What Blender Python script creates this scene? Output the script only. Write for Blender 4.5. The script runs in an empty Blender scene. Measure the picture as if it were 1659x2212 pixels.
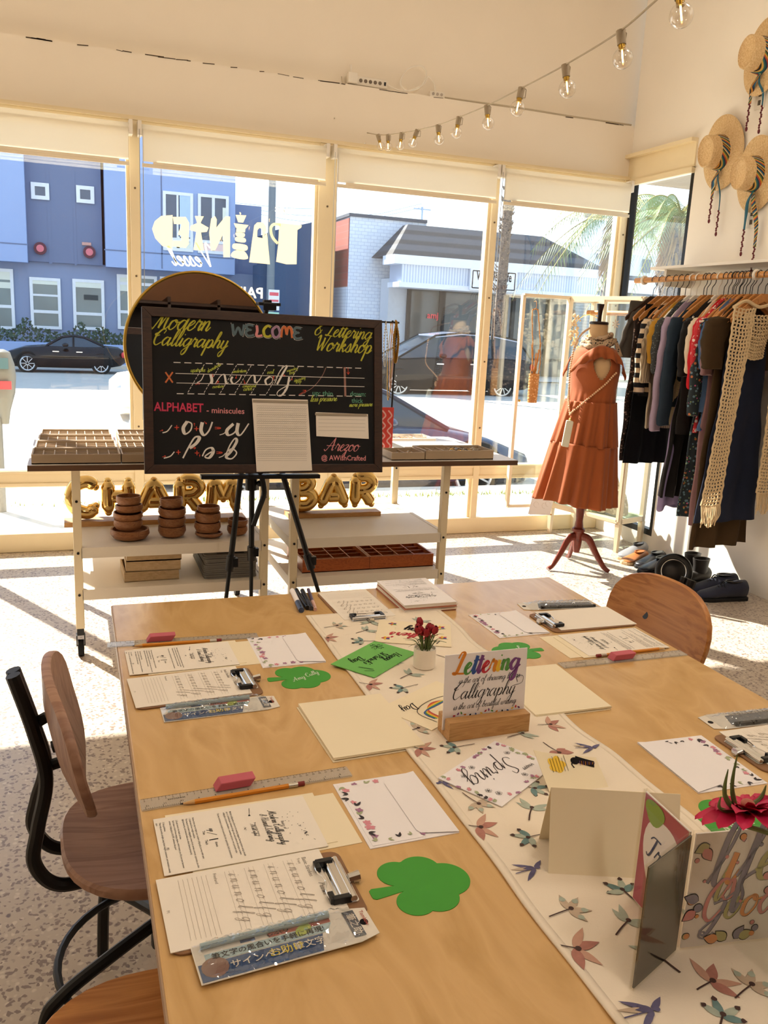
import bpy, math, random
from mathutils import Vector, Matrix
random.seed(7)
sc = bpy.context.scene
col = sc.collection
PI = math.pi
def R(d): return math.radians(d)

# ------------------------------------------------------------------ camera
F_PX, W_PX, H_PX = 1828.7, 1659.0, 2212.0
CAM = Vector((0.0, 0.0, 1.42))
RIGHT = Vector((0.94004773, -0.33777534, 0.04709664))
DOWN = Vector((-0.03019197, -0.21997723, -0.97503767))
FWD = Vector((0.33970387, 0.91516001, -0.2169872))
cd = bpy.data.cameras.new('camera'); cam = bpy.data.objects.new('camera', cd); col.objects.link(cam)
cd.sensor_fit = 'HORIZONTAL'; cd.sensor_width = 36.0; cd.lens = F_PX / W_PX * 36.0
cd.clip_start = 0.02; cd.clip_end = 400
up, back = -DOWN, -FWD
cam.matrix_world = Matrix(((RIGHT.x, up.x, back.x, CAM.x), (RIGHT.y, up.y, back.y, CAM.y), (RIGHT.z, up.z, back.z, CAM.z), (0, 0, 0, 1)))
sc.camera = cam

# ------------------------------------------------------------------ light and exposure
world = bpy.data.worlds.new('world'); sc.world = world; world.use_nodes = True
wn = world.node_tree; bg = wn.nodes['Background']
tc = wn.nodes.new('ShaderNodeTexCoord'); sep = wn.nodes.new('ShaderNodeSeparateXYZ'); rmp = wn.nodes.new('ShaderNodeValToRGB')
wn.links.new(tc.outputs['Generated'], sep.inputs[0]); wn.links.new(sep.outputs['Z'], rmp.inputs[0]); wn.links.new(rmp.outputs[0], bg.inputs['Color'])
rmp.color_ramp.elements[0].position = 0.0; rmp.color_ramp.elements[0].color = (0.86, 0.94, 1.0, 1)
rmp.color_ramp.elements[1].position = 0.6; rmp.color_ramp.elements[1].color = (0.46, 0.68, 1.0, 1)
bg.inputs['Strength'].default_value = 2.1
sd = bpy.data.lights.new('sun', 'SUN'); sun = bpy.data.objects.new('sun', sd); col.objects.link(sun)
sd.energy = 21.0; sd.angle = R(0.6); sd.color = (1.0, 0.93, 0.82)
SUN_DIR = Vector((0.53, -1.0, -0.93)).normalized()
sun.rotation_euler = SUN_DIR.to_track_quat('-Z', 'Y').to_euler(); sun.location = (-6, 15, 14)
FILLS = [((1.0, -1.2, 3.45), 44), ((-2.2, 1.6, 3.45), 26), ((2.1, 1.7, 3.45), 34)]
for p, e in FILLS:                       # warm fill lights added out of view to brighten the room
    ld = bpy.data.lights.new('fill_light', 'POINT'); lo = bpy.data.objects.new('fill_light', ld); col.objects.link(lo)
    ld.shadow_soft_size = 0.22; ld.energy = e; ld.color = (1.0, 0.90, 0.78); lo.location = p
sc.view_settings.view_transform = 'Standard'; sc.view_settings.look = 'None'
sc.view_settings.exposure = 0.0; sc.view_settings.gamma = 1.0; sc.view_settings.use_curve_mapping = False
sc.cycles.use_denoising = True; sc.cycles.denoiser = 'OPENIMAGEDENOISE'
sc.cycles.max_bounces = 10; sc.cycles.diffuse_bounces = 5; sc.cycles.glossy_bounces = 4; sc.cycles.transparent_max_bounces = 24
sc.cycles.sample_clamp_indirect = 6.0; sc.cycles.caustics_reflective = False; sc.cycles.caustics_refractive = False

# ------------------------------------------------------------------ measuring helpers (a sight line met with a plane of the room)
def ray(u, v): return RIGHT * ((u - W_PX / 2) / F_PX) + DOWN * ((v - H_PX / 2) / F_PX) + FWD
def on_z(u, v, z): d = ray(u, v); return CAM + d * ((z - CAM.z) / d.z)
def on_y(u, v, y): d = ray(u, v); return CAM + d * ((y - CAM.y) / d.y)
def on_x(u, v, x): d = ray(u, v); return CAM + d * ((x - CAM.x) / d.x)

# ------------------------------------------------------------------ tagging
def tag(o, label=None, cat=None, group=None, kind=None):
    if label: o['label'] = label
    if cat: o['category'] = cat
    if group: o['group'] = group
    if kind: o['kind'] = kind
    return o
def thing(name, label, cat, loc=(0, 0, 0), rz=0.0, group=None):
    o = bpy.data.objects.new(name, None); o.empty_display_size = 0.05; col.objects.link(o)
    o.location = loc; o.rotation_euler = (0, 0, rz)
    return tag(o, label, cat, group)
def setting(name, loc=(0, 0, 0)):
    o = bpy.data.objects.new(name, None); col.objects.link(o); o.location = loc; o['kind'] = 'structure'; return o
def copy_tree(o, parent=None):
    c = o.copy(); col.objects.link(c)
    if parent is not None: c.parent = parent
    for ch in list(o.children): copy_tree(ch, c)
    return c

# ------------------------------------------------------------------ mesh builder
def frame(o, a, n):
    """orthonormal frame: origin, x direction, normal -> (o, x, y, n)"""
    n = Vector(n).normalized(); a = Vector(a); a = (a - n * a.dot(n)).normalized()
    return (Vector(o), a, n.cross(a), n)
FLAT = (Vector((0, 0, 0)), Vector((1, 0, 0)), Vector((0, 1, 0)), Vector((0, 0, 1)))
class MB:
    def __init__(s): s.v = []; s.f = []; s.m = []; s.cur = 0; s.k = 0
    def mi(s, i): s.cur = i; return s
    def add(s, vs, fs):
        b = len(s.v); s.v.extend([tuple(p) for p in vs]); s.f.extend([tuple(b + i for i in f) for f in fs]); s.m.extend([s.cur] * len(fs)); return s
    def box(s, c, d, rot=None):
        hx, hy, hz = d[0] / 2, d[1] / 2, d[2] / 2
        vs = [Vector((x, y, z)) for x in (-hx, hx) for y in (-hy, hy) for z in (-hz, hz)]
        if rot is not None: vs = [rot @ p for p in vs]
        c = Vector(c); vs = [p + c for p in vs]
        return s.add(vs, [(0, 1, 3, 2), (4, 6, 7, 5), (0, 4, 5, 1), (2, 3, 7, 6), (0, 2, 6, 4), (1, 5, 7, 3)])
    def span(s, a, b): return s.box([(a[i] + b[i]) / 2 for i in range(3)], [abs(b[i] - a[i]) for i in range(3)])
    def beam(s, p, q, w, h, upv=(0, 0, 1)):
        p, q = Vector(p), Vector(q); d = q - p; L = d.length; x = d / L; u = Vector(upv); y = u.cross(x)
        if y.length < 1e-4: y = Vector((0, 1, 0)).cross(x)
        y.normalize(); z = x.cross(y); m = Matrix((x, y, z)).transposed()
        return s.box((p + q) / 2, (L, w, h), m)
    def ring(s, rings, cap0=True, cap1=True, closed=False):
        n = len(rings[0]); vs = [p for r in rings for p in r]; fs = []; k = len(rings)
        for i in range(k if closed else k - 1):
            j = (i + 1) % k
            for a in range(n):
                b = (a + 1) % n; fs.append((i * n + a, i * n + b, j * n + b, j * n + a))
        if not closed:
            if cap0: fs.append(tuple(range(n - 1, -1, -1)))
            if cap1: fs.append(tuple((k - 1) * n + a for a in range(n)))
        return s.add(vs, fs)
    def cyl(s, p, q, r, r2=None, n=16):
        p, q = Vector(p), Vector(q); r2 = r if r2 is None else r2; d = (q - p).normalized()
        a = d.orthogonal().normalized(); b = d.cross(a)
        mk = lambda o, rr: [o + (a * math.cos(2 * PI * i / n) + b * math.sin(2 * PI * i / n)) * rr for i in range(n)]
        return s.ring([mk(p, r), mk(q, r2)])
    def tube(s, pts, r, n=8, closed=False):
        pts = [Vector(p) for p in pts]; k = len(pts); rr = r if isinstance(r, (list, tuple)) else [r] * k
        rings = []; a = None
        for i in range(k):
            d = (pts[(i + 1) % k] - pts[i - 1]) if closed else (pts[min(i + 1, k - 1)] - pts[max(i - 1, 0)])
            if d.length < 1e-9: d = Vector((0, 0, 1))
            d.normalize()
            a = d.orthogonal() if a is None else (a - d * a.dot(d))
            if a.length < 1e-6: a = d.orthogonal()
            a = a.normalized(); b = d.cross(a)
            rings.append([pts[i] + (a * math.cos(2 * PI * t / n) + b * math.sin(2 * PI * t / n)) * rr[i] for t in range(n)])
        return s.ring(rings, closed=closed)
    def lathe(s, prof, c=(0, 0, 0), n=24, sx=1.0, sy=1.0, mat=None):
        c = Vector(c); rings = []
        for r, z in prof:
            ps = [Vector((r * sx * math.cos(2 * PI * i / n), r * sy * math.sin(2 * PI * i / n), z)) for i in range(n)]
            if mat is not None: ps = [mat @ p for p in ps]
            rings.append([p + c for p in ps])
        return s.ring(rings)
    def ball(s, c, r, n=14, k=8, sc3=(1, 1, 1), mat=None):
        prof = [(max(1e-4, math.sin(PI * i / k)) * r, -math.cos(PI * i / k) * r * sc3[2]) for i in range(k + 1)]
        return s.lathe(prof, c, n, sc3[0], sc3[1], mat)
    def prism(s, out, z0, z1, fr=FLAT):
        o, x, y, z = fr; n = len(out)
        lo = [o + x * p[0] + y * p[1] + z * z0 for p in out]; hi = [o + x * p[0] + y * p[1] + z * z1 for p in out]
        fs = [tuple(range(n - 1, -1, -1)), tuple(range(n, 2 * n))] + [(i, (i + 1) % n, n + (i + 1) % n, n + i) for i in range(n)]
        return s.add(lo + hi, fs)
    def poly(s, out, fr=FLAT, off=0.0):
        o, x, y, z = fr; return s.add([o + x * p[0] + y * p[1] + z * off for p in out], [tuple(range(len(out)))])
    def flat(s, polys, fr=FLAT, off=0.0):
        o, x, y, z = fr
        for vs, fs in polys: s.k = (s.k + 1) % 24; h = off + s.k * 1.6e-5; s.add([o + x * p[0] + y * p[1] + z * h for p in vs], fs)
        return s
    def grid(s, fn, nu, nv, closed_u=False):
        vs = [fn(i / (nu if closed_u else nu - 1), j / (nv - 1)) for j in range(nv) for i in range(nu)]; fs = []
        for j in range(nv - 1):
            for i in range(nu if closed_u else nu - 1):
                k = (i + 1) % nu; fs.append((j * nu + i, j * nu + k, (j + 1) * nu + k, (j + 1) * nu + i))
        return s.add(vs, fs)
    def build(s, name, mats, parent=None, smooth=35, bevel=0.0, solid=0.0, sub=0, seg=2):
        me = bpy.data.meshes.new(name); me.from_pydata(s.v, [], s.f); me.update()
        mats = mats if isinstance(mats, (list, tuple)) else [mats]
        for m in mats: me.materials.append(m)
        if len(mats) > 1: me.polygons.foreach_set('material_index', [min(i, len(mats) - 1) for i in s.m])
        o = bpy.data.objects.new(name, me); col.objects.link(o)
        if parent is not None: o.parent = parent
        if solid: md = o.modifiers.new('solid', 'SOLIDIFY'); md.thickness = solid; md.offset = 0
        if bevel: md = o.modifiers.new('bevel', 'BEVEL'); md.width = bevel; md.segments = seg; md.limit_method = 'ANGLE'; md.angle_limit = R(40)
        if sub: md = o.modifiers.new('sub', 'SUBSURF'); md.levels = sub; md.render_levels = sub
        if smooth:
            for p in me.polygons: p.use_smooth = True
            try: me.set_sharp_from_angle(angle=R(smooth))
            except Exception: pass
        return o
def crom(pts, seg=8, closed=False):
    pts = [Vector(p) for p in pts]; k = len(pts); out = []
    if k < 3: return [pts[0].lerp(pts[-1], i / seg) for i in range(seg + 1)]
    for i in range(k if closed else k - 1):
        g = (lambda j: pts[j % k]) if closed else (lambda j: pts[max(0, min(k - 1, j))])
        a, b, c, d = g(i - 1), g(i), g(i + 1), g(i + 2)
        for t in range(seg):
            t /= seg; out.append(0.5 * (2 * b + (c - a) * t + (2 * a - 5 * b + 4 * c - d) * t * t + (3 * b - a - 3 * c + d) * t ** 3))
    if not closed: out.append(pts[-1])
    return out

# ------------------------------------------------------------------ materials
def lin(h):
    if isinstance(h, str):
        h = h.lstrip('#'); c = [int(h[i:i + 2], 16) / 255 for i in (0, 2, 4)]
        return tuple(x / 12.92 if x <= 0.04045 else ((x + 0.055) / 1.055) ** 2.4 for x in c)
    return tuple(h)
def base_mat(name):
    m = bpy.data.materials.new(name); m.use_nodes = True; nt = m.node_tree
    return m, nt, nt.nodes['Principled BSDF']
def N(nt, t, **kw):
    n = nt.nodes.new(t)
    for k, v in kw.items():
        if k.startswith('_'): setattr(n, k[1:], v)
        else: n.inputs[k.replace('__', ' ')].default_value = v
    return n
def mixc(nt, fac, a, b):
    n = nt.nodes.new('ShaderNodeMix'); n.data_type = 'RGBA'; L = nt.links
    for s, v in ((0, fac), (6, a), (7, b)):
        if hasattr(v, 'links'): L.new(v, n.inputs[s])
        else: n.inputs[s].default_value = v if s == 0 else (*v, 1)
    return n.outputs[2]
def ramp(nt, src, stops):
    n = nt.nodes.new('ShaderNodeValToRGB'); e = n.color_ramp.elements
    while len(e) < len(stops): e.new(0.5)
    for i, (p, c) in enumerate(stops): e[i].position = p; e[i].color = (*c, 1)
    nt.links.new(src, n.inputs[0]); return n.outputs[0]
def obj_co(nt, scale=(1, 1, 1), rot=(0, 0, 0)):
    t = nt.nodes.new('ShaderNodeTexCoord'); mp = nt.nodes.new('ShaderNodeMapping'); mp.inputs['Scale'].default_value = scale; mp.inputs['Rotation'].default_value = rot
    nt.links.new(t.outputs['Object'], mp.inputs[0]); return mp.outputs[0]
def bump(nt, bs, h, strength, dist=0.01):
    b = N(nt, 'ShaderNodeBump', Strength=strength, Distance=dist); nt.links.new(h, b.inputs['Height']); nt.links.new(b.outputs[0], bs.inputs['Normal'])
_mc = {}
def mat(name, c, rough=0.6, metal=0.0, var=0.08, scale=12.0, bmp=0.0, bscale=60.0, spec=0.4, sheen=0.0):
    """plain procedural material: a colour with a little noise in it"""
    if name in _mc: return _mc[name]
    m, nt, bs = base_mat(name); c = lin(c)
    no = N(nt, 'ShaderNodeTexNoise', Scale=scale, Detail=3.0); nt.links.new(obj_co(nt), no.inputs['Vector'])
    out = mixc(nt, no.outputs[0], tuple(x * (1 - var) for x in c), tuple(min(1, x * (1 + var)) for x in c))
    nt.links.new(out, bs.inputs['Base Color'])
    bs.inputs['Roughness'].default_value = rough; bs.inputs['Metallic'].default_value = metal; bs.inputs['Specular IOR Level'].default_value = spec
    if sheen: bs.inputs['Sheen Weight'].default_value = sheen
    if bmp:
        n2 = N(nt, 'ShaderNodeTexNoise', Scale=bscale, Detail=4.0); nt.links.new(obj_co(nt), n2.inputs['Vector']); bump(nt, bs, n2.outputs[0], bmp)
    _mc[name] = m; return m
def wood(name, c1, c2, scale=6.0, stretch=(1, 8, 8), rough=0.45, dist=2.5, rot=(0, 0, 0), bmp=0.03):
    if name in _mc: return _mc[name]
    m, nt, bs = base_mat(name); co = obj_co(nt, stretch, rot)
    no = N(nt, 'ShaderNodeTexNoise', Scale=scale, Detail=6.0, Distortion=dist); nt.links.new(co, no.inputs['Vector'])
    wv = N(nt, 'ShaderNodeTexNoise', Scale=scale * 9, Detail=2.0); nt.links.new(co, wv.inputs['Vector'])
    a = ramp(nt, no.outputs[0], [(0.3, lin(c2)), (0.5, lin(c1)), (0.62, lin(c2)), (0.72, lin(c1))])
    b = mixc(nt, 0.12, a, lin(c2)); nt.links.new(b, bs.inputs['Base Color'])
    bs.inputs['Roughness'].default_value = rough; bump(nt, bs, wv.outputs[0], bmp); _mc[name] = m; return m
def banded(name, c1, c2, scale, axis='X', rough=0.6, dist=0.0, lo=0.45, hi=0.55, bmp=0.0, rot=(0, 0, 0), detail=2.0):
    if name in _mc: return _mc[name]
    m, nt, bs = base_mat(name)
    wv = N(nt, 'ShaderNodeTexWave', Scale=scale, Distortion=dist, Detail=detail, _bands_direction=axis); wv.inputs['Detail Scale'].default_value = 1.5
    nt.links.new(obj_co(nt, (1, 1, 1), rot), wv.inputs['Vector'])
    a = ramp(nt, wv.outputs[1], [(lo, lin(c1)), (hi, lin(c2))]); nt.links.new(a, bs.inputs['Base Color'])
    bs.inputs['Roughness'].default_value = rough
    if bmp: bump(nt, bs, wv.outputs[1], bmp)
    _mc[name] = m; return m
def spotted(name, base, cols, scale, size=0.45, rough=0.6, kind='F1', rnd=1.0, bmp=0.0, stretch=(1, 1, 1)):
    """voronoi spots of several colours on a base"""
    if name in _mc: return _mc[name]
    m, nt, bs = base_mat(name); cur = lin(base)
    for i, (c, s, k) in enumerate(cols):
        vo = N(nt, 'ShaderNodeTexVoronoi', Scale=scale * k, Randomness=rnd); nt.links.new(obj_co(nt, stretch), vo.inputs['Vector'])
        mp = vo.inputs['Vector'].links[0].from_node; mp.inputs['Location'].default_value = (i * 3.1, i * 1.7, i * 2.3)
        f = ramp(nt, vo.outputs['Distance'], [(max(0, s - 0.03), (1, 1, 1)), (s, (0, 0, 0))])
        cur = mixc(nt, f, cur, lin(c))
    nt.links.new(cur, bs.inputs['Base Color']); bs.inputs['Roughness'].default_value = rough; _mc[name] = m; return m
def glass(name, tint=(1, 1, 1), refl=0.05, edge=0.5, rough=0.0, dirt=0.0, veil=0.004):
    if name in _mc: return _mc[name]
    m = bpy.data.materials.new(name); m.use_nodes = True; nt = m.node_tree; nt.nodes.clear(); L = nt.links
    out = nt.nodes.new('ShaderNodeOutputMaterial'); mx = nt.nodes.new('ShaderNodeMixShader'); tr = nt.nodes.new('ShaderNodeBsdfTransparent'); gl = nt.nodes.new('ShaderNodeBsdfGlossy')
    tr.inputs[0].default_value = (*tint, 1); gl.inputs['Roughness'].default_value = rough
    lw = nt.nodes.new('ShaderNodeLayerWeight'); lw.inputs['Blend'].default_value = 0.3
    pw = N(nt, 'ShaderNodeMath', _operation='POWER'); pw.inputs[1].default_value = 3.0; L.new(lw.outputs['Facing'], pw.inputs[0])
    ma = N(nt, 'ShaderNodeMath', _operation='MULTIPLY_ADD'); ma.inputs[1].default_value = edge; ma.inputs[2].default_value = refl; L.new(pw.outputs[0], ma.inputs[0])
    L.new(ma.outputs[0], mx.inputs[0]); L.new(tr.outputs[0], mx.inputs[1]); L.new(gl.outputs[0], mx.inputs[2]); last = mx
    if dirt:
        df = nt.nodes.new('ShaderNodeBsdfDiffuse'); df.inputs[0].default_value = (0.8, 0.8, 0.8, 1); m2 = nt.nodes.new('ShaderNodeMixShader')
        no = N(nt, 'ShaderNodeTexNoise', Scale=2.2, Detail=5.0, Distortion=2.0); L.new(obj_co(nt), no.inputs['Vector'])
        f = ramp(nt, no.outputs[0], [(0.5, (veil, veil, veil)), (0.75, (dirt, dirt, dirt))]); L.new(f, m2.inputs[0]); L.new(mx.outputs[0], m2.inputs[1]); L.new(df.outputs[0], m2.inputs[2]); last = m2
    L.new(last.outputs[0], out.inputs[0]); _mc[name] = m; return m
def glow(name, c, s):
    if name in _mc: return _mc[name]
    m, nt, bs = base_mat(name); bs.inputs['Base Color'].default_value = (*lin(c), 1); bs.inputs['Emission Color'].default_value = (*lin(c), 1); bs.inputs['Emission Strength'].default_value = s
    _mc[name] = m; return m

# ------------------------------------------------------------------ writing: printed text and pen strokes as thin ink meshes
_dg = None
def text2d(s, h, align='CENTER', bold=0.0, shear=0.0, spacing=1.0, line=1.0):
    """outline text -> [(verts, faces)], cap height about 0.7*h"""
    cu = bpy.data.curves.new('ink', 'FONT'); cu.body = s; cu.size = h; cu.align_x = align; cu.align_y = 'CENTER'; cu.resolution_u = 2
    cu.offset = bold * h; cu.shear = shear; cu.space_character = spacing; cu.space_line = line
    o = bpy.data.objects.new('ink', cu); col.objects.link(o)
    me = bpy.data.meshes.new_from_object(o.evaluated_get(bpy.context.evaluated_depsgraph_get()))
    r = ([(v.co.x, v.co.y) for v in me.vertices], [tuple(p.vertices) for p in me.polygons])
    bpy.data.objects.remove(o); bpy.data.curves.remove(cu); bpy.data.meshes.remove(me)
    return [r]
def S(t): return [[tuple(float(x) for x in q.split(',')) for q in st.split()] for st in t.split('|')]
GLY = {
 'a': (1.05, '.75,.85 .4,1 .08,.5 .3,0 .6,.3 .8,1|.8,1 .75,.3 .9,0 1.1,.4'), 'b': (.85, '0,.1 .3,.9 .45,1.8 .3,2 .2,1.5 .2,.3 .4,0 .7,.3 .7,.8 .5,1|.5,1 .6,.7 .9,.8'),
 'c': (.75, '.7,.8 .5,1 .15,.6 .2,.1 .5,0 .85,.4'), 'd': (1.0, '.75,.85 .4,1 .08,.5 .3,0 .6,.3 .9,2|.9,2 .78,.3 .9,0 1.1,.4'),
 'e': (.75, '0,.3 .4,.55 .6,.85 .4,1 .15,.6 .2,.1 .5,0 .85,.4'), 'f': (.6, '0,.2 .4,1.2 .55,1.9 .35,1.9 .28,1 .2,-.7 .35,-1 .45,-.5 .25,0 .65,.3'),
 'g': (.95, '.75,.85 .4,1 .08,.5 .3,0 .6,.3 .8,1|.8,1 .7,-.6 .4,-1 .25,-.6 .6,-.1 1.05,.4'), 'h': (.95, '0,.1 .3,.9 .45,1.8 .3,2 .2,1.3 .15,0|.15,0 .3,.7 .55,1 .7,.7 .65,.2 .8,0 1,.4'),
 'i': (.45, '0,.2 .2,1|.2,1 .15,.2 .3,0 .5,.4|.26,1.36 .3,1.48'), 'k': (.9, '0,.1 .3,.9 .45,1.8 .3,2 .2,1.3 .15,0|.15,.2 .5,.95 .65,.8 .25,.5 .5,.4 .65,0 .95,.4'),
 'l': (.5, '0,.1 .35,1 .5,1.8 .35,2 .22,1.4 .2,.2 .4,0 .6,.4'), 'm': (1.3, '0,.6 .15,1 .15,0|.15,0 .3,.8 .5,1 .58,.6 .52,0|.52,0 .65,.8 .88,1 .98,.6 .95,.15 1.1,0 1.35,.4'),
 'n': (.9, '0,.6 .15,1 .15,0|.15,0 .3,.8 .55,1 .65,.6 .6,.15 .75,0 .95,.4'), 'o': (.85, '.5,1 .15,.8 .1,.2 .4,0 .7,.4 .65,.9 .45,1 .6,.75 .95,.8'),
 'p': (.9, '0,.4 .2,1 .1,-1|.12,-.8 .25,.6 .5,1 .75,.7 .6,.1 .3,.05|.3,.05 .6,0 .95,.4'), 'r': (.7, '0,.3 .2,1.1 .3,.9 .55,.9 .5,.3 .6,0 .8,.4'),
 's': (.65, '0,.1 .35,1.05 .5,.6 .5,.1 .2,0 .1,.2|.3,0 .75,.4'), 't': (.5, '0,.2 .3,1.6|.3,1.6 .2,.2 .35,0 .55,.4|.02,1.15 .55,1.22'),
 'u': (.9, '0,.4 .15,1|.15,1 .1,.3 .3,0 .55,.3 .65,1|.65,1 .6,.2 .75,0 .95,.4'), 'v': (.8, '0,.7 .15,1 .2,.3 .35,0 .65,.5 .65,1 .9,.85'),
 'w': (1.1, '0,.4 .1,1|.1,1 .1,.2 .3,0 .5,.4 .55,1|.55,1 .5,.2 .7,0 .95,.5 .9,1 1.15,.85'), 'y': (.85, '0,.4 .15,1|.15,1 .1,.3 .3,0 .55,.3 .65,1|.65,1 .55,-.6 .3,-1 .15,-.6 .5,-.1 .9,.4'),
 'z': (.7, '.05,.85 .3,1 .55,.85 .1,.1 .45,.1 .4,-.6 .15,-.9 .1,-.6 .7,.3'), 'x': (.8, '.05,.9 .3,.8 .5,.1 .8,.3|.7,1 .1,0'),
 'A': (1.4, '-.3,.2 .0,0 .5,1 .95,2|.95,2 .95,1 .95,.1 1.2,.2|-.1,.8 .6,.75 1.25,.9'), 'B': (1.2, '.2,1.7 .35,1.9 .2,0|.1,1.8 .6,2.05 .95,1.6 .4,1.05 1,.7 .7,.02 .1,.1'),
 'C': (1.05, '.85,1.5 .95,1.9 .55,2.05 .1,1.3 .12,.4 .5,0 1.0,.4|.2,1.55 -.1,1.35 .15,1.15 .45,1.3'), 'D': (1.3, '.4,1.9 .3,.1|-.1,1.7 .5,2.05 1.1,1.5 1.0,.4 .3,0 0,.2'),
 'H': (1.4, '0,1.7 .25,1.95 .15,0|1.1,2 .9,.2 1.15,.0 1.4,.4|.1,.9 .6,1.1 1.05,1'), 'L': (.95, '.15,1.5 .35,2 .65,1.9 .5,1.2 .25,.2 0,.05 -.1,.2 .4,.1 1,.05'),
 'M': (1.5, '-.15,.2 .05,0 .35,1.1 .5,2|.5,2 .55,1 .6,.1|.6,.1 .9,1.3 1.15,2|1.15,2 1.1,.5 1.25,0 1.55,.4'), 'P': (1.1, '.35,1.8 .15,0|-.05,1.5 .4,2.05 .95,1.7 .8,1 .3,.95'),
 'S': (1.0, '.9,1.6 .7,2 .3,1.7 .75,.8 .55,.05 .1,.1 0,.4'), 'V': (1.1, '-.1,1.6 .2,2 .35,1 .45,0|.45,0 .8,1.2 1.0,2'), 'T': (1.0, '-.1,1.6 .2,1.95 1.1,1.9|.6,1.9 .45,.3 .2,0 0,.2'),
 'W': (1.5, '-.1,1.6 .15,2 .25,1 .4,0|.4,0 .75,1.2 .8,1.7|.8,1.7 .85,.6 .95,0|.95,0 1.3,1.3 1.45,2'), '&': (1.1, '.9,.3 .3,1.4 .5,1.9 .7,1.5 .1,.7 .2,.1 .6,.1 .9,.8'),
 'G': (1.15, '.9,1.5 .95,1.9 .55,2.05 .1,1.3 .12,.4 .5,0 .9,.5|.45,.85 1.0,.95 .9,.1 .55,-.7 .2,-.5 .6,-.05 1.1,.4'), 'J': (1.0, '.9,2 .6,.2 .3,-.8 0,-.6 .5,.1 1,.4|.4,2 1.1,1.95'), 'N': (1.3, '-.1,.1 .1,0 .4,1.2 .5,2|.5,2 .7,1 .95,0|.95,0 1.1,1.2 1.3,2'),
 "'": (.3, '.2,2 .1,1.6'), '.': (.4, '.1,0 .14,.1'), ':': (.4, '.1,.1 .12,.2|.18,.8 .2,.9'), '~': (1.2, '0,.3 .3,.7 .7,.3 1.1,.7'), '-': (.7, '.05,.5 .6,.55'),
}
def stroke2d(pts, thick, thin, seg=6, raw=False):
    """a pen stroke: heavy going down, fine going up"""
    P = [Vector((p[0], p[1], 0)) for p in pts] if raw else crom([(p[0], p[1], 0) for p in pts], seg)
    n = len(P); w = []
    for i in range(n):
        d = P[min(i + 1, n - 1)] - P[max(i - 1, 0)]; d = d.normalized() if d.length > 1e-9 else Vector((1, 0, 0)); w.append((thin + (thick - thin) * max(0, -d.y) ** 0.8, d))
    ww = [(w[max(0, i - 1)][0] + 2 * w[i][0] + w[min(n - 1, i + 1)][0]) / 4 for i in range(n)]
    vs = []; fs = []
    for i in range(n):
        q = Vector((-w[i][1].y, w[i][1].x, 0)) * ww[i] / 2; vs += [(P[i].x + q.x, P[i].y + q.y), (P[i].x - q.x, P[i].y - q.y)]
        if i: k = 2 * i; fs.append((k - 2, k - 1, k + 1, k))
    return (vs, fs)
def script(s, width=None, x=0.32, slant=0.35, thick=0.2, thin=0.07, track=0.0, caps=1.0, h=None):
    """joined-up handwriting, left end at (0,0) on its base line; x-height h, or scaled to a width"""
    cx = 0.0; st = []
    for ch in s:
        if ch == ' ': cx += 0.6; continue
        if ch not in GLY: continue
        adv, g = GLY[ch]
        for k in S(g):
            f = caps if ch.isupper() else 1.0
            st.append([(cx + px * f + slant * py * f, py * f) for px, py in k])
        cx += adv * (caps if ch.isupper() else 1.0) + track
    sc_ = (width / cx) if width else h
    return [stroke2d([(p[0] * sc_, p[1] * sc_) for p in k], thick * sc_, thin * sc_, 5) for k in st], cx * sc_
def move2d(polys, dx=0, dy=0, rot=0.0, sx=1.0, sy=1.0):
    c, s_ = math.cos(rot), math.sin(rot)
    return [([(dx + c * x * sx - s_ * y * sy, dy + s_ * x * sx + c * y * sy) for x, y in vs], fs) for vs, fs in polys]
def line2d(x0, y0, x1, y1, w, dash=0, gap=0.5):
    L = math.hypot(x1 - x0, y1 - y0); n = max(1, int(dash)) if dash else 1; out = []
    px, py = -(y1 - y0) / L * w / 2, (x1 - x0) / L * w / 2
    for i in range(n):
        a, b = i / n, (i + (1 if not dash else 1 - gap)) / n
        ax, ay, bx, by = x0 + (x1 - x0) * a, y0 + (y1 - y0) * a, x0 + (x1 - x0) * b, y0 + (y1 - y0) * b
        out.append(([(ax + px, ay + py), (bx + px, by + py), (bx - px, by - py), (ax - px, ay - py)], [(0, 3, 2, 1)]))
    return out
def arrow2d(x0, y0, x1, y1, w):
    a = math.atan2(y1 - y0, x1 - x0); h = math.hypot(x1 - x0, y1 - y0) * 0.4; o = line2d(x0, y0, x1, y1, w)
    for t in (2.6, -2.6): o += line2d(x1, y1, x1 + h * math.cos(a + t), y1 + h * math.sin(a + t), w)
    return o
def disc2d(x, y, rx, ry=None, rot=0, n=14, wob=0.0):
    ry = ry or rx; pts = []
    for i in range(n):
        t = 2 * PI * i / n; k = 1 + wob * math.sin(3 * t); px, py = rx * k * math.cos(t), ry * k * math.sin(t)
        pts.append((x + px * math.cos(rot) - py * math.sin(rot), y + px * math.sin(rot) + py * math.cos(rot)))
    return [(pts, [tuple(range(n))])]
def petal2d(x, y, L, w, rot, n=7):
    pts = [(L * i / n, w * math.sin(PI * (i / n) ** 0.75)) for i in range(n + 1)] + [(L * i / n, -w * math.sin(PI * (i / n) ** 0.75)) for i in range(n - 1, 0, -1)]
    c, s_ = math.cos(rot), math.sin(rot)
    return [([(x + c * a - s_ * b, y + s_ * a + c * b) for a, b in pts], [tuple(range(len(pts)))])]
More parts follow.
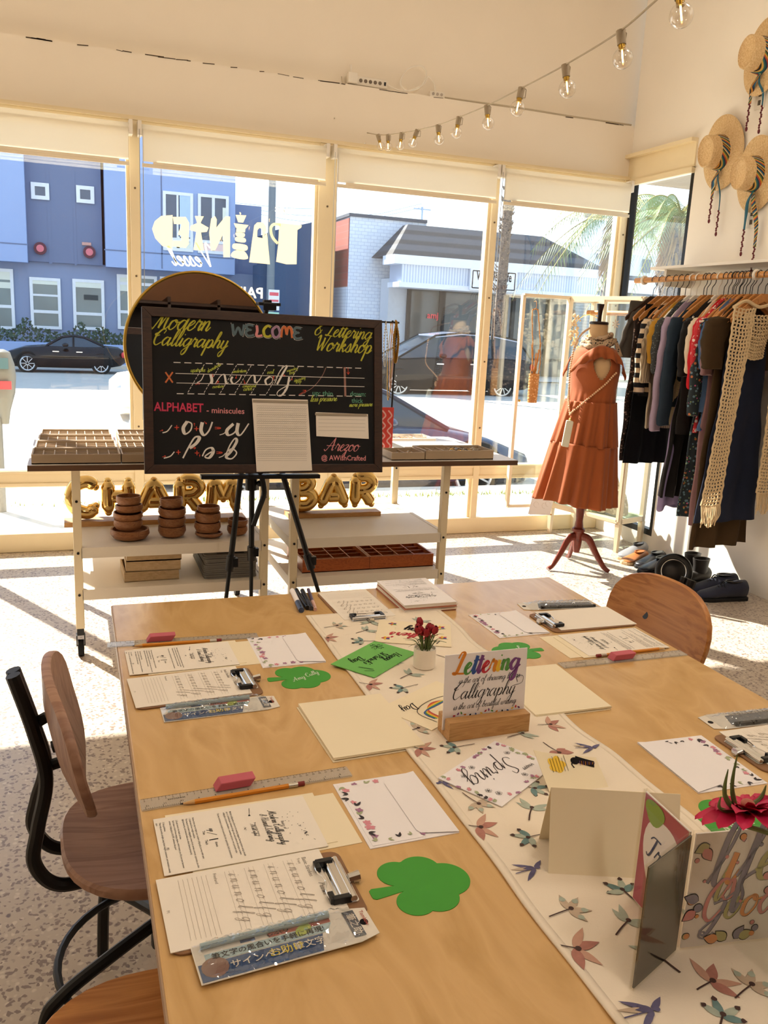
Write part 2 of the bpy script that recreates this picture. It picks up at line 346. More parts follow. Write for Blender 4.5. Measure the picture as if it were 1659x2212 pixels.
def rounded(w, h, r, n=4):
    o = []
    for cx, cy, a in ((w / 2 - r, h / 2 - r, 0), (-w / 2 + r, h / 2 - r, PI / 2), (-w / 2 + r, -h / 2 + r, PI), (w / 2 - r, -h / 2 + r, 3 * PI / 2)):
        for i in range(n + 1): t = a + PI / 2 * i / n; o.append((cx + r * math.cos(t), cy + r * math.sin(t)))
    return o

# ------------------------------------------------------------------ shared materials
WALL = mat('cream_wall_paint', '#f4e9d8', .75, var=.03, scale=3, bmp=.05, bscale=9)
WALLW = mat('white_wall_paint', '#f8f1e6', .7, var=.03, scale=3, bmp=.04, bscale=12)
FRAMEM = mat('cream_metal_paint', '#f0dfba', .4, var=.03)
CREAM = mat('cream_cart_steel', '#e6d6b4', .45, var=.03)
BLACK = mat('black_metal', '#0b0b0c', .42, var=.1)
BLACKP = mat('black_plastic', '#121214', .35, var=.1)
CHROME = mat('chrome', '#d9d9d9', .16, 1.0, var=.03)
DKSTEEL = mat('dark_steel', '#3a3a3c', .35, 1.0)
GOLD = mat('gold_foil', '#f0cf86', .09, 1.0, var=.02)
BRASS = mat('brass', '#b5913f', .3, 1.0)
PAPER = mat('white_paper', '#f1e8dc', .8, var=.02, spec=.2)
PAPERW = mat('bright_white_paper', '#f3eef0', .8, var=.02, spec=.2)
CARD = mat('cream_card', '#f2e4c6', .8, var=.02, spec=.2)
INK = mat('black_ink', '#1d1a1c', .8, var=.02, spec=.1)
GREYINK = mat('grey_ink', '#8d857c', .8, var=.02, spec=.1)
FAINT = mat('faint_ink', '#b9aea2', .8, var=.02, spec=.1)
WHITE = mat('white_plastic', '#ece4d6', .45, var=.03)
RUBBER = mat('black_rubber', '#161616', .7)
PLY = wood('birch_plywood', '#d6ae76', '#c39a60', 2.6, (2.6, .9, 1), .21, 1.6, bmp=.01)
PLYEDGE = banded('plywood_edge', '#8d6a42', '#b48d5e', 190, 'Z', .6)
PINE = wood('striped_pine', '#c98a4a', '#a2622c', 3.0, (13, .8, 13), .4, .35)
OAK = wood('pale_rosy_ash', '#b08a74', '#916a58', 3.0, (1.2, 14, 3), .5, .7)
DARKWOOD = wood('walnut_frame', '#3d2416', '#26150d', 7, (1, 8, 8), .5)
BAMBOO = wood('bamboo', '#d59a55', '#b87a3a', 5, (6, 1, 6), .45)
HANGW = wood('hanger_wood', '#c48748', '#a86c34', 8, (3, 3, 3), .4)
MAHOG = wood('mahogany', '#7d3220', '#5a2014', 8, (6, 6, 1), .32)
ACACIA = wood('acacia_bowl', '#a9744a', '#7c4c2e', 9, (2, 2, 10), .4)
ORANGEW = wood('orange_wood', '#b5602a', '#94471b', 8, (2, 8, 8), .4)
BIRCHB = wood('sign_block_wood', '#c89a62', '#ad7d48', 7, (1, 9, 9), .5)
BEIGEW = wood('beige_box_wood', '#cfb48c', '#b99c74', 8, (1, 6, 6), .6)
MDF = mat('brown_hardboard', '#8a6444', .6, var=.1, scale=40)
GREYTRAY = mat('taupe_tray', '#b39d82', .6, var=.05)
PANE = glass('window_glass', (.985, .995, .99), .085, .5, dirt=.02)
CLEAR = glass('clear_glass', (.96, .99, .98), .06, .6)
BULBG = glass('bulb_glass', (.985, .96, .92), .16, 1.6)
ACRYL = glass('clear_acrylic', (.97, .96, .93), .05, .5)

# ================================================================== THE ROOM
WY, WX, ZT, ZL = 5.28, 3.645, 2.47, 2.81
def struct(mb, name, m, parent=None, **kw):
    o = mb.build(name, m, parent, **kw)
    if parent is None: o['kind'] = 'structure'
    return o
# terrazzo floor
m_, nt, bs = base_mat('terrazzo'); co = obj_co(nt)
v1 = N(nt, 'ShaderNodeTexVoronoi', Scale=62.0); v2 = N(nt, 'ShaderNodeTexVoronoi', Scale=120.0); n1 = N(nt, 'ShaderNodeTexNoise', Scale=9.0, Detail=3.0); nw = N(nt, 'ShaderNodeTexNoise', Scale=40.0, Detail=2.0)
for q in (n1, nw): nt.links.new(co, q.inputs['Vector'])
add = nt.nodes.new('ShaderNodeVectorMath'); add.operation = 'MULTIPLY_ADD'; add.inputs[1].default_value = (.016, .016, .016); nt.links.new(nw.outputs['Color'], add.inputs[0]); nt.links.new(co, add.inputs[2])
for q in (v1, v2): nt.links.new(add.outputs[0], q.inputs['Vector'])
bw = nt.nodes.new('ShaderNodeSeparateColor'); nt.links.new(v1.outputs['Color'], bw.inputs[0]); bw2 = nt.nodes.new('ShaderNodeSeparateColor'); nt.links.new(v2.outputs['Color'], bw2.inputs[0])
chip = ramp(nt, bw.outputs[0], [(0.0, lin('#6f5f5c')), (0.22, lin('#8a7870')), (0.3, lin('#b5a698')), (0.6, lin('#c2b4a4')), (0.86, lin('#d2c6b6'))])
gap = ramp(nt, v1.outputs['Distance'], [(0.28, (0, 0, 0)), (0.45, (1, 1, 1))]); c1 = mixc(nt, gap, chip, lin('#bcae9e'))
fine = ramp(nt, bw2.outputs[1], [(0.14, (1, 1, 1)), (0.16, (0, 0, 0))]); c2 = mixc(nt, fine, c1, lin('#85756c'))
nt.links.new(mixc(nt, n1.outputs[0], c2, lin('#b8aca2')), bs.inputs['Base Color']); bs.inputs['Roughness'].default_value = .32
TERR = m_; nt.links.remove(bs.inputs['Base Color'].links[0]); nt.links.new(c2, bs.inputs['Base Color'])
struct(MB().span((-3.6, -4.1, -.08), (WX + .2, WY + .1, 0)), 'floor', TERR, smooth=0)
struct(MB().span((-3.6, -4.1, 4.0), (WX + .2, WY + .2, 4.1)), 'ceiling', WALLW, smooth=0)
struct(MB().span((-3.6, -4.1, 0), (-3.45, WY + .1, 4.0)), 'wall_left', WALL, smooth=0)
struct(MB().span((-3.6, -4.1, 0), (WX + .2, -3.95, 4.0)), 'wall_back', mat('brown_wall_paint', '#7a5236', .7), smooth=0)
mb = MB().span((-3.45, WY, ZT), (WX + .2, WY + .14, ZL)).span((-3.45, WY + .06, ZL), (WX + .2, WY + .2, 4.0))
struct(mb, 'wall_front', WALL, smooth=0)
struct(MB().span((-3.45, WY - .03, 0), (WX, WY + .08, .113)), 'baseboard_front', FRAMEM, smooth=0, bevel=.006)
YR = 4.60
mb = MB().span((WX, -3.95, 0), (WX + .15, YR, 4.0)).span((WX, YR, 2.455), (WX + .15, WY, 4.0)).span((WX, YR, 0), (WX + .15, WY, .10))
struct(mb, 'wall_right', WALLW, smooth=0)
# window trim and posts
mb = MB().span((-3.45, WY - .025, ZT - .028), (WX, WY + .02, ZT + .012)).span((-3.45, WY - .04, ZT - .012), (WX, WY - .02, ZT))
struct(mb, 'trim_1', FRAMEM, smooth=0)
mb = MB()
A0, A1 = Vector((WX - .03, WY, 2.60)), Vector((WX - .03, YR, 2.60))
mb.span((WX - .025, YR, 2.42), (WX, WY, 2.455)); mb.span((WX - .012, YR, 2.45), (WX, WY, 2.60)); mb.span((WX - .05, YR, 2.60), (WX, WY, 2.622))
struct(mb, 'trim_2', FRAMEM, smooth=0)
posts = [(-1.98, .055), (-.80, .055), (.357, .055), (1.485, .112), (2.622, .046), (WX - .025, .05)]
edges = [-3.2] + [p for p, w in posts]
SCREW = mat('screw_head', '#6b5a44', .5)
for i in range(len(posts)):
    x1, w1 = posts[i]; x0, w0 = (posts[i - 1] if i else (-3.4, .05)); a, b = x0 + w0 / 2, x1 - w1 / 2
    root = setting('window_%d' % (i + 1), (0, 0, 0))
    mb = MB().span((b, WY - .03, .11), (x1 + w1 / 2, WY + .06, ZT)).span((b - .018, WY - .005, .11), (b, WY + .05, ZT))
    mb.span((a, WY - .02, .39), (b, WY + .05, .49)).span((a, WY - .03, .395), (b, WY - .02, .415)).span((a, WY - .03, .468), (b, WY - .02, .486))
    mb.build('window_frame', FRAMEM, root, smooth=0, bevel=.003)
    mb = MB()
    for z in (.75, 1.2, 1.62, 2.1): mb.cyl((x1, WY - .034, z), (x1, WY - .028, z), .006, n=8)
    mb.build('frame_screw', SCREW, root)
    MB().span((a, WY + .012, .49), (b, WY + .018, ZT)).build('window_pane', PANE, root, smooth=0)
    MB().span((a, WY + .012, .113), (b, WY + .018, .39)).build('window_pane', PANE, root, smooth=0)
root = setting('window_%d' % (len(posts) + 1))
mb = MB().span((WX, YR, .1), (WX + .05, YR + .03, 2.45)).span((WX, WY - .05, .1), (WX + .05, WY - .02, 2.45)).span((WX, YR + .03, .1), (WX + .05, WY - .05, .14))
mb.build('window_frame', BLACK, root, smooth=0)
MB().span((WX + .02, YR + .03, .12), (WX + .026, WY - .05, 2.45)).build('window_pane', PANE, root, smooth=0)
# roller blinds
m_, nt, bs = base_mat('blind_fabric'); bs.inputs['Base Color'].default_value = (*lin('#f6f0e4'), 1); bs.inputs['Roughness'].default_value = .8
tl = nt.nodes.new('ShaderNodeBsdfTranslucent'); tl.inputs[0].default_value = (*lin('#fdf8ec'), 1); mx = nt.nodes.new('ShaderNodeMixShader'); mx.inputs[0].default_value = .5
nt.links.new(bs.outputs[0], mx.inputs[1]); nt.links.new(tl.outputs[0], mx.inputs[2]); nt.links.new(mx.outputs[0], nt.nodes['Material Output'].inputs[0]); BLIND = m_
STEEL = mat('ball_chain_steel', '#b8b4aa', .3, .8)
for (x0, x1, where) in ((-1.94, -.83, 'left of the picture'), (-.765, .325, 'leftmost pane'), (.392, 1.45, 'pane with the mirrored shop name'), (1.515, 2.585, 'pane in front of the cafe'), (2.635, 3.60, 'pane next to the right corner')):
    t = thing('roller_blind', 'cream roller blind pulled partly down over the ' + where, 'blind', ((x0 + x1) / 2, WY - .075, 2.40), 0, 'roller blinds along the front window'); h = (x1 - x0) / 2
    prof = [(-.003, -.04)]
    mb = MB().cyl((-h, 0, 0), (h, 0, 0), .032, n=20); mb.build('tube', BLIND, t)
    MB().span((-h + .004, -.034, -.165), (h - .004, -.031, .0)).build('fabric', BLIND, t, smooth=0)
    MB().span((-h + (.06 if x0 > .3 else .0), -.042, -.178), (h - .055, -.026, -.165)).span((-h, -.037, -.195), (h, -.029, -.176)).build('bottom_bar', mat('blind_bar', '#e9dcc2', .5), t, smooth=0)
    for sx in (-1, 1): MB().span((sx * h, -.03, -.03), (sx * (h + .02), .05, .045)).build('bracket', WHITE, t, smooth=0)
    mb = MB(); L = 1.05 if x0 > 2.6 else 1.6
    for dx in (-.012, .006): mb.tube([(-h + dx, -.03, .0), (-h + dx - .004, -.034, -L)], .0022, 5)
    mb.build('pull_chain', STEEL, t)
# cracks and holes along the plaster ledge
mb = MB()
for k in range(26):
    x = random.uniform(-.4, 3.6); L = random.uniform(.02, .14)
    mb.beam((x, WY - .001, ZL - random.uniform(.0, .006)), (x + L, WY - .001, ZL - random.uniform(.0, .006)), .003, random.uniform(.002, .006))
mb.build('trim_3', mat('plaster_gap', '#4a3a28', .9), smooth=0)['kind'] = 'structure'
# unseen door in the back wall of the shop
t = setting('door_1', (-1.2, -3.95, 0)); MB().span((-.45, 0, 0), (.45, .05, 2.1)).build('door_leaf', DARKWOOD, t, smooth=0); MB().cyl((.36, .05, 1), (.36, .1, 1), .02).build('door_knob', BRASS, t)
t = thing('wall_shelving', 'tall dark wooden shelving against the back wall of the shop', 'shelving', (2.3, -3.72, 0)); mb = MB()
for z in (.05, .6, 1.1, 1.6, 2.1, 2.6): mb.span((-.98, -.2, z), (.98, .2, z + .03))
mb.build('shelf_board', DARKWOOD, t, smooth=0)
for x in (-1, -.33, .33, 1): MB().span((x - .02, -.2, 0), (x + .02, .2, 2.7)).build('side_panel', DARKWOOD, t, smooth=0)
MB().span((-1, -.21, 0), (1, -.2, 2.7)).build('back_panel', mat('shelf_back', '#1a0f0a', .7), t, smooth=0)
for p, e in FILLS:
    t = thing('added_lamp', 'added white lamp body above a fill light, out of view', 'lamp', (p[0], p[1], 3.5), 0, 'added fill lamp bodies')  # unseen lamp bodies made up to go with the added fill lights
    MB().lathe([(.2, .2), (.16, .27), (.02, .3), (.01, .5)], n=32).build('added_lamp_body', WHITE, t)

# ================================================================== OUTSIDE
def gz(y): return -.36 - (y - 8.4) * .004
CONC = mat('pale_sidewalk_concrete', '#cfc7b8', .85, var=.1, scale=3, bmp=.1, bscale=80)
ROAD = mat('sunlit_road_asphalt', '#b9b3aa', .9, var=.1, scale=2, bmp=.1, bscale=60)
def slab(x0, x1, y0, z0, y1, z1, th=.3):
    return MB().add([(x0, y0, z0), (x1, y0, z0), (x1, y1, z1), (x0, y1, z1), (x0, y0, z0 - th), (x1, y0, z0 - th), (x1, y1, z1 - th), (x0, y1, z1 - th)],
                    [(0, 1, 2, 3), (7, 6, 5, 4), (0, 4, 5, 1), (1, 5, 6, 2), (2, 6, 7, 3), (3, 7, 4, 0)])
struct(slab(-40, 60, WY + .08, -.05, 7.9, -.2), 'outside_sidewalk_near', CONC, smooth=0)
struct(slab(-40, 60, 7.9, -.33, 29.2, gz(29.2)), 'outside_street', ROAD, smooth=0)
struct(slab(-40, 80, 29.2, -.33, 75, -.33), 'outside_sidewalk_far', CONC, smooth=0)
mb = MB()
for x in (-2.2, -.9, .9, 2.7, 4.6, 6.5): mb.span((x, WY + .3, -.3), (x + .015, 7.9, -.0))
mb = MB(); rr = random.Random(3)
for k in range(900):
    x = rr.uniform(-.6, 5.2); y = 7.3 + rr.gauss(0, .05); z = -.05 - (y - 5.36) * .059; h = rr.uniform(.02, .07); a = rr.uniform(0, 6.28)
    if rr.random() > (.95 if x > 1 else .25): continue
    mb.add([(x - .006 * math.cos(a), y - .006 * math.sin(a), z), (x + .006 * math.cos(a), y + .006 * math.sin(a), z), (x + rr.uniform(-.03, .03), y + rr.uniform(-.03, .03), z + h)], [(0, 1, 2)])
tag(mb.build('roadside_grass', mat('roadside_grass_green', '#8c9a4e', .8), smooth=0), 'thin strip of weedy grass growing along the sidewalk joint', 'grass', kind='stuff')
def frect(u0, v0, u1, v1, y):
    a, b = on_y(u0, v0, y), on_y(u1, v1, y); return min(a.x, b.x), min(a.z, b.z), max(a.x, b.x), max(a.z, b.z)
# --- blue stucco building
BY = 31.0
BLUE = mat('light_blue_stucco', '#94a9d2', .8, var=.03, scale=1.5); SLATE = mat('slate_blue_panel', '#6a7795', .7, var=.05, scale=1); SLATE2 = mat('grey_blue_stucco', '#8290ae', .8, var=.04)
NAVY = mat('navy_stucco', '#3f5372', .8, var=.05); WFR = mat('white_window_frame', '#dfe4ea', .5)
DGL = glass('dark_shop_glass', (.12, .15, .16), .16, .6); DARKIN = mat('dark_interior', '#3c4648', .8); CURT = mat('pale_curtain', '#d4d8cc', .8, var=.1)
t = thing('blue_building', 'two-storey light blue stucco building with a slate panel across the street', 'building', (0, BY, 0))
t.location = (0, 0, 0)
def fb(mb, u0, v0, u1, v1, y, d, zb=None, x0=None, x1=None, zt=None):
    a, b, c, e = frect(u0, v0, u1, v1, y)
    return mb.span((a if x0 is None else x0, y, b if zb is None else zb), (c if x1 is None else x1, y + d, e if zt is None else zt))
mb = MB(); fb(mb, 0, 400, 60, 567, BY, 9, x0=-14, zt=9.0); fb(mb, 225, 400, 507, 594, BY, 9, zt=7.1, zb=frect(225, 579, 507, 597, BY)[1] + .05)
mb.build('upper_storey', BLUE, t, smooth=0)
mb = MB(); fb(mb, 53, 400, 222, 574, BY + .45, 8, zt=8.0); mb.build('slate_panel', SLATE, t, smooth=0)
mb = MB(); fb(mb, 0, 570, 560, 720, BY + .6, 8, x0=-14, zb=-.4, zt=frect(0, 566, 60, 568, BY)[1] + .15); mb.build('ground_storey', SLATE2, t, smooth=0)
mb = MB(); a = frect(507, 441, 562, 640, BY + 1.2); mb.span((a[0] - .3, BY + 1.2, -.4), (a[2], BY + 9, a[3])); mb.build('rear_block', SLATE2, t, smooth=0)
def window(parent, u0, v0, u1, v1, y, fw=.06, bars=(), vbars=(), glassm=None, inner=DARKIN, curtain=None):
    a, b, c, e = frect(u0, v0, u1, v1, y); mb = MB()
    mb.span((a, y - .06, b + fw), (a + fw, y + .02, e - fw)).span((c - fw, y - .06, b + fw), (c, y + .02, e - fw)).span((a, y - .06, b), (c, y + .02, b + fw)).span((a, y - .06, e - fw), (c, y + .02, e))
    for q in bars: mb.span((a + fw, y - .05, b + (e - b) * q - fw / 2), (c - fw, y + .01, b + (e - b) * q + fw / 2))
    for q in vbars: mb.span((a + (c - a) * q - fw / 2, y - .045, b + fw), (a + (c - a) * q + fw / 2, y + .005, e - fw))
    w = mb.build('window', WFR, parent, smooth=0)
    MB().span((a, y - .03, b), (c, y - .01, e)).build('pane', inner if glassm is None else glassm, w, smooth=0)
    if curtain:
        for q0, q1, r0, r1, m in curtain: MB().span((a + (c - a) * q0, y - .045, b + (e - b) * r0), (a + (c - a) * q1, y - .035, b + (e - b) * r1)).build('blind', m, w, smooth=0)
SHOPGL = mat('shop_window_glass', '#68797c', .2, var=.35, scale=.9, spec=.6); UPGL = mat('upper_window_glass', '#4a5568', .12, var=.3, scale=2, spec=.8); SKYGL = mat('painted_sky_glass', '#a9c4ee', .12, spec=.8); POST = mat('pale_poster', '#dfe4d8', .7, var=.05); PINKP = mat('pale_pink_sign', '#eecfca', .7)
window(t, 66, 393, 107, 433, BY + .45, .12, glassm=UPGL); window(t, 164, 400, 204, 441, BY + .45, .12, glassm=UPGL)
window(t, 351, 412, 417, 545, BY, .1, vbars=(.5,), bars=(.2,), glassm=UPGL, curtain=[(.52, .95, .25, .95, SKYGL), (.05, .95, .02, .17, POST)])  # pale blue sash piece has the sky's light put into its colour
window(t, 427, 418, 493, 551, BY, .1, vbars=(.5,), bars=(.2,), glassm=UPGL, curtain=[(.8, .95, .25, .8, POST), (.05, .95, .02, .17, PINKP)])
window(t, -45, 577, 34, 712, BY + .6, .1, bars=(.38,), glassm=SHOPGL, curtain=[(.3, .98, .82, .98, POST), (.5, .98, .68, .78, POST)])
window(t, 63, 598, 134, 712, BY + .6, .1, bars=(.34,), glassm=SHOPGL, curtain=[(.03, .97, .87, .98, POST), (.05, .95, .64, .68, WFR)])
window(t, 156, 602, 227, 714, BY + .6, .1, bars=(.32,), glassm=SHOPGL, curtain=[(.03, .97, .84, .97, POST), (.35, .8, .6, .7, DARKIN)])
window(t, 252, 592, 340, 714, BY + .6, .1, bars=(.32, .84), glassm=SHOPGL, curtain=[(.03, .4, .7, .98, POST)])
window(t, 345, 597, 470, 716, BY + .6, .1, bars=(.75,), glassm=SHOPGL, curtain=[(.02, .98, .77, .97, PINKP)])
mb = MB()
for u, v in ((87, 537), (193, 545)):
    p = on_y(u, v, BY + .45); mb.mi(0).cyl(p, p - Vector((0, .12, 0)), .2, n=16).mi(1).cyl(p - Vector((0, .12, 0)), p - Vector((0, .16, 0)), .12, n=12)
mb.build('wall_lamp', [mat('dark_red_lamp', '#5a2434', .5), mat('pink_lens', '#d2707c', .4)], t)
a = frect(177, 523, 197, 531, BY + .45); MB().span((a[0], BY + .4, a[1]), (a[2], BY + .46, a[3])).build('wall_plaque', mat('dusty_pink_plaque', '#c79a90', .7), t, smooth=0)
mb = MB()
for u, v0, v1 in ((105, 340, 570), (160, 345, 573)): a = frect(u, v0, u + 1.2, v1, BY + .45); mb.span((a[0], BY + .44, a[1]), (a[2], BY + .46, a[3]))
for u0, v0, u1 in ((0, 524, 58), (225, 539, 505)): p, q = on_y(u0, v0, BY), on_y(u1, v0 + (u1 - u0) * .05, BY); mb.span((p.x, BY - .01, p.z - .02), (q.x, BY + .01, p.z + .02))
p = on_y(348, 500, BY); mb.span((p.x, BY - .01, 2.9), (p.x + .04, BY + .01, 7))
mb.build('panel_joint', SLATE, t, smooth=0)
mb = MB(); a = frect(-60, 727, 345, 760, 30.2); mb.span((-14, 29.8, -.4), (a[2] + 3, 30.1, a[3] - .1)); o = mb.build('planter_wall', BLUE, smooth=0, bevel=.02)
tag(o, 'low light blue planter wall behind the black convertible', 'wall')
mb = MB(); rr = random.Random(5)
for k in range(1500):
    x = rr.uniform(-4.5, 4.5); y = rr.uniform(30.2, 30.9); z = rr.uniform(.3, .62 + .42 * (.5 + .5 * math.sin(x * 3.1)) * (.6 + .4 * math.sin(x * 7.7))); a = rr.uniform(0, 6.28); s_ = rr.uniform(.05, .13)
    mb.add([(x, y, z), (x + s_ * math.cos(a), y, z + s_ * math.sin(a)), (x + s_ * math.cos(a + 1.2), y - .05, z + s_ * math.sin(a + 1.2))], [(0, 1, 2)])
tag(mb.build('planter_hedge', mat('dark_hedge_leaf', '#3f5340', .8, var=.3), smooth=0), 'row of dark green shrubs growing in the blue planter', 'hedge', kind='stuff')
# --- navy building in the middle
mb = MB(); a = on_y(590, 488, 29.0); b = on_y(714, 472, 29.0); x0, x1 = a.x, b.x
mb.add([(x0, 29, -.4), (x1, 29, -.4), (x1, 29, b.z), (x0, 29, a.z - .15), (x0, 31.5, -.4), (x1, 31.5, -.4), (x1, 31.5, b.z), (x0, 31.5, a.z - .15)], [(0, 1, 2, 3), (7, 6, 5, 4), (0, 3, 7, 4), (3, 2, 6, 7), (1, 5, 6, 2)])
t = thing('navy_building', 'plain navy blue building wall between the blue and the white brick buildings', 'building'); mb.build('facade', NAVY, t, smooth=0)
a = frect(564, 470, 592, 650, 29.6); MB().span((a[0], 29.6, -.4), (x0 - .01, 30.9, a[1] + 1.2)).build('side_wing', NAVY, t, smooth=0)
mb = MB(); rr = random.Random(8)
for k in range(500):
    p = on_y(rr.uniform(600, 712), 684, 28.6); z = rr.uniform(-.3, 1.0 + .5 * math.sin(p.x * 2)); a = rr.uniform(0, 6.28); s_ = rr.uniform(.08, .2)
    mb.add([(p.x, p.y, z), (p.x + s_ * math.cos(a), p.y, z + s_ * math.sin(a)), (p.x + s_ * math.cos(a + 1.2), p.y - .1, z + s_ * math.sin(a + 1.2))], [(0, 1, 2)])
tag(mb.build('street_bush', mat('street_bush_leaf', '#3c5340', .8, var=.3), smooth=0), 'dark leafy bush growing at the foot of the navy wall', 'bush')
# --- white brick building and cafe
def brick(name, c1, c2, mo, sc_, rot):
    m, nt, bs = base_mat(name); b = N(nt, 'ShaderNodeTexBrick', Scale=sc_); b.inputs['Color1'].default_value = (*lin(c1), 1); b.inputs['Color2'].default_value = (*lin(c2), 1); b.inputs['Mortar'].default_value = (*lin(mo), 1); b.inputs['Mortar Size'].default_value = .018
    nt.links.new(obj_co(nt, (1, 1, 1), rot), b.inputs['Vector']); nt.links.new(b.outputs[0], bs.inputs['Base Color']); bs.inputs['Roughness'].default_value = .85; return m
WBR = brick('white_painted_brick', '#dde6f2', '#d3deee', '#b7c3d8', 2.2, (PI / 2, 0, 0)); RBR = brick('red_brick', '#a8584e', '#8f4842', '#8b6a66', 2.2, (PI / 2, 0, PI / 2))
KY = 28.6; a = frect(757, 467, 893, 800, KY)
t = thing('brick_building', 'white painted brick building with an unpainted red brick side', 'building')
MB().span((a[0], KY, -.4), (a[2] + .2, KY + 9, a[3])).build('painted_front', WBR, t, smooth=0)
MB().span((a[0] - .03, KY + .05, on_x(720, 622, a[0]).z), (a[0], KY + 9, a[3] - .05)).build('red_side', RBR, t, smooth=0)
MB().span((a[0] - .03, KY + .05, -.4), (a[0] - .01, KY + 9, on_x(720, 622, a[0]).z)).build('white_side', WBR, t, smooth=0)
MB().span((a[0] - .06, KY - .06, a[3]), (a[2] + .2, KY + 9, a[3] + .1)).build('roof_cap', mat('dark_roof_cap', '#4a5260', .7), t, smooth=0)
t = thing('cafe_building', 'white cafe with dark mansard roof, corrugated fascia and a shop sign', 'building')
CY = 26.4; p = [on_y(u, v, CY) for u, v in ((848, 546), (1252, 584))]; q = [on_y(u, v, CY + 1.3) for u, v in ((889, 480), (1182, 512))]
mb = MB(); ze = (p[0].z + p[1].z) / 2; zr = (q[0].z + q[1].z) / 2
x0, x1 = p[0].x, p[1].x + 1.2; x2, x3 = q[0].x, q[1].x
mb.add([(x0, CY, ze), (x1, CY, ze), (x3, CY + 1.6, zr), (x2, CY + 1.6, zr), (x0, CY + 2.1, ze), (x1, CY + 2.1, ze), (x3, CY + 2.1, zr), (x2, CY + 2.1, zr)], [(0, 1, 2, 3), (0, 3, 7, 4), (1, 5, 6, 2), (3, 2, 6, 7), (4, 7, 6, 5), (0, 4, 5, 1)])
mb.build('mansard_roof', banded('dark_roof_tiles', '#23272e', '#3c434d', .85, 'Z', .8, 0, .3, .5), t, smooth=0)
zb = on_y(1040, 630, CY).z
MB().span((x0 + .3, CY - .1, zb), (x1 - .5, CY + 1.0, ze)).build('corrugated_fascia', banded('corrugated_white', '#dbe5f3', '#b4c3da', 3.2, 'X', .6, 0, .35, .6), t, smooth=0)
MB().span((x0, CY - .2, ze - .28), (x1, CY + .9, ze)).span((x0 + .2, CY - .16, zb - .02), (x1 - .4, CY + .9, zb + .14)).build('fascia_board', mat('white_fascia', '#e2e9f4', .7), t, smooth=0)
xs = on_y(885, 700, CY + .8).x
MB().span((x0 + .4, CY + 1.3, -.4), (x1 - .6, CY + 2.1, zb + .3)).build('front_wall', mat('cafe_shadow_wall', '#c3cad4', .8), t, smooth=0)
for u0, u1 in ((886, 947), (960, 1034), (1040, 1090), (1112, 1180), (1185, 1235)):
    aa = on_y(u0, 640, CY + 1.28).x; bb = on_y(u1, 640, CY + 1.28).x
    w = MB().span((aa - .12, CY + 1.16, -.2), (aa, CY + 1.3, zb)).span((bb, CY + 1.16, -.2), (bb + .12, CY + 1.3, zb)).span((aa, CY + 1.16, .35), (bb, CY + 1.3, .45)).build('window', mat('dark_frame', '#23262a', .5), t, smooth=0)
    MB().span((aa, CY + 1.2, -.2), (bb, CY + 1.24, zb)).build('pane', mat('cafe_glass', '#4c5252', .1, var=.5, scale=.8, spec=.8), w, smooth=0)
s0, s1 = on_y(1016, 588, CY - .2), on_y(1113, 624, CY - .2); cx, cz = (s0.x + s1.x) / 2, (s0.z + s1.z) / 2; sw = s1.x - s0.x; sh = on_y(1064, 582, CY - .2).z - on_y(1064, 628, CY - .2).z
sg = MB().box((cx, CY - .22, cz), (sw, .08, sh)).build('sign_board', mat('white_sign', '#e9eef5', .6), t, smooth=0)
fr = frame((cx, CY - .27, cz), (1, 0, 0), (0, -1, 0)); mb = MB()
for a_ in ((-.46, -.40, .46, -.40), (-.46, .40, .46, .40)): mb.flat(line2d(a_[0] * sw, a_[1] * sh, a_[2] * sw, a_[3] * sh, .03), fr)
for a_ in (-.46, .46): mb.flat(line2d(a_ * sw, -.40 * sh, a_ * sw, .40 * sh, .03), fr)
mb.flat(move2d(text2d('Variable Cafe', .43, bold=.012), 0, .12, sx=sw * .84 / 2.55), fr); mb.flat(move2d(script('vegan kitchen', width=.8)[0], -.4, -.3), fr)
mb.build('sign_lettering', INK, sg, smooth=0)
fr = frame(on_y(935, 682, CY + 1.14), (1, 0, 0), (0, -1, 0)); MB().flat(move2d(text2d('amj', .3, bold=.02), 0, 0), fr).build('reflected_red_sign', mat('red_sign_reflection', '#f04a58', .5), t, smooth=0)  # reflection of a red sign, built as fixed letters before the cafe glass
# --- far white apartments and siding
t = thing('white_apartments', 'pale white apartment blocks with balconies far behind the palms', 'building'); mb = MB()
for u0, v0, u1, y in ((1195, 520, 1300, 46), (1262, 452, 1345, 50), (1345, 548, 1500, 44), (1180, 560, 1290, 42)):
    a = frect(u0, v0, u1, 640, y); mb.span((a[0], y, -.4), (a[2], y + 6, a[3]))
mb.build('wall', mat('pale_apartment_wall', '#e4ebf4', .8), t, smooth=0)
mb = MB()
for u0, v0, u1, v1, y in ((1265, 458, 1278, 472, 49.9), (1290, 458, 1300, 472, 49.9), (1290, 540, 1305, 560, 45.9), (1390, 560, 1403, 590, 43.9)): a = frect(u0, v0, u1, v1, y); mb.span((a[0], y - .05, a[1]), (a[2], y + .05, a[3]))
mb.build('window', UPGL, t, smooth=0)
mb = MB(); a = frect(1205, 528, 1300, 548, 41.5)
for i in range(24): x = a[0] + (a[2] - a[0]) * i / 23; mb.cyl((x, 41.5, a[1]), (x, 41.5, a[3]), .03, n=5)
mb.span((a[0], 41.45, a[3]), (a[2], 41.55, a[3] + .08)).build('balcony_rail', WHITE, t, smooth=0)
a = frect(1238, 586, 1322, 640, 34); t = thing('siding_building', 'dark grey sided low building to the right of the cafe', 'building')
MB().span((a[0], 34, -.4), (a[2] + 8, 40, a[3])).build('wall', banded('dark_siding', '#4d545e', '#6c7480', 2.4, 'Z', .8, 0, .2, .4), t, smooth=0)
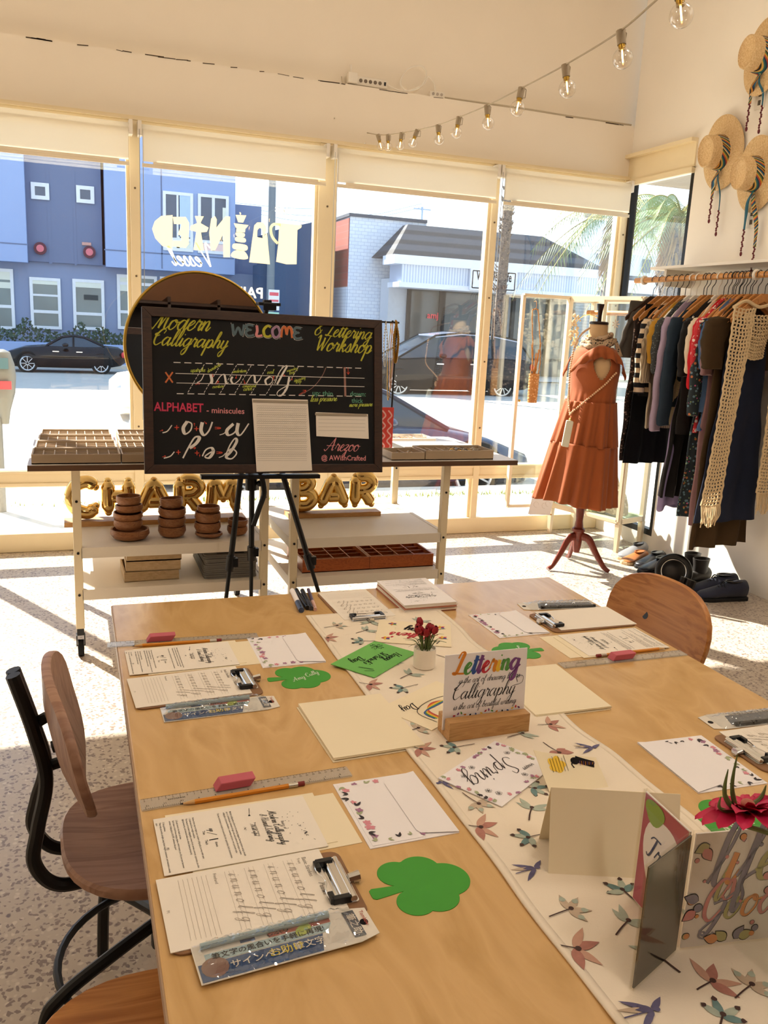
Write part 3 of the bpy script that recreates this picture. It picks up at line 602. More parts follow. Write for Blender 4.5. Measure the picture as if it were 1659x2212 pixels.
MB().span((a[0], 33.9, a[1] + .2), (a[2] + 8, 34, a[1] + .75)).build('white_band', WFR, t, smooth=0)
# --- eave over the side window
struct(MB().span((WX + .15, 3.6, 2.62), (WX + 2.3, 6.15, 2.8)), 'outside_eave', mat('grey_soffit', '#8f897f', .9, var=.15, bmp=.3, bscale=60), smooth=0)
struct(MB().span((WX + 1.4, 3.2, 1.95), (WX + 2.2, 4.9, 2.62)), 'outside_eave_beam', mat('dark_eave', '#5d5f5c', .9), smooth=0)
# --- palms
TRUNK = spotted('palm_trunk_bark', '#6b5f57', [('#40383a', .35, 1), ('#9a8c7c', .25, 1.3)], 9, rough=.9, stretch=(1, 1, 1.6))
def palm(name_lab, base, top, r, fronds=0, L=2.0, seed=1, skirt=False):
    t = thing('palm_tree', name_lab, 'tree', base); rr = random.Random(seed); d = Vector(top) - Vector(base); H = d.length
    mb = MB(); pts = crom([(0, 0, 0), d * .35 + Vector((.05, 0, 0)), d * .7 + Vector((.03, 0, 0)), d], 6); mb.tube(pts, [r * (1.15 - .3 * i / len(pts)) for i in range(len(pts))], 10)
    for k in range(int(H * 26)):
        f = rr.random(); p = d * f; a = rr.uniform(0, 6.28); q = p + Vector((math.cos(a), math.sin(a), 0)) * r * .95
        mb.add([q + Vector((-.05, 0, -.04)), q + Vector((.05, 0, -.04)), q + Vector((math.cos(a) * .1, math.sin(a) * .1, .09))], [(0, 1, 2)])
    mb.build('trunk', TRUNK, t)
    if fronds:
        mb = MB(); mb2 = MB()
        for k in range(fronds):
            a = 6.283 * k / fronds + rr.uniform(-.2, .2); e = rr.uniform(-.3, 1.1); dr = Vector((math.cos(a), math.sin(a), 0)); c = d + Vector((0, 0, .05))
            pts = [c + dr * (L * s_ * math.cos(e) + L * .1 * s_) + Vector((0, 0, L * s_ * math.sin(e) - L * .9 * s_ * s_)) for s_ in [i / 14 for i in range(15)]]
            mb2.tube(pts, [.025 * (1 - i / 17) for i in range(15)], 4)
            for i in range(2, 15):
                for j in range(2):
                    p = pts[i - 1].lerp(pts[i], j / 2); tn = (pts[i] - pts[i - 1]).normalized(); sd_ = tn.cross(Vector((0, 0, 1))).normalized()
                    for sgn in (-1, 1):
                        ll = L * .34 * (1 - abs(i / 15 - .4)) * rr.uniform(.8, 1.1); q = p + sd_ * sgn * ll * .55 + tn * ll * .45 - Vector((0, 0, ll * .55))
                        mb.add([p - tn * .018, p + tn * .018, q], [(0, 1, 2)])
        mb.build('fronds', mat('palm_frond_green', '#7d9460', .6, var=.3, scale=2), t, smooth=0); mb2.build('frond_stems', mat('palm_frond_stem', '#8a8448', .7), t)
    if skirt:
        mb = MB()
        for k in range(260):
            a = rr.uniform(0, 6.28); z = rr.uniform(-1.5, .0) * L * .4; p = d + Vector((math.cos(a) * r, math.sin(a) * r, z)); q = p + Vector((math.cos(a) * .22, math.sin(a) * .22, -rr.uniform(.3, .7)))
            mb.add([p + Vector((.03, 0, 0)), p - Vector((.03, 0, 0)), q], [(0, 1, 2)])
        mb.build('dead_fronds', mat('dry_palm_frond', '#a68a5c', .9, var=.2), t, smooth=0)
b = on_y(1066, 740, 24.2); T_ = on_y(1102, 400, 24.2); palm('bare leaning palm trunk standing in front of the cafe sign', (b.x, 24.2, gz(24.2)), (T_.x, 24.2, T_.z), .155)
b = on_y(1318, 650, 21.5); T_ = on_y(1332, 462, 21.5); palm('bushy palm with a dry brown skirt behind the right front pane', (b.x - .25, 21.5, -.42), (T_.x, 21.5, T_.z), .17, 26, 2.5, 4, True)
b = on_y(1440, 600, 16); T_ = on_y(1470, 470, 16); palm('palm with feathery fronds seen through the side window', (b.x - .2, 16, -.4), (T_.x, 16, T_.z), .22, 26, 1.9, 9, True)
# --- pole, power lines, meter
b = on_y(584, 640, 26.8); t = thing('utility_pole', 'tall grey utility pole carrying a small parking sign', 'pole', (b.x, 26.8, gz(26.8)))
MB().cyl((0, 0, 0), (0, 0, 9.5), .13, .1).build('pole', mat('grey_pole', '#6f7a84', .7), t)
sp = on_y(588, 655, 26.6); sg = MB().box((sp.x - b.x + .06, -.16, sp.z - gz(26.8) + .1), (.34, .02, .62)).build('parking_sign', WFR, t, smooth=0)
MB().box((sp.x - b.x + .06, -.175, sp.z - gz(26.8) + .28), (.28, .01, .1)).box((sp.x - b.x + .06, -.175, sp.z - gz(26.8) + .08), (.28, .01, .06)).build('sign_print', mat('sign_red', '#d6606a', .6), sg, smooth=0)
MB().box((sp.x - b.x + .06, -.16, sp.z - gz(26.8) - .48), (.34, .02, .42)).build('green_sign', mat('sign_green', '#a9d8c4', .6), t, smooth=0)
mb = MB()
for v0, v1 in ((438, 452), (446, 470), (452, 486)): p, q = on_y(507, v0, 45), on_y(720, v1, 45); mb.tube([p, (p + q) / 2 - Vector((0, 0, .1)), q], .015, 4)
for v0, v1 in ((448, 476), (440, 470)): p, q = on_y(735, v1, 45), on_y(911, v0, 45); mb.tube([p, (p + q) / 2 - Vector((0, 0, .15)), q], .015, 4)
p = on_y(911, 470, 45); mb.cyl((p.x, 45, -.4), (p.x, 45, on_y(911, 447, 45).z), .06, n=6); mb.beam((p.x - .5, 45, on_y(911, 452, 45).z), (p.x + .5, 45, on_y(911, 452, 45).z), .06, .06)
tag(mb.build('power_lines', mat('power_line_blue', '#8ea6c4', .7)), 'thin power lines crossing the pale sky above the roofs', 'power line')
pm = on_y(4, 1118, 7.05); pz = -.05 - (7.05 - 5.36) * .059; t = thing('parking_meter', 'grey parking meter on a pole at the left edge of the window', 'meter', (pm.x, 7.05, pz)); hz = on_y(10, 830, 7.05)
GRM = mat('grey_meter_metal', '#85847e', .5, .3); MB().cyl((0, 0, 0), (0, 0, hz.z - pz - .25), .038).build('pole', GRM, t)
hx = hz.x - pm.x - .012; mb = MB().lathe([(.03, -.30), (.045, -.2), (.085, -.06), (.095, .06), (.088, .15), (.06, .24), (.02, .26)], (hx, 0, hz.z - pz), 20, 1, .75); mb.build('meter_head', GRM, t)
MB().box((hx + .0, -.09, hz.z - pz - .0), (.13, .02, .06)).build('red_display', mat('meter_red', '#e0525a', .5), t, smooth=0); MB().box((hx, -.075, hz.z - pz + .16), (.1, .03, .08)).build('meter_screen', mat('meter_screen', '#5f7f88', .2), t, smooth=0)
# --- parked cars
CARB = mat('black_car_paint', '#07090d', .1, var=.05, spec=.35); CARN = mat('navy_car_paint', '#1d2b44', .14, spec=.8); CARW = mat('white_car_paint', '#e8e2d8', .25, spec=.6); CARGL = mat('car_glass', '#2b3a48', .06, spec=.6); TYRE = mat('tyre_rubber', '#131313', .85); RIM = mat('alloy_rim', '#c9ccd0', .3, .6)
SOFT = mat('soft_top_fabric', '#16131a', .8); SIL = mat('painted_sheen', '#aab4cc', .08, spec=.9)  # pale colour stands for sheen on the minivan roof; headlights share it
def car(name, label, loc, rz, st, cab, w, wheels, wr, paint, roofm, spokes=10, rimm=RIM):
    """st: (x, z_low, z_belt, half-width factor); cab: (x, z_roof, half-width factor) ; front at -x"""
    t = thing(name, label, 'car', loc, rz); mb = MB(); rings = []
    for x, z0, z1, k in st:
        hw = w / 2 * k; zm = z0 + (z1 - z0) * .55
        rings.append([Vector(p) for p in ((x, -hw * .9, z0), (x, -hw, z0 + .1), (x, -hw, zm), (x, -hw * .93, z1 - .04), (x, -hw * .84, z1), (x, hw * .84, z1), (x, hw * .93, z1 - .04), (x, hw, zm), (x, hw, z0 + .1), (x, hw * .9, z0))])
    mb.ring(rings); mb.build('body', paint, t, smooth=50)
    mb = MB(); g = MB()
    def belt(x):
        for (xa, _, za, ka), (xb, _, zb_, kb) in zip(st, st[1:]):
            if xa <= x <= xb: f = (x - xa) / (xb - xa); return za + (zb_ - za) * f, ka + (kb - ka) * f
        return st[-1][2], st[-1][3]
    rg = []; rg2 = []
    for x, z, k in cab:
        zb_, kb = belt(x); zb_ -= .03; hw0 = w / 2 * kb * .84; hw1 = w / 2 * k; z = max(z, zb_ + .015); hw1 = hw0 + (hw1 - hw0) * min(1, (z - zb_) / .3)
        rg.append([Vector((x, -hw0, zb_)), Vector((x, -hw1, z)), Vector((x, hw1, z)), Vector((x, hw0, zb_))]); rg2.append([Vector((x, -hw1 - .012, z - .05)), Vector((x, -hw1, z + .012)), Vector((x, hw1, z + .012)), Vector((x, hw1 + .012, z - .05))])
    g.ring(rg); g.build('cabin_glass', CARGL, t, smooth=50)
    n0 = 0; n1 = len(cab) - 1
    mb.ring(rg2[1:-1]); mb.build('roof', roofm, t, smooth=50)
    p = MB()
    for sgn in (-1, 1):
        pts = [rg[i][1 if sgn < 0 else 2] for i in range(len(cab))]; p.tube(pts, .03, 6)
        k = len(cab) // 2; a = rg[k][0 if sgn < 0 else 3]; b = rg[k][1 if sgn < 0 else 2]; p.tube([a, b], .035, 6)
    p.build('pillars', paint, t)
    for x in wheels:
        for sgn in (-1, 1):
            y = sgn * w / 2 * .93; wv = MB().cyl((x, y - sgn * .2, wr), (x, y + sgn * .02, wr), wr, n=28).build('wheel', TYRE, t)
            mb = MB().cyl((x, y + sgn * .0, wr), (x, y + sgn * .026, wr), wr * .22, n=12)
            for i in range(spokes): a = 6.283 * i / spokes; mb.beam((x + math.cos(a) * wr * .1, y + sgn * .026, wr + math.sin(a) * wr * .1), (x + math.cos(a) * wr * .68, y + sgn * .026, wr + math.sin(a) * wr * .68), .02, wr * .13, (0, 1, 0))
            mb.tube([(x + math.cos(6.283 * i / 24) * wr * .68, y + sgn * .022, wr + math.sin(6.283 * i / 24) * wr * .68) for i in range(24)], .022, 5, True); mb.build('rim', rimm, wv, smooth=0)
            MB().tube([(x + math.cos(PI * i / 14) * wr * 1.1, y + sgn * .005, wr + math.sin(PI * i / 14) * wr * 1.1) for i in range(15)], .045, 6).build('wheel_arch', TYRE, t)
    fx, rx = st[0][0], st[-1][0]
    for sgn in (-1, 1):
        MB().ball((fx + .22, sgn * w / 2 * .78, st[1][2] - .16), .13, sc3=(1.2, .7, .6)).build('headlight', SIL, t)
        MB().ball((rx - .12, sgn * w / 2 * .86, st[-2][2] - .2), .1, sc3=(.7, .8, 1)).build('tail_light', mat('tail_light_red', '#c8303c', .3), t)
        bz, bk = belt(cab[1][0]); MB().ball((cab[1][0] + .1, sgn * (w / 2 + .1), bz + .06), .1, sc3=(1, 1.0, .65)).build('side_mirror', paint, t)
        for q in (.34, .66): xd = wheels[0] + (wheels[1] - wheels[0]) * q; MB().box((xd + .1, sgn * (w / 2 + .005), belt(xd)[0] - .16), (.2, .02, .03)).build('door_handle', CHROME, t, smooth=0)
    return t
YC = 27.3; a, b = on_y(8, 780, YC), on_y(272, 780, YC); L = b.x - a.x; k = L / 3.95
t = car('convertible_car', 'black two-seat convertible parked against the blue planter wall', ((a.x + b.x) / 2, YC, gz(YC) - .02), 0,
    [(-1.97, .32, .5, .62), (-1.8, .22, .66, .86), (-1.3, .2, .82, .97), (-.6, .2, .88, 1), (.6, .2, .88, 1), (1.3, .22, .9, 1), (1.75, .3, .86, .88), (1.97, .42, .74, .62)],
    [(-.62, .86, .8), (-.1, 1.16, .64), (.25, 1.21, .62), (.6, 1.17, .62), (1.25, .9, .7)], 1.72, (-1.2, 1.12), .32, CARB, SOFT, 8); t.scale = (k, k, k * 1.04)
YM = 21.2; a, b = on_y(862, 858, YM), on_y(1083, 870, YM); k = (b.x - a.x) / 3.0; t = car('minivan', 'black minivan with silver wheels parked in front of the cafe', ((a.x + b.x) / 2, YM + .9, gz(YM) - .08), R(-1.5),
    [(-2.45, .35, .7, .7), (-2.3, .25, .86, .9), (-1.5, .22, 1.03, .99), (-.8, .22, 1.08, 1), (1.6, .24, 1.12, 1), (2.2, .28, 1.1, .97), (2.5, .4, 1.0, .85)],
    [(-1.55, 1.02, .8), (-.45, 1.66, .7), (.3, 1.76, .7), (1.2, 1.74, .69), (2.0, 1.62, .68), (2.42, 1.1, .74)], 1.9, (-1.5, 1.5), .36, CARB, SIL, 10, WHITE)
t.scale = (k, 1, 1)
t = car('sedan_car', 'dark navy sedan parked at the near curb outside the window', (2.82, 9.35, -.52), R(180),
    [(-2.28, .25, .38, .62), (-2.15, .2, .52, .84), (-1.6, .18, .72, .96), (-.9, .18, .84, 1), (1.3, .2, .9, 1), (1.9, .25, .88, .93), (2.25, .35, .76, .72)],
    [(-1.1, .82, .8), (-.4, 1.2, .62), (.1, 1.36, .6), (.8, 1.36, .6), (1.5, 1.0, .68)], 1.75, (-1.4, 1.38), .32, CARN, CARN, 7)
a = on_y(244, 812, 15.5); t = car('white_car', 'white car passing behind the round mirror and the sedan', (a.x + 2.2, 15.5, gz(15.5)), R(0),
    [(-2.25, .3, .6, .7), (-2.1, .22, .72, .9), (-1.3, .2, .86, 1), (1.3, .2, .92, 1), (1.9, .25, .9, .93), (2.25, .35, .8, .75)],
    [(-1.1, .86, .8), (-.3, 1.3, .64), (.3, 1.42, .62), (.9, 1.4, .62), (1.7, 1.0, .68)], 1.75, (-1.4, 1.38), .32, CARW, CARW, 7)

# ================================================================== THE WORKSHOP TABLE AND CHAIRS
TZ = 0.742
t = thing('work_table', 'long birch plywood work table in the middle of the shop', 'table', (.659, 1.05, 0))
MB().span((-.591, -.95, TZ - .022), (.591, .948, TZ)).build('tabletop', [PLY], t, bevel=.003, smooth=0)
MB().span((-.5905, -.9495, TZ - .021), (-.5925, .9475, TZ - .002)).build('edge_band', mat('pale_table_edge', '#a88c72', .5), t, smooth=0)
for sx in (-1, 1):
    for sy in (-1, 1):
        MB().span((sx * .42 - .025, sy * .78 - .025, 0), (sx * .42 + .025, sy * .78 + .025, TZ - .022)).build('leg', BLACK, t, smooth=0)
MB().span((-.42, -.79, TZ - .07), (.42, -.77, TZ - .022)).span((-.42, .77, TZ - .07), (.42, .79, TZ - .022)).span((-.43, -.78, TZ - .07), (-.41, .78, TZ - .022)).span((.41, -.78, TZ - .07), (.43, .78, TZ - .022)).build('apron', BLACK, t, smooth=0)

def chair(label, loc, rz, wd, back=True):
    """swivel chair on a bent-tube base; local +x is the way the sitter faces"""
    t = thing('swivel_chair' if back else 'swivel_stool', label, 'chair' if back else 'stool', loc, rz, 'plywood swivel chairs at the work table' if back else None)
    out = []
    for i in range(44):
        a = 2 * PI * i / 44; ex = 2.7; c, s_ = math.cos(a), math.sin(a)
        r = (abs(c / .185) ** ex + abs(s_ / .185) ** ex) ** (-1 / ex); out.append((r * c, r * s_))
    mb = MB(); rings = []
    for k, (f, z) in enumerate(((.97, .435), (1.0, .441), (1.0, .452), (.975, .458), (.6, .452), (.25, .449))): rings.append([Vector((x * f, y * f, z + .012 * (x * f / .2) ** 2 - (.02 * max(0, x * f / .2 - .4)))) for x, y in out])
    mb.ring(rings); mb.build('seat', wd, t, smooth=40)
    for y in (-.055, .055): MB().lathe([(.004, .0035), (.009, .0035), (.012, .0), (.012, -.003)], (-.03, y, .455), 14).build('seat_bolt', CHROME, t)
    if back:
        prof = []
        for i in range(40):
            a = 2 * PI * i / 40; c, s_ = math.cos(a), math.sin(a); ex = 2.6; r = (abs(c / .19) ** ex + abs(s_ / .122) ** ex) ** (-1 / ex); prof.append((r * c, r * s_))
        def back(y, z, off): return Vector((-.168 - .22 * z + .035 * (y / .19) ** 2 * 1.0 + off - .02 * math.cos(z * 12), y, .685 + z))
        mb = MB(); rings = []
        for f, off in ((.5, -.008), (.985, -.008), (1.0, -.004), (1.0, .004), (.985, .008), (.5, .008)): rings.append([back(y * f, z * f, off) for y, z in prof])
        mb.ring(rings); mb.build('backrest', wd, t, smooth=40)
        mb = MB()
        for y in (-.06, .06):
            p = back(y, .005, .008); mb.cyl(p - Vector((.016, 0, .004)), p + Vector((.004, 0, .001)), .0105, n=14)
        mb.build('back_bolt', DKSTEEL, t)
        for y in (-.06, .06):
            pts = crom([(-.25, y * .2, .805), (-.222, y * .22, .70), (-.205, y * .45, .61), (-.222, y * .85, .53), (-.23, y, .47), (-.195, y * .95, .418), (-.12, y * .9, .412), (.05, y * .9, .414)], 8)
            MB().tube(pts, .0125, 10).build('back_tube', BLACK, t)
        for z in (.625, .715): p = back(0, z - .685, -.006); MB().cyl((-.215, 0, z - .008), p, .0105, n=10).build('back_bracket', BLACK, t)
    MB().cyl((0, 0, .24), (0, 0, .435), .016, n=14).cyl((0, 0, .2), (0, 0, .30), .026, n=16).box((.0, 0, .425), (.16, .14, .015)).build('column', BLACK, t)
    for k in range(4):
        a = R(203) + k * PI / 2; d = Vector((math.cos(a), math.sin(a), 0)); pts = crom([d * .02 + Vector((0, 0, .255)), d * .12 + Vector((0, 0, .232)), d * .21 + Vector((0, 0, .205)), d * .245 + Vector((0, 0, .165)), d * .26 + Vector((0, 0, .01))], 7)
        MB().tube(pts, .0125, 10).build('leg', BLACK, t)
    MB().tube([(.2 * math.cos(2 * PI * i / 40), .2 * math.sin(2 * PI * i / 40), .185) for i in range(40)], .008, 8, True).build('foot_ring', BLACK, t)
    return t
chair('dark rosy plywood swivel chair tucked under the left side of the table', (.136, 1.50, 0), R(3), OAK)
chair('orange pine swivel seat showing at the bottom left corner of the picture', (.092, .95, 0), R(88), PINE, False)
chair('striped pine swivel chair backrest standing at the right side of the table', (1.25, 1.71, 0), R(183), PINE)

# ------------------------------------------------------------------ table runner with dragonflies
RUN = mat('cream_runner_cloth', '#efe2cf', .85, var=.03, scale=20, bmp=.08, bscale=400, spec=.2)
def rz_(x, y): return TZ + .0022 + .0016 * max(0, math.sin(y * 23 + 2.2 * math.sin(x * 9)) * math.sin(y * 5.1 + x * 3)) ** 2
RX0, RX1, RY0, RY1 = .4925, .821, .12, 1.822
def runner(u, v):
    y = RY0 + (RY1 - RY0) * v; e = .003 * math.sin(y * 15) + .002 * math.sin(y * 31)
    x = RX0 + e * .4 + (RX1 - RX0 + e) * u; return Vector((x, y, rz_(x, y)))
mb = MB().grid(runner, 30, 160); rn = mb.build('table_runner', RUN, smooth=80, solid=.0022)
tag(rn, 'cream cloth runner printed with dragonflies along the middle of the table', 'table runner')
mb = MB()
for e0 in (.0, .965):
    mb.grid(lambda u, v: runner(e0 + u * .035, v) + Vector((0, 0, .0011)), 3, 160)
mb.build('hem', RUN, rn, smooth=80, solid=.0006)
DFM = [mat('dragonfly_rust', '#b07a6e', .85, var=.25, scale=120), mat('dragonfly_sage', '#aab4a6', .85, var=.25, scale=120), mat('dragonfly_navy', '#646082', .85, var=.35, scale=90), mat('dragonfly_tan', '#c4b09a', .85, var=.2, scale=90), mat('dragonfly_dark', '#4a3430', .85), mat('dragonfly_teal', '#6d8a8a', .85, var=.3, scale=90), mat('dragonfly_pale', '#c79c88', .85, var=.15, scale=90)]
mb = MB()
def dfly(px, py, kind, rot, s_=1.0, z=None):
    p = on_z(px, py, TZ + .004) if z is None else None
    a = {'r': (0, 6, 4), 't': (5, 1, 4), 's': (1, 1, 4), 'n': (2, 3, 2), 'b': (3, 1, 4), 'h': (0, 0, 4)}[kind]; L = .029 * s_; fr = (Vector((p.x, p.y, rz_(p.x, p.y) + .0018)), Vector((1, 0, 0)), Vector((0, 1, 0)), Vector((0, 0, 1)))
    sp = {'r': ((.55, a[0], 1.0, .011), (1.3, a[1], 1.15, .009), (-.55, a[1], 1.1, .009), (-1.25, a[0], 1.0, .011)), 'h': ((.9, a[0], .85, .016), (1.6, a[0], .6, .012), (-.9, a[0], .85, .016), (-1.6, a[0], .6, .012)),
          't': ((.5, a[0], 1.0, .009), (1.25, a[1], .85, .009), (-.5, a[1], 1.0, .009), (-1.25, a[0], .85, .009)), 's': ((.75, 1, 1.1, .009), (1.2, 1, .9, .008), (-.75, 1, 1.1, .009), (-1.2, 1, .9, .008)),
          'n': ((2.5, 2, 1.05, .006), (2.85, 3, 1.15, .006), (-2.5, 2, 1.05, .006), (.6, 2, .7, .006)), 'b': ((.45, 3, 1.0, .009), (1.3, 3, .95, .009), (-.5, 3, 1.0, .009), (-1.3, 3, .95, .009))}[kind]
    cl = lambda polys: [([(min(max(x, RX0 + .004 - p.x), RX1 - .004 - p.x), y) for x, y in vs], fs) for vs, fs in polys]
    for w_, m, f, wd in sp:
        mb.mi(m).flat(cl(petal2d(0, 0, L * f, wd * s_ * .54, rot + w_)), fr)
        if kind == 'b': mb.mi(1).flat(petal2d(math.cos(rot + w_) * L * f * .5, math.sin(rot + w_) * L * f * .5, L * f * .35, wd * s_ * .45, rot + w_), fr, .0003)
        if kind == 'n': mb.mi(2).flat(petal2d(0, 0, L * f * .5, wd * s_ * .5, rot + w_), fr, .0003)
        if kind == 't': mb.mi(4).flat(petal2d(math.cos(rot + w_) * L * f * .72, math.sin(rot + w_) * L * f * .72, L * f * .25, wd * s_ * .36, rot + w_), fr, .0003)
    c, s2 = math.cos(rot + PI), math.sin(rot + PI); mb.mi(a[2])
    bl_ = .75 if kind == 'r' else 1.1; mb.flat(cl([stroke2d([(L * .12 * c * -1, L * .12 * s2 * -1), (0, 0), (c * L * .5, s2 * L * .5), (c * L * bl_ + .002, s2 * L * bl_)], .0024 * s_, .0015 * s_)]), fr, .0005).flat(disc2d(-c * L * .14, -s2 * L * .14, .0032 * s_), fr, .0006)
for q in ((705, 1378, 'r', -.5), (725, 1352, 'b', 0.2), (783, 1385, 't', 2.9), (797, 1478, 'r', -.6), (872, 1486, 't', 3.4), (800, 1343, 's', -2.0), (905, 1342, 's', 0.7), (790, 1362, 's', 0.4), (975, 1424, 's', -.9, 1.2), (885, 1457, 's', .5),
          (900, 1575, 'b', .3), (986, 1614, 't', 3.2), (1185, 1565, 'r', -.2), (1204, 1624, 'h', -1.3, 1.1), (1280, 1617, 'n', -.2), (1125, 1587, 's', .2), (905, 1617, 'r', -.8), (1030, 1734, 'b', -1.2), (1150, 1702, 't', -.6), (1148, 1748, 's', .9), (1032, 1786, 'r', -.5, 1.1), (1146, 1808, 't', 3.2),
          (1156, 1876, 'n', .1), (1228, 1965, 'b', .15), (1349, 1926, 't', 1.7), (1354, 1992, 's', .5), (1240, 2048, 'r', -.55, 1.15), (1410, 2185, 'n', .0, 1.15), (1534, 2122, 'r', .2, 1.1), (1620, 2130, 'b', .3), (840, 1430, 's', .3), (955, 1690, 'n', 2.6, .8), (1500, 1990, 's', .4), (1600, 1990, 't', .4), (1310, 1800, 'n', .2), (1260, 1750, 's', .7), (1420, 2060, 's', 1.7), (1560, 2200, 't', .7)):
    dfly(*q)
mb.build('dragonfly_print', DFM, rn, smooth=0)

# ------------------------------------------------------------------ place settings
RULERM = glass('clear_ruler_plastic', (.95, .95, .93), .08, .5, .02, .28, .2); PENCILY = mat('yellow_pencil_paint', '#d98a26', .35); ERASERP = mat('pink_eraser', '#c4606c', .7, var=.06, scale=30); GRN = mat('shamrock_green_card', '#3f9a2e', .6, var=.05, scale=30); GRNL = mat('light_green_card', '#6fb858', .7, var=.03)
FERR = mat('pencil_ferrule', '#c9c2b4', .3, .7); RAWW = mat('sharpened_wood', '#d6ac74', .7)
FILM = glass('crinkled_clear_film', (.95, .96, .97), .10, .7, .05); PKBLUE = mat('package_blue', '#33507c', .5, var=.3, scale=60); PKLT = mat('package_pale_blue', '#a9c0c6', .5, var=.2, scale=60); PKWHITE = mat('package_white', '#e4dcd0', .5, var=.1, scale=60); PKRED = mat('package_red', '#b0564a', .5); PKGRN = mat('package_lime', '#a8b84e', .5)
PINKF = [mat('print_pink', '#d9909c', .85, var=.2, scale=90), mat('print_mauve', '#a97a98', .85, var=.2, scale=90), mat('print_sage', '#a9b08c', .85, var=.2, scale=90), mat('print_black', '#3b3437', .85)]
rr = random.Random(11)
def item(name, label, cat, x, y, rz, group=None, z=TZ): return thing(name, label, cat, (x, y, z), rz, group)
def sheet(mb, w, h, z0, z1, dx=0, dy=0, rot=0.0): return mb.prism([(dx + x * math.cos(rot) - y * math.sin(rot), dy + x * math.sin(rot) + y * math.cos(rot)) for x, y in ((-w / 2, -h / 2), (w / 2, -h / 2), (w / 2, h / 2), (-w / 2, h / 2))], z0, z1)
BODY = ["Modern calligraphy is the art of creating elegant, flowing letters using a brush\npen or pointed pen. Instead of rigid rules and uniform old scripts, modern\ncalligraphy embraces freedom, creativity, and your own personal style.",
        "The key technique is simple but powerful: thin upstrokes, thick downstrokes.", "Follow these tips to begin your modern calligraphy journey with ease:\n1 Understand how weight variation.\nThe beauty of modern calligraphy comes from stroke contrast: upstrokes are thin\n(light pressure), and downstrokes are thick (heavy pressure).",
        "2 Break letters into basic strokes.\nEach letter is built from simple shapes, which means you lift your pen between\nstrokes. Calligraphy is SLOW, embrace the pace!", "3 Use guidelines.\nThey help you write straight, keep letter heights consistent, and maintain a steady\nslant."]
_bk = []
def booklet_ink(w, h):
    if not _bk:
        p = []; p += move2d(text2d('Basics of', .0055), 0, h * .29); s_, W = script('Modern Calligraphy', width=.082, thick=.16, thin=.1); p += move2d(s_, -.039, h * .225); s_, W = script('& Hand Lettering', width=.066, thick=.16, thin=.1); p += move2d(s_, -.034, h * .165)
        p += move2d(text2d('Prepared by Arezoo', .004), 0, h * .115); s_, W = script('AWishCrafted', width=.028, thick=.2, thin=.1); p += move2d(s_, -.014, h * .085); p += disc2d(-.035, h * .1, .0015) + line2d(-.035, h * .1, -.052, h * .115, .0006); p += move2d(script('~', h=.006)[0], -.01, h * .03)
        y = h * .0
        for k, b in enumerate(BODY):
            n = b.count('\n') + 1; tt = text2d(b, .0036, 'LEFT', bold=.004, line=1.25); p += move2d(tt, -w * .41, y - n * .0024, sx=.94); y -= n * .0048 + .003
            if k == 1:
                s_, W = script('up', h=.004); p += move2d(s_, -.02, y - .012); p += line2d(-.012, y - .016, -.003, y - .004, .0007) + line2d(.006, y - .016, .006, y - .004, .0018) + move2d(text2d('Thin', .005), -.012, y - .02) + move2d(text2d('Thick', .005), .01, y - .02) + move2d(text2d('down', .005), .018, y - .008); y -= .026
        p += move2d(text2d('P3', .005), .01, -h * .45)
        for k in range(22): p += disc2d(rr.uniform(-.03, .045), h * rr.uniform(.30, .44), .0006)
        p += move2d(script('~', h=.01)[0], .02, h * .38)
        _bk.append(p)
    return _bk[0]
def booklet(label, x, y, rz, w=.127, h=.211, extra=.04):
    t = item('instruction_booklet', label, 'booklet', x, y, rz, 'printed instruction booklets')
    sheet(MB(), w, h + .012, 0, .0008, .004, extra, .01).build('backing_card', CARD, t, smooth=0); sheet(MB(), w * .98, h, .0008, .0016, -.007, extra * .4, -.008).build('inner_page', CARD, t, smooth=0)
    pg = sheet(MB(), w, h, .0018, .0026, 0, 0).build('front_page', PAPER, t, smooth=0); MB().flat(booklet_ink(w, h), FLAT, .0029).build('printed_text', INK, pg, smooth=0)
    return t
def practice_ink(w, h):
    p, f = [], []
    p += move2d(text2d('Basic Strokes', .0075, 'LEFT'), -w * .42, h * .38) + move2d(text2d('Trace', .005, 'LEFT'), -w * .42, h * .345); p += move2d(script('Practice', width=.024)[0], -.0, h * .40)
    for r in range(4):
        y = h * (.27 - .12 * r)
        for k in range(3): f += line2d(-w * .42, y - .004 + k * .0055, w * .42, y - .004 + k * .0055, .0003)
        f += move2d(script('inunolfg', width=w * .74, thick=.12, thin=.08, track=.75)[0], -w * .38, y)
    p += move2d(text2d('Freehand', .0055, 'LEFT'), -w * .42, h * -.17)
    for r in range(7): f += line2d(-w * .42, h * (-.22 - .027 * r), w * .42, h * (-.22 - .027 * r), .0004)
    p += move2d(text2d('P1', .005), .0, -h * .47); return p, f
_pi = []
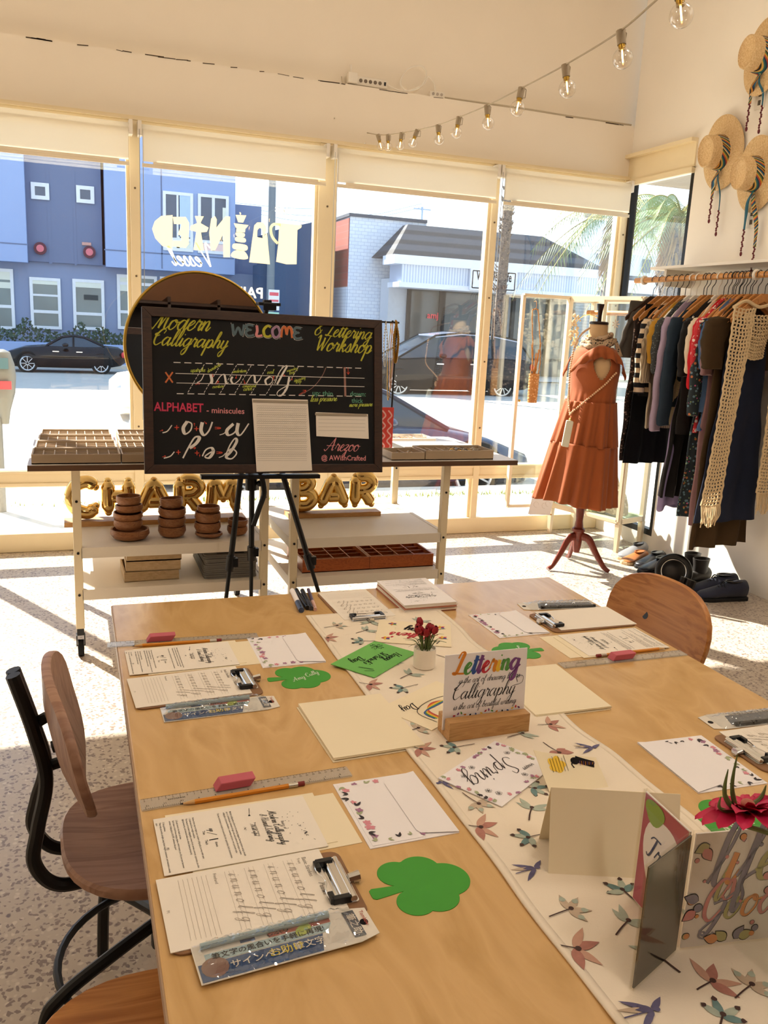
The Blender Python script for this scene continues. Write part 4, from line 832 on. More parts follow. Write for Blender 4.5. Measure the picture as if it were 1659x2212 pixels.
def clipboard(label, x, y, rz, blank=False, ux=1.0):
    t = item('clipboard', label, 'clipboard', x, y, rz, 'small hardboard clipboards'); w, h = .128, .228
    MB().prism(rounded(w, h, .014), 0, .003).build('board', MDF, t, bevel=.0008)
    pw, ph = .129, .207
    pg = sheet(MB(), pw, ph, .0031, .0042, -.006 * ux, -.012, .012 * ux).build('paper', PAPER, t, smooth=0)
    if not _pi: _pi.append(practice_ink(pw, ph))
    if not blank:
        MB().flat(move2d(_pi[0][0], -.006 * ux, -.012), FLAT, .0045).build('printed_text', GREYINK, pg, smooth=0); MB().flat(move2d(_pi[0][1], -.006 * ux, -.012), FLAT, .0045).build('practice_lines', FAINT, pg, smooth=0)
    yc = h / 2 - .018
    MB().prism(rounded(.082, .026, .004), .003, .0045, frame((0, yc, 0), (1, 0, 0), (0, 0, 1))).cyl((-.04, yc + .006, .008), (.04, yc + .006, .008), .0042, n=12).cyl((-.04, yc - .006, .0075), (.04, yc - .006, .0075), .003, n=10).box((0, yc, .0095), (.07, .010, .0012)).build('clip_plate', CHROME, t)
    wire = crom([(-.038, yc - .002, .009), (-.036, yc - .02, .009), (-.018, yc - .0225, .009), (0, yc - .018, .010), (.018, yc - .0225, .009), (.036, yc - .02, .009), (.038, yc - .002, .009)], 6); MB().tube(wire, .0011, 6).build('clip_wire', CHROME, t)
    for sx in (-1, 1): MB().box((sx * .0365, yc - .009, .0085), (.008, .022, .008)).box((sx * .031, yc - .0195, .0085), (.016, .007, .007)).build('clip_grip', BLACKP, t, smooth=0, bevel=.001)
    MB().cyl((0, yc + .012, .006), (0, yc + .026, .0075), .006, .007, n=8).build('hanging_tab', CHROME, t)
    return t
def package(label, x, y, rz, L=.187, w=.057, plain=False, seed=1):
    """slim pen in a crinkled clear sleeve: local +y is the header end"""
    t = item('pen_package', label, 'pen package', x, y, rz, 'brush pens in clear sleeves'); r2 = random.Random(seed)
    MB().prism([(-w / 2, -L / 2), (w / 2, -L / 2), (w / 2, L / 2 - .008), (w / 2 - .006, L / 2 + .016), (-w / 2 + .006, L / 2 + .016), (-w / 2, L / 2 - .008)], .0006, .0014).build('backing_card', PKWHITE, t, smooth=0)
    bc = [o for o in t.children][0]; mb = MB()
    if not plain:
        mb.mi(0).flat([([(w * .02, -L * .49), (w * .47, -L * .49), (w * .47, L * .22), (w * .02, L * .26)], [(0, 1, 2, 3)])], FLAT, .0018).mi(1).flat([([(-w * .22, -L * .44), (.0, -L * .44), (.0, L * .30), (-w * .22, L * .34)], [(0, 1, 2, 3)])], FLAT, .0018)
        mb.mi(2).flat([([(-w * .36, -L * .05), (-w * .24, -L * .05), (-w * .24, L * .34), (-w * .36, L * .34)], [(0, 1, 2, 3)])], FLAT, .0018)
        mb.mi(3).flat(disc2d(w * .16, -L * .40, w * .26), FLAT, .002).mi(4).flat(disc2d(-w * .2, L * .16, w * .13, w * .2, .6), FLAT, .0022)
        v = lambda s, h, dx, dy, m, rot=PI / 2: mb.mi(m).flat(move2d(text2d(s, h, bold=.01), dx, dy, rot), FLAT, .0023)
        v('筆文字の風合いを手軽に再現!', w * .17, -w * .10, -L * .06, 5); v('筆文字', w * .22, w * .2, L * .16, 6); v('お助け', w * .24, w * .2, L * .02, 7); v('サインペン', w * .22, w * .22, -L * .15, 6)
        v('しぶり', w * .17, -w * .32, L * .01, 5); mb.mi(0).flat([([(-w * .44, -L * .22), (-w * .28, -L * .22), (-w * .28, -L * .13), (-w * .44, -L * .13)], [(0, 1, 2, 3)])], FLAT, .0019)
        mb.mi(8).flat([([(-w * .40, L * .43), (w * .36, L * .43), (w * .36, L * .505), (-w * .40, L * .505)], [(0, 1, 2, 3)])], FLAT, .0018); v('筆之助', w * .2, .0, L * .466, 6, 0); v('Tombow', w * .12, -w * .1, L * .545, 2, 0)
    else:
        mb.mi(8).flat([([(-w * .3, -L * .46), (w * .3, -L * .46), (w * .3, L * .3), (-w * .3, L * .36)], [(0, 1, 2, 3)])], FLAT, .0018).mi(5).flat(move2d(text2d('筆文字の風合いを再現', w * .16), w * .36, 0, PI / 2), FLAT, .002)
    mb.build('package_print', [PKBLUE, PKLT, PKRED, mat('package_brown', '#8a6a5e', .5), PKGRN, INK, PKWHITE, mat('package_yellow', '#dcc84e', .5), mat('package_slate', '#5b5f68', .5)], bc, smooth=0)
    MB().cyl((-w * .38, -L * .45, .0055), (-w * .38, L * .32, .0055), .0036, n=10).cyl((-w * .38, L * .05, .0055), (-w * .38, L * .34, .0055), .0042, n=10).build('pen', mat('pen_pale_blue', '#9fb4ba', .3) if not plain else BLACKP, t)
    ph = [r2.uniform(0, 6) for _ in range(6)]
    def film(u, v):
        x = (u - .5) * w * 1.04; y = (v - .5) * L * .99; d = abs(x + w * .1); z = .0115 * max(0, 1 - (d / (w * .42)) ** 2) ** .5 + .0022
        e = min(1, 9 * min(v, 1 - v)); z = .002 + (z - .002) * e + .0018 * e * (math.sin(x * 400 + y * 190 + ph[0]) * math.sin(y * 330 - x * 150 + ph[1]) + .7 * math.sin(y * 700 + x * 500 + ph[2])) * (1 if d > .006 else .4)
        return Vector((x, y, max(z, .0018)))
    MB().grid(film, 22, 60).build('clear_sleeve', FILM, t, smooth=25)
    MB().cyl((0, L / 2 + .006, .0012), (0, L / 2 + .006, .002), .005, n=12).build('hang_hole', INK, t)
    return t
def envelope(label, x, y, rz, w=.166, h=.130, flapy=1, seed=2, plain=False):
    """envelope lying flap up with a printed flower border; flap along local +y"""
    t = item('envelope', label, 'envelope', x, y, rz, 'envelopes with flower borders'); r2 = random.Random(seed)
    MB().prism([(-w / 2, -h / 2), (w / 2, -h / 2), (w / 2, h / 2), (-w / 2, h / 2)], 0, .0012).build('body', PAPERW, t, smooth=0)
    MB().prism([(-w / 2 + .004, -h / 2 + .005), (w / 2 - .004, -h / 2 + .005), (w / 2 - .004, h * .1), (-w / 2 + .004, h * .1)], .0013, .0018).build('card', PAPERW, t, smooth=0)
    MB().prism([(-w / 2, h / 2), (-w / 2 + .012, h * .1), (-w / 2 + .02, h * .07), (w / 2 - .02, h * .07), (w / 2 - .012, h * .1), (w / 2, h / 2)], .0025, .0031).build('flap', PAPERW, t, smooth=0)
    mb = MB()
    def flower(cx, cy, s_):
        k = r2.randrange(4)
        if k < 2:
            for q in range(5): mb.mi(k).flat(petal2d(cx, cy, .007 * s_, .0026 * s_, q * 1.257 + r2.random()), FLAT, .0021)
        else:
            a = r2.uniform(0, 6); mb.mi(k).flat(petal2d(cx, cy, .012 * s_, .0022 * s_, a), FLAT, .0022).flat(petal2d(cx, cy, .009 * s_, .002 * s_, a + .9), FLAT, .0022)
    for q in range(14): flower(-w / 2 + .012 + (w - .024) * q / 13, -h / 2 + .012 + r2.uniform(-.003, .004), r2.uniform(.7, 1.2))
    for q in range(4):
        for sx in (-1, 1): flower(sx * (w / 2 - .011 + r2.uniform(-.002, .002)), -h / 2 + .03 + q * .017, r2.uniform(.6, 1))
    mb.build('flower_border', PINKF, t, smooth=0); return t
def shamrock(label, x, y, rz, s_=1.0, name=None):
    t = item('shamrock_card', label, 'shamrock', x, y, rz, 'green shamrock place cards'); out = []
    # four rounded lobes and a stalk towards -x
    lob = [(.030, .025, .026), (.052, 0, .03), (.030, -.025, .026), (.003, -.027, .0225), (.0, .027, .0225)]
    pts = []
    for i in range(120):
        a = 2 * PI * i / 120; d = (math.cos(a), math.sin(a)); best = 0
        for cx, cy, r in lob:
            cx -= .022; b = d[0] * cx + d[1] * cy; q = b * b - (cx * cx + cy * cy - r * r)
            if q > 0: best = max(best, b + math.sqrt(q))
        if abs(a - PI) < .17: best = max(best, .064 * (1 if abs(a - PI) < .12 else .95))
        pts.append((best * d[0] * s_, best * d[1] * s_))
    o = MB().prism(pts, 0, .0008).build('card', GRN, t, smooth=0)
    if name: MB().flat(move2d(script(name, width=.062, thick=.22, thin=.12)[0], -.015, -.018, .5), FLAT, .0011).build('silver_writing', mat('silver_ink', '#cfe0c8', .35, .2), o, smooth=0)
    return t
def ruler(label, x, y, rz):
    t = item('clear_ruler', label, 'ruler', x, y, rz, 'clear plastic rulers'); L, w = .312, .029
    b = MB().prism(rounded(L, w, .002), .0002, .0022).build('blade', RULERM, t, smooth=0)
    p = line2d(-L / 2 + .002, -w * .47, L / 2 - .002, -w * .47, .0005) + line2d(-L / 2 + .002, w * .47, L / 2 - .002, w * .47, .0005)
    for k in range(13): xx = -L / 2 + .006 + k * .0238; p += line2d(xx, -w / 2 + .001, xx, -w / 2 + .007, .0005); p += move2d(text2d(str(12 - k), .005), xx + .003, -w / 2 + .009, PI)
    for k in range(97):
        xx = -L / 2 + .006 + k * .00298; p += line2d(xx, -w / 2 + .001, xx, -w / 2 + .0038, .0003)
    for k in range(61): xx = -L / 2 + .006 + k * .005; p += line2d(xx, w / 2 - .001, xx, w / 2 - (.005 if k % 2 == 0 else .003), .0004)
    for k in range(0, 31, 1): p += move2d(text2d(str(k), .004), -L / 2 + .006 + k * .01, w / 2 - .0075, PI)
    p += move2d(text2d('westcott', .007), -L / 2 + .05, .002, PI); MB().flat(p, FLAT, .0024).build('printed_scale', INK, b, smooth=0); return t
def pencil(label, x, y, rz, flip=False, z=TZ):
    t = item('pencil', label, 'pencil', x, y, rz, 'yellow pencils', z); r = .0037; zz = r * .87
    hexr = lambda x_, rr_: [Vector((x_, rr_ * math.cos(PI / 3 * i + PI / 6), zz + rr_ * math.sin(PI / 3 * i + PI / 6))) for i in range(6)]
    MB().ring([hexr(-.07, r), hexr(.068, r)]).build('barrel', PENCILY, t, smooth=0); MB().cyl((-.07, 0, zz), (-.086, 0, zz), r * .96, .0011, 10).build('sharpened_tip', RAWW, t); MB().cyl((-.086, 0, zz), (-.0905, 0, zz), .0011, .0003, 8).build('lead', INK, t)
    MB().cyl((.068, 0, zz), (.082, 0, zz), r * 1.03, n=12).cyl((.072, 0, zz), (.0735, 0, zz), r * 1.12, n=12).cyl((.077, 0, zz), (.0785, 0, zz), r * 1.12, n=12).build('ferrule', FERR, t); MB().cyl((.082, 0, zz), (.0925, 0, zz), r * .95, n=12).build('eraser_end', mat('dark_red_eraser', '#84302e', .7), t); return t
def eraser(label, x, y, rz, z=TZ):
    t = item('eraser', label, 'eraser', x, y, rz, 'pink bevelled erasers', z); a, b, h = .030, .0105, .0125
    mb = MB().add([Vector(p) for p in ((-a, -b, 0), (a - .008, -b, 0), (a - .008, b, 0), (-a, b, 0), (-a + .008, -b, h), (a, -b, h), (a, b, h), (-a + .008, b, h))], [(3, 2, 1, 0), (4, 5, 6, 7), (0, 1, 5, 4), (1, 2, 6, 5), (2, 3, 7, 6), (3, 0, 4, 7)])
    mb.build('block', ERASERP, t, smooth=0, bevel=.0012); return t
NL, FL_, FR_, NR = 'nearest the camera on the left side', 'at the far left corner of the table', 'beside the far right chair', 'at the right edge of the picture'
W90 = -PI / 2
booklet('open printed instruction booklet ' + NL, .1905, 1.0115, W90 + .02); booklet('printed instruction booklet ' + FL_, .187, 1.636, W90 + .02); booklet('printed instruction booklet under a pencil ' + FR_, 1.128, 1.512, PI / 2 + .01)
clipboard('clipboard with a letter practice sheet ' + NL, .193, .872, W90 + .02); clipboard('clipboard with a practice sheet ' + FL_, .196, 1.487, W90 + .05); clipboard('clipboard with a plain cream sheet ' + FR_, 1.138, 1.655, PI / 2, True, -1); clipboard('clipboard with metal clip ' + NR, 1.142, 1.01, PI / 2, False, -1)
package('blue Japanese pen package touching the clipboard ' + NL, .196, .789, W90 + .075, seed=1).location.z += .0035; package('blue pen package in front of the clipboard ' + FL_, .219, 1.392, W90 + .03, seed=2); package('crumpled silver pen package ' + FR_, 1.146, 1.765, PI / 2 - .12, plain=True, seed=3); package('pen package in a clear sleeve ' + NR, 1.165, 1.115, PI / 2 - .05, plain=True, seed=4)
envelope('white envelope with flower border ' + NL, .413, 1.015, W90 + .015, seed=3); envelope('white envelope with flower border ' + FL_, .40, 1.632, W90 + .0, seed=4); envelope('cream envelope with flower border ' + FR_, .946, 1.671, W90 + .02, w=.158, seed=5); envelope('white envelope with flower border ' + NR, .946, 1.005, W90 + PI - .04, w=.162, seed=6)
shamrock('plain green shamrock card beside the near clipboard', .388, .846, .03, 1.06); shamrock('green shamrock card with silver writing beside the far left clipboard', .396, 1.489, -.05, 1.0, 'Amy Cully'); p = on_z(1117, 1406, TZ); shamrock('green shamrock card with silver name near the white card sign', p.x, p.y, PI - .1, .95, 'Jocelyn'); p = on_z(1590, 1768, TZ); shamrock('green shamrock card half hidden behind the pink flower', p.x, p.y, PI + .1, 1.05, 'Nina')
ruler('clear ruler under the eraser ' + NL, .226, 1.120, .04); ruler('clear ruler overhanging the table ' + FL_, .2045, 1.732, -.045); ruler('clear ruler with eraser on it ' + FR_, 1.091, 1.4175, .0)
pencil('yellow pencil lying along the ruler ' + NL, .213, 1.104, .045); pencil('yellow pencil lying along the ruler ' + FL_, .187, 1.714, -.04); pencil('yellow pencil lying across the booklet ' + FR_, 1.13, 1.4435, PI + .02, z=TZ + .0005)
eraser('pink eraser standing on the ruler ' + NL, .205, 1.131, .06, TZ + .0024); eraser('pink eraser on the ruler ' + FL_, .157, 1.742, -.02, TZ + .0024); eraser('pink eraser on the ruler ' + FR_, 1.087, 1.4215, .03, TZ + .0024)
def blanks(label, x, y, rz, w=.203, h=.158):
    t = item('cream_sheets', label, 'paper stack', x, y, rz, 'stacks of blank cream sheets')
    for k, (a, dx, dy) in enumerate(((.012, .003, -.003), (-.012, -.002, .002), (.008, .001, 0), (0, 0, 0))): sheet(MB(), w, h, .0002 + k * .0016, .0014 + k * .0016, dx, dy, a).build('sheet', CARD, t, smooth=0)
blanks('stack of blank cream square sheets left of the runner', .443, 1.267, W90 + .03); blanks('stack of blank cream sheets right of the white card sign', .842, 1.318, W90 - .02)
# far end of the table: clipboard, booklets, pens
clipboard('clipboard with a practice sheet at the far end of the runner', .628, 1.865, PI + .02)
t = item('booklet_stack', 'thick stack of spare booklets at the far end of the table', 'booklet stack', .797, 1.89, PI)
for k in range(6):
    pg = sheet(MB(), .137, .2, .0002 + k * .0035, .0034 + k * .0035, rr.uniform(-.002, .002), rr.uniform(-.002, .002), rr.uniform(-.02, .02)).build('booklet', PAPER if k % 3 else mat('rust_cover', '#b07058', .7), t, smooth=0)
sheet(MB(), .137, .2, .0213, .022).build('top_page', PAPERW, t, smooth=0); MB().flat(move2d(booklet_ink(.127, .211), 0, 0, 0, 1, .9), FLAT, .0224).build('printed_text', INK, t, smooth=0)
def pen(label, a, b, r, m1, m2, tipm):
    p, q = on_z(a[0], a[1], TZ), on_z(b[0], b[1], TZ); d = q - p; t = item('marker_pen', label, 'pen', p.x, p.y, math.atan2(d.y, d.x), 'pens beside the far clipboard'); L = d.length
    MB().cyl((0, 0, r), (L * .62, 0, r), r, n=14).build('barrel', m1, t); MB().cyl((L * .62, 0, r), (L, 0, r), r * 1.12, r * 1.05, n=14).build('cap', m2, t); MB().cyl((-.004, 0, r), (0, 0, r), r * .7, n=12).build('end_plug', tipm, t); MB().box((L * .8, 0, r * 2.2), (L * .28, .003, .002)).build('pocket_clip', m2, t, smooth=0)
pen('white and navy marker pen, leftmost of the pens', (631, 1281), (651, 1324), .0065, PAPERW, mat('navy_pen_cap', '#3a4a6c', .35), BLACKP); pen('black brush pen next to the white marker', (640, 1279), (664, 1318), .0055, BLACKP, BLACKP, BLACKP); pen('black pen with clear barrel, third from the left', (653, 1280), (672, 1319), .0055, BLACKP, mat('smoky_cap', '#3e3e46', .2), BLACKP); pen('thin purple and pink pen, rightmost of the pens', (666, 1277), (681, 1320), .0042, mat('purple_pen', '#4a3a58', .35), mat('pink_pen_end', '#d9b0a4', .4), BLACKP)
# cards on the runner
RZ = TZ + .0048
t = item('greeting_card', 'cream card with colourful Mothers Day lettering behind the flower cup', 'card', .699, 1.653, W90 + .0, None, RZ); t.rotation_euler.z = PI - .41
b = sheet(MB(), .166, .139, 0, .0012).build('card', CARD, t, smooth=0); LC = [mat('letter_red', '#c2303c', .7), mat('letter_orange', '#e08a2c', .7), mat('letter_yellow', '#ecc23c', .7), mat('letter_green', '#5b9a4a', .7), mat('letter_blue', '#3558a0', .7), mat('letter_purple', '#7a4684', .7), INK]
mb = MB(); s_, W = script("Mother's", width=.10, thick=.34, thin=.14); mb.mi(0).flat(move2d(s_, -.05, .005), FLAT, .0016); s_, W = script("Day", width=.05, thick=.34, thin=.14); mb.mi(6).flat(move2d(s_, -.03, -.03), FLAT, .0016)
s_, W = script("Happy", width=.05, thick=.2, thin=.1); mb.mi(6).flat(move2d(s_, -.06, .04), FLAT, .0016)
for cx, cy in ((-.06, -.045), (.06, .045), (.05, -.048), (-.065, .02)):
    for k in range(5): mb.mi((k * 2 + int(cx * 100)) % 6).flat(petal2d(cx, cy, .011, .0036, k * 1.257), FLAT, .0016)
mb.build('lettering', LC, b, smooth=0)
t = item('greeting_card', 'light green card with black Happy St Patricks Day lettering', 'card', .5645, 1.5345, 0, None, RZ); t.rotation_euler.z = PI + .66
b = sheet(MB(), .163, .105, 0, .0012).build('card', GRNL, t, smooth=0); mb = MB()
s_, W = script('Happy', width=.05, thick=.22, thin=.1); mb.flat(move2d(s_, -.055, .018), FLAT, .0016); s_, W = script("St Patrick's", width=.075, thick=.22, thin=.1); mb.flat(move2d(s_, -.04, -.005), FLAT, .0016); s_, W = script('Day', width=.034, thick=.22, thin=.1); mb.flat(move2d(s_, .012, -.03), FLAT, .0016)
for k in range(4): mb.flat([stroke2d([(-.055 + math.cos(k * 1.57 + a) * r, -.03 + math.sin(k * 1.57 + a) * r) for a, r in ((0, 0), (-.5, .010), (-.3, .015), (0, .011), (.3, .015), (.5, .010), (0, 0))], .0012, .0008)], FLAT, .0016)
mb.flat([stroke2d([(.05, .03), (.06, .0), (.055, .035), (.068, .02)], .0012, .0008)], FLAT, .0016); mb.build('lettering', INK, b, smooth=0)
p0, p1 = on_z(858.6, 1506.5, RZ), on_z(941, 1561, RZ); t = item('greeting_card', 'cream card with bright striped letters half hidden behind the white sign', 'card', .60, 1.305, 0, None, RZ); t.rotation_euler.z = PI + .52
b = sheet(MB(), .17, .118, 0, .0012).build('card', CARD, t, smooth=0); mb = MB(); s_, W = script('Day', width=.036, thick=.2, thin=.1); mb.mi(6).flat(move2d(s_, .025, -.03), FLAT, .0016)
for k in range(5): mb.mi(k).flat([stroke2d([(.035 + k * .003, .045 - k * .002), (.03 + k * .003, .01), (.0, -.005 + k * .003), (-.03 - k * .003, .01), (-.035 - k * .003, .045)], .003, .003)], FLAT, .0016)
mb.mi(6).flat([stroke2d([(.055, .048), (.05, .0), (.0, -.014), (-.05, .0), (-.055, .048)], .0012, .0012)], FLAT, .0017); mb.build('lettering', LC, b, smooth=0)
t = item('greeting_card', 'white card with Happy Spring lettering and ink flowers on the runner', 'card', .6035, 1.059, 0, None, RZ); t.rotation_euler.z = PI + .545
b = sheet(MB(), .164, .113, 0, .0012).build('card', PAPERW, t, smooth=0); mb = MB(); s_, W = script('Spring', width=.105, thick=.1, thin=.05); mb.mi(3).flat(move2d(s_, -.05, -.015, -.1), FLAT, .0016); s_, W = script('Happy', width=.026); mb.mi(3).flat(move2d(text2d('Happy', .010), -.045, .028), FLAT, .0016)
r2 = random.Random(5)
for k in range(40):
    e = r2.random(); side = r2.randrange(4); x, y = ((-.078 + .156 * e, .05), (-.078 + .156 * e, -.05), (-.077, -.05 + .1 * e), (.077, -.05 + .1 * e))[side]; x += r2.uniform(-.003, .003); y += r2.uniform(-.003, .003); c = r2.randrange(4); a = r2.uniform(0, 6)
    for q in range(3): mb.mi(c).flat(petal2d(x, y, .007, .002, a + q * .7), FLAT, .0016)
for x, y in ((-.06, -.02), (.06, .02), (.05, -.03), (-.02, .036), (.02, -.036), (.055, .035)):
    for q in range(5): mb.mi(3).flat([stroke2d([(x, y), (x + .005 * math.cos(q * 1.257 + .4), y + .005 * math.sin(q * 1.257 + .4)), (x + .005 * math.cos(q * 1.257 - .4), y + .005 * math.sin(q * 1.257 - .4)), (x, y)], .0006, .0005, 2)], FLAT, .0016)
mb.build('lettering', PINKF, b, smooth=0)
# small cup of red flowers
t = item('flower_cup', 'small white cup of dark red tulips on the runner', 'flower pot', .650, 1.475, 0, None, TZ + .004)
MB().lathe([(.0205, 0), (.0225, .002), (.0225, .041), (.021, .041), (.0205, .036), (.001, .036)], n=28).build('cup', mat('white_ceramic', '#efe5d6', .35), t)
RED = mat('dark_red_petal', '#a01c28', .55, var=.15, scale=60); STEMG = mat('flower_stem_green', '#5d6b38', .6, var=.2); r2 = random.Random(4)
for k in range(9):
    a = 6.283 * k / 9 + r2.uniform(-.3, .3); rad = r2.uniform(.006, .03) if k < 8 else .002; h = r2.uniform(.062, .085) - rad * .2; p = Vector((math.cos(a) * rad, math.sin(a) * rad, h)); s0 = Vector((math.cos(a) * rad * .3, math.sin(a) * rad * .3, .034)); d = (p - s0).normalized()
    fl = MB().tube(crom([s0, (s0 + p) / 2 + Vector((0, 0, .004)), p], 4), .0012, 6).build('flower_stem', STEMG, t); mb = MB(); e1 = d.orthogonal().normalized(); e2 = d.cross(e1); L = .021
    for q in range(5):
        b = 6.283 * q / 5; rd = e1 * math.cos(b) + e2 * math.sin(b); tn = d.cross(rd); rows = []
        for s_, w_, o_ in ((0, .002, .001), (.3, .0055, .0052), (.6, .006, .0062), (.85, .004, .005), (1, .0006, .0034)): rows.append([p + d * (L * s_) + rd * o_ + tn * (w_ * f) - rd * (abs(f) * .0015) for f in (-1, 0, 1)])
        vs = [v for r in rows for v in r]; mb.add(vs, [(i * 3 + j, i * 3 + j + 1, i * 3 + j + 4, i * 3 + j + 3) for i in range(4) for j in range(2)])
    mb.build('petals', RED, fl, smooth=60)
mb = MB()
for k in range(40):
    a = r2.uniform(0, 6.283); o_ = r2.uniform(.012, .05); h = r2.uniform(.05, .095); pts = crom([(math.cos(a) * .008, math.sin(a) * .008, .034), (math.cos(a) * o_ * .5, math.sin(a) * o_ * .5, h * .8), (math.cos(a) * o_, math.sin(a) * o_, h - o_ * .3)], 4); mb.tube(pts, [.0011 * (1.05 - i / len(pts)) for i in range(len(pts))], 5)
mb.build('leaf_blades', STEMG, t)
# lettering sign in a wooden block
t = item('card_sign', 'white card sign reading Lettering and Calligraphy in a wooden block', 'sign', .6435, 1.192, .0, None, TZ + .004)
mb = MB(); mb.span((-.0755, -.024, 0), (.0755, -.004, .034)).span((-.0755, .0, 0), (.0755, .024, .034)).span((-.0755, -.004, 0), (.0755, 0, .012)); mb.build('wood_block', BIRCHB, t, smooth=0, bevel=.0008)
tilt = Vector((0, .05, 1)).normalized(); o_ = Vector((0, -.002, .012)); ch = .131
fr = (o_ + tilt * (ch / 2) + Vector((-.001, 0, 0)), Vector((1, 0, 0)), tilt, Vector((1, 0, 0)).cross(tilt))
b = MB().prism([(-.078, -ch / 2), (.076, -ch / 2), (.076, ch / 2), (-.078, ch / 2)], -.0008, .0008, fr).build('card', PAPERW, t, smooth=0); mb = MB(); gly = 'Lettering'; x = -.060; full, W = script(gly, width=.122, thick=.33, thin=.15, slant=.2)
n_ = 0
for st, ci in zip(range(len(gly)), (1, 5, 0, 4, 3, 2, 0, 4, 1)): pass
cxs = []
for st in full: cxs.append(sum(v[0] for v in st[0]) / len(st[0]))
for st, cx in zip(full, cxs): mb.mi(int((cx / W) * 11 + 1) % 6).flat(move2d([st], -.062, .030, .0, 1, 1.0), fr, .0012)
s_, W = script('is the art of drawing letters', width=.115, thick=.14, thin=.08); mb.mi(6).flat(move2d(s_, -.052, .014, .0), fr, .0012)
s_, W = script('Calligraphy', width=.118, thick=.13, thin=.05, caps=1.1); mb.mi(6).flat(move2d(s_, -.064, -.014), fr, .0012); s_, W = script('is the art of beatiful writing', width=.118, thick=.14, thin=.08); mb.mi(6).flat(move2d(s_, -.060, -.032, .0), fr, .0012)
mb.mi(6).flat([stroke2d([(.05, .0), (.068, .004), (.07, .016), (.058, .016), (.06, .006)], .001, .0007)], fr, .0012)
for k in range(16): mb.mi((k * 5) % 7).flat(petal2d(-.06 + k * .0085, -.0425 + (k % 3) * .0006, .006, .0015, k), fr, .0012)
mb.build('lettering', LC, b, smooth=0)
# blank tent card with art card behind it
t = item('tent_card', 'blank cream folded tent card standing on the runner', 'card', 0, 0, 0, None, TZ + .003); p0, p1 = on_z(1184, 1887, TZ + .003), on_z(1456, 1902, TZ + .003); t.location = p0; d = (p1 - p0); d.z = 0; t.rotation_euler.z = math.atan2(d.y, d.x); wdt = .166; hh = .103
MB().add([(0, 0, 0), (wdt, 0, 0), (wdt, .032, hh), (0, .032, hh)], [(0, 1, 2, 3)]).build('front_leaf', CARD, t, smooth=0, solid=.0008); MB().add([(0, .075, 0), (wdt, .075, 0), (wdt, .032, hh), (0, .032, hh)], [(0, 1, 2, 3)]).build('back_leaf', CARD, t, smooth=0, solid=.0008)
p0, p1 = on_z(1222, 1690, TZ + .02), on_z(1380, 1705, TZ + .02); t = item('art_card', 'cream card with painted yellow flowers and an inked bird behind the tent card', 'card', .70, 1.005, -.02, None, TZ + .004); tl_ = Vector((0, -.55, 1)).normalized(); fr = (Vector((.0, -.03, .0)), Vector((1, 0, 0)), Vector((0, .45, 1)).normalized(), Vector((1, 0, 0)).cross(Vector((0, .45, 1)).normalized()))
t.location = (.652, .985, TZ + .004); fr = (Vector((0, 0, 0)), Vector((1, -.05, 0)).normalized(), Vector((0, .8, .55)).normalized(), Vector((1, 0, 0)).cross(Vector((0, .8, .55)).normalized()))
b = MB().prism([(0, -.02), (.098, -.02), (.098, .047), (.012, .065), (0, .07)], -.0006, .0006, fr).build('card', CARD, t, smooth=0); mb = MB()
for k in range(5): mb.mi(2).flat(disc2d(.028 + .007 * math.cos(k * 1.3), .042 + .007 * math.sin(k * 1.3), .0085, .006, k), fr, .001)
for k in range(6): mb.mi(6).flat(line2d(.018 + k * .005, .03, .02 + k * .005, .052 + (k % 2) * .004, .0006), fr, .0013)
mb.mi(6).flat(disc2d(.06, .045, .007, .006), fr, .001).flat([stroke2d([(.062, .048), (.075, .042), (.09, .036)], .012, .01)], fr, .001).flat([stroke2d([(.057, .044), (.053, .04), (.055, .034)], .002, .002)], fr, .001)
for k in range(9): mb.mi(1 if k % 2 else 5).flat(line2d(.066 + k * .003, .036, .068 + k * .003, .044 - k * .0006, .0006), fr, .0014)
mb.build('painting', LC, b, smooth=0)
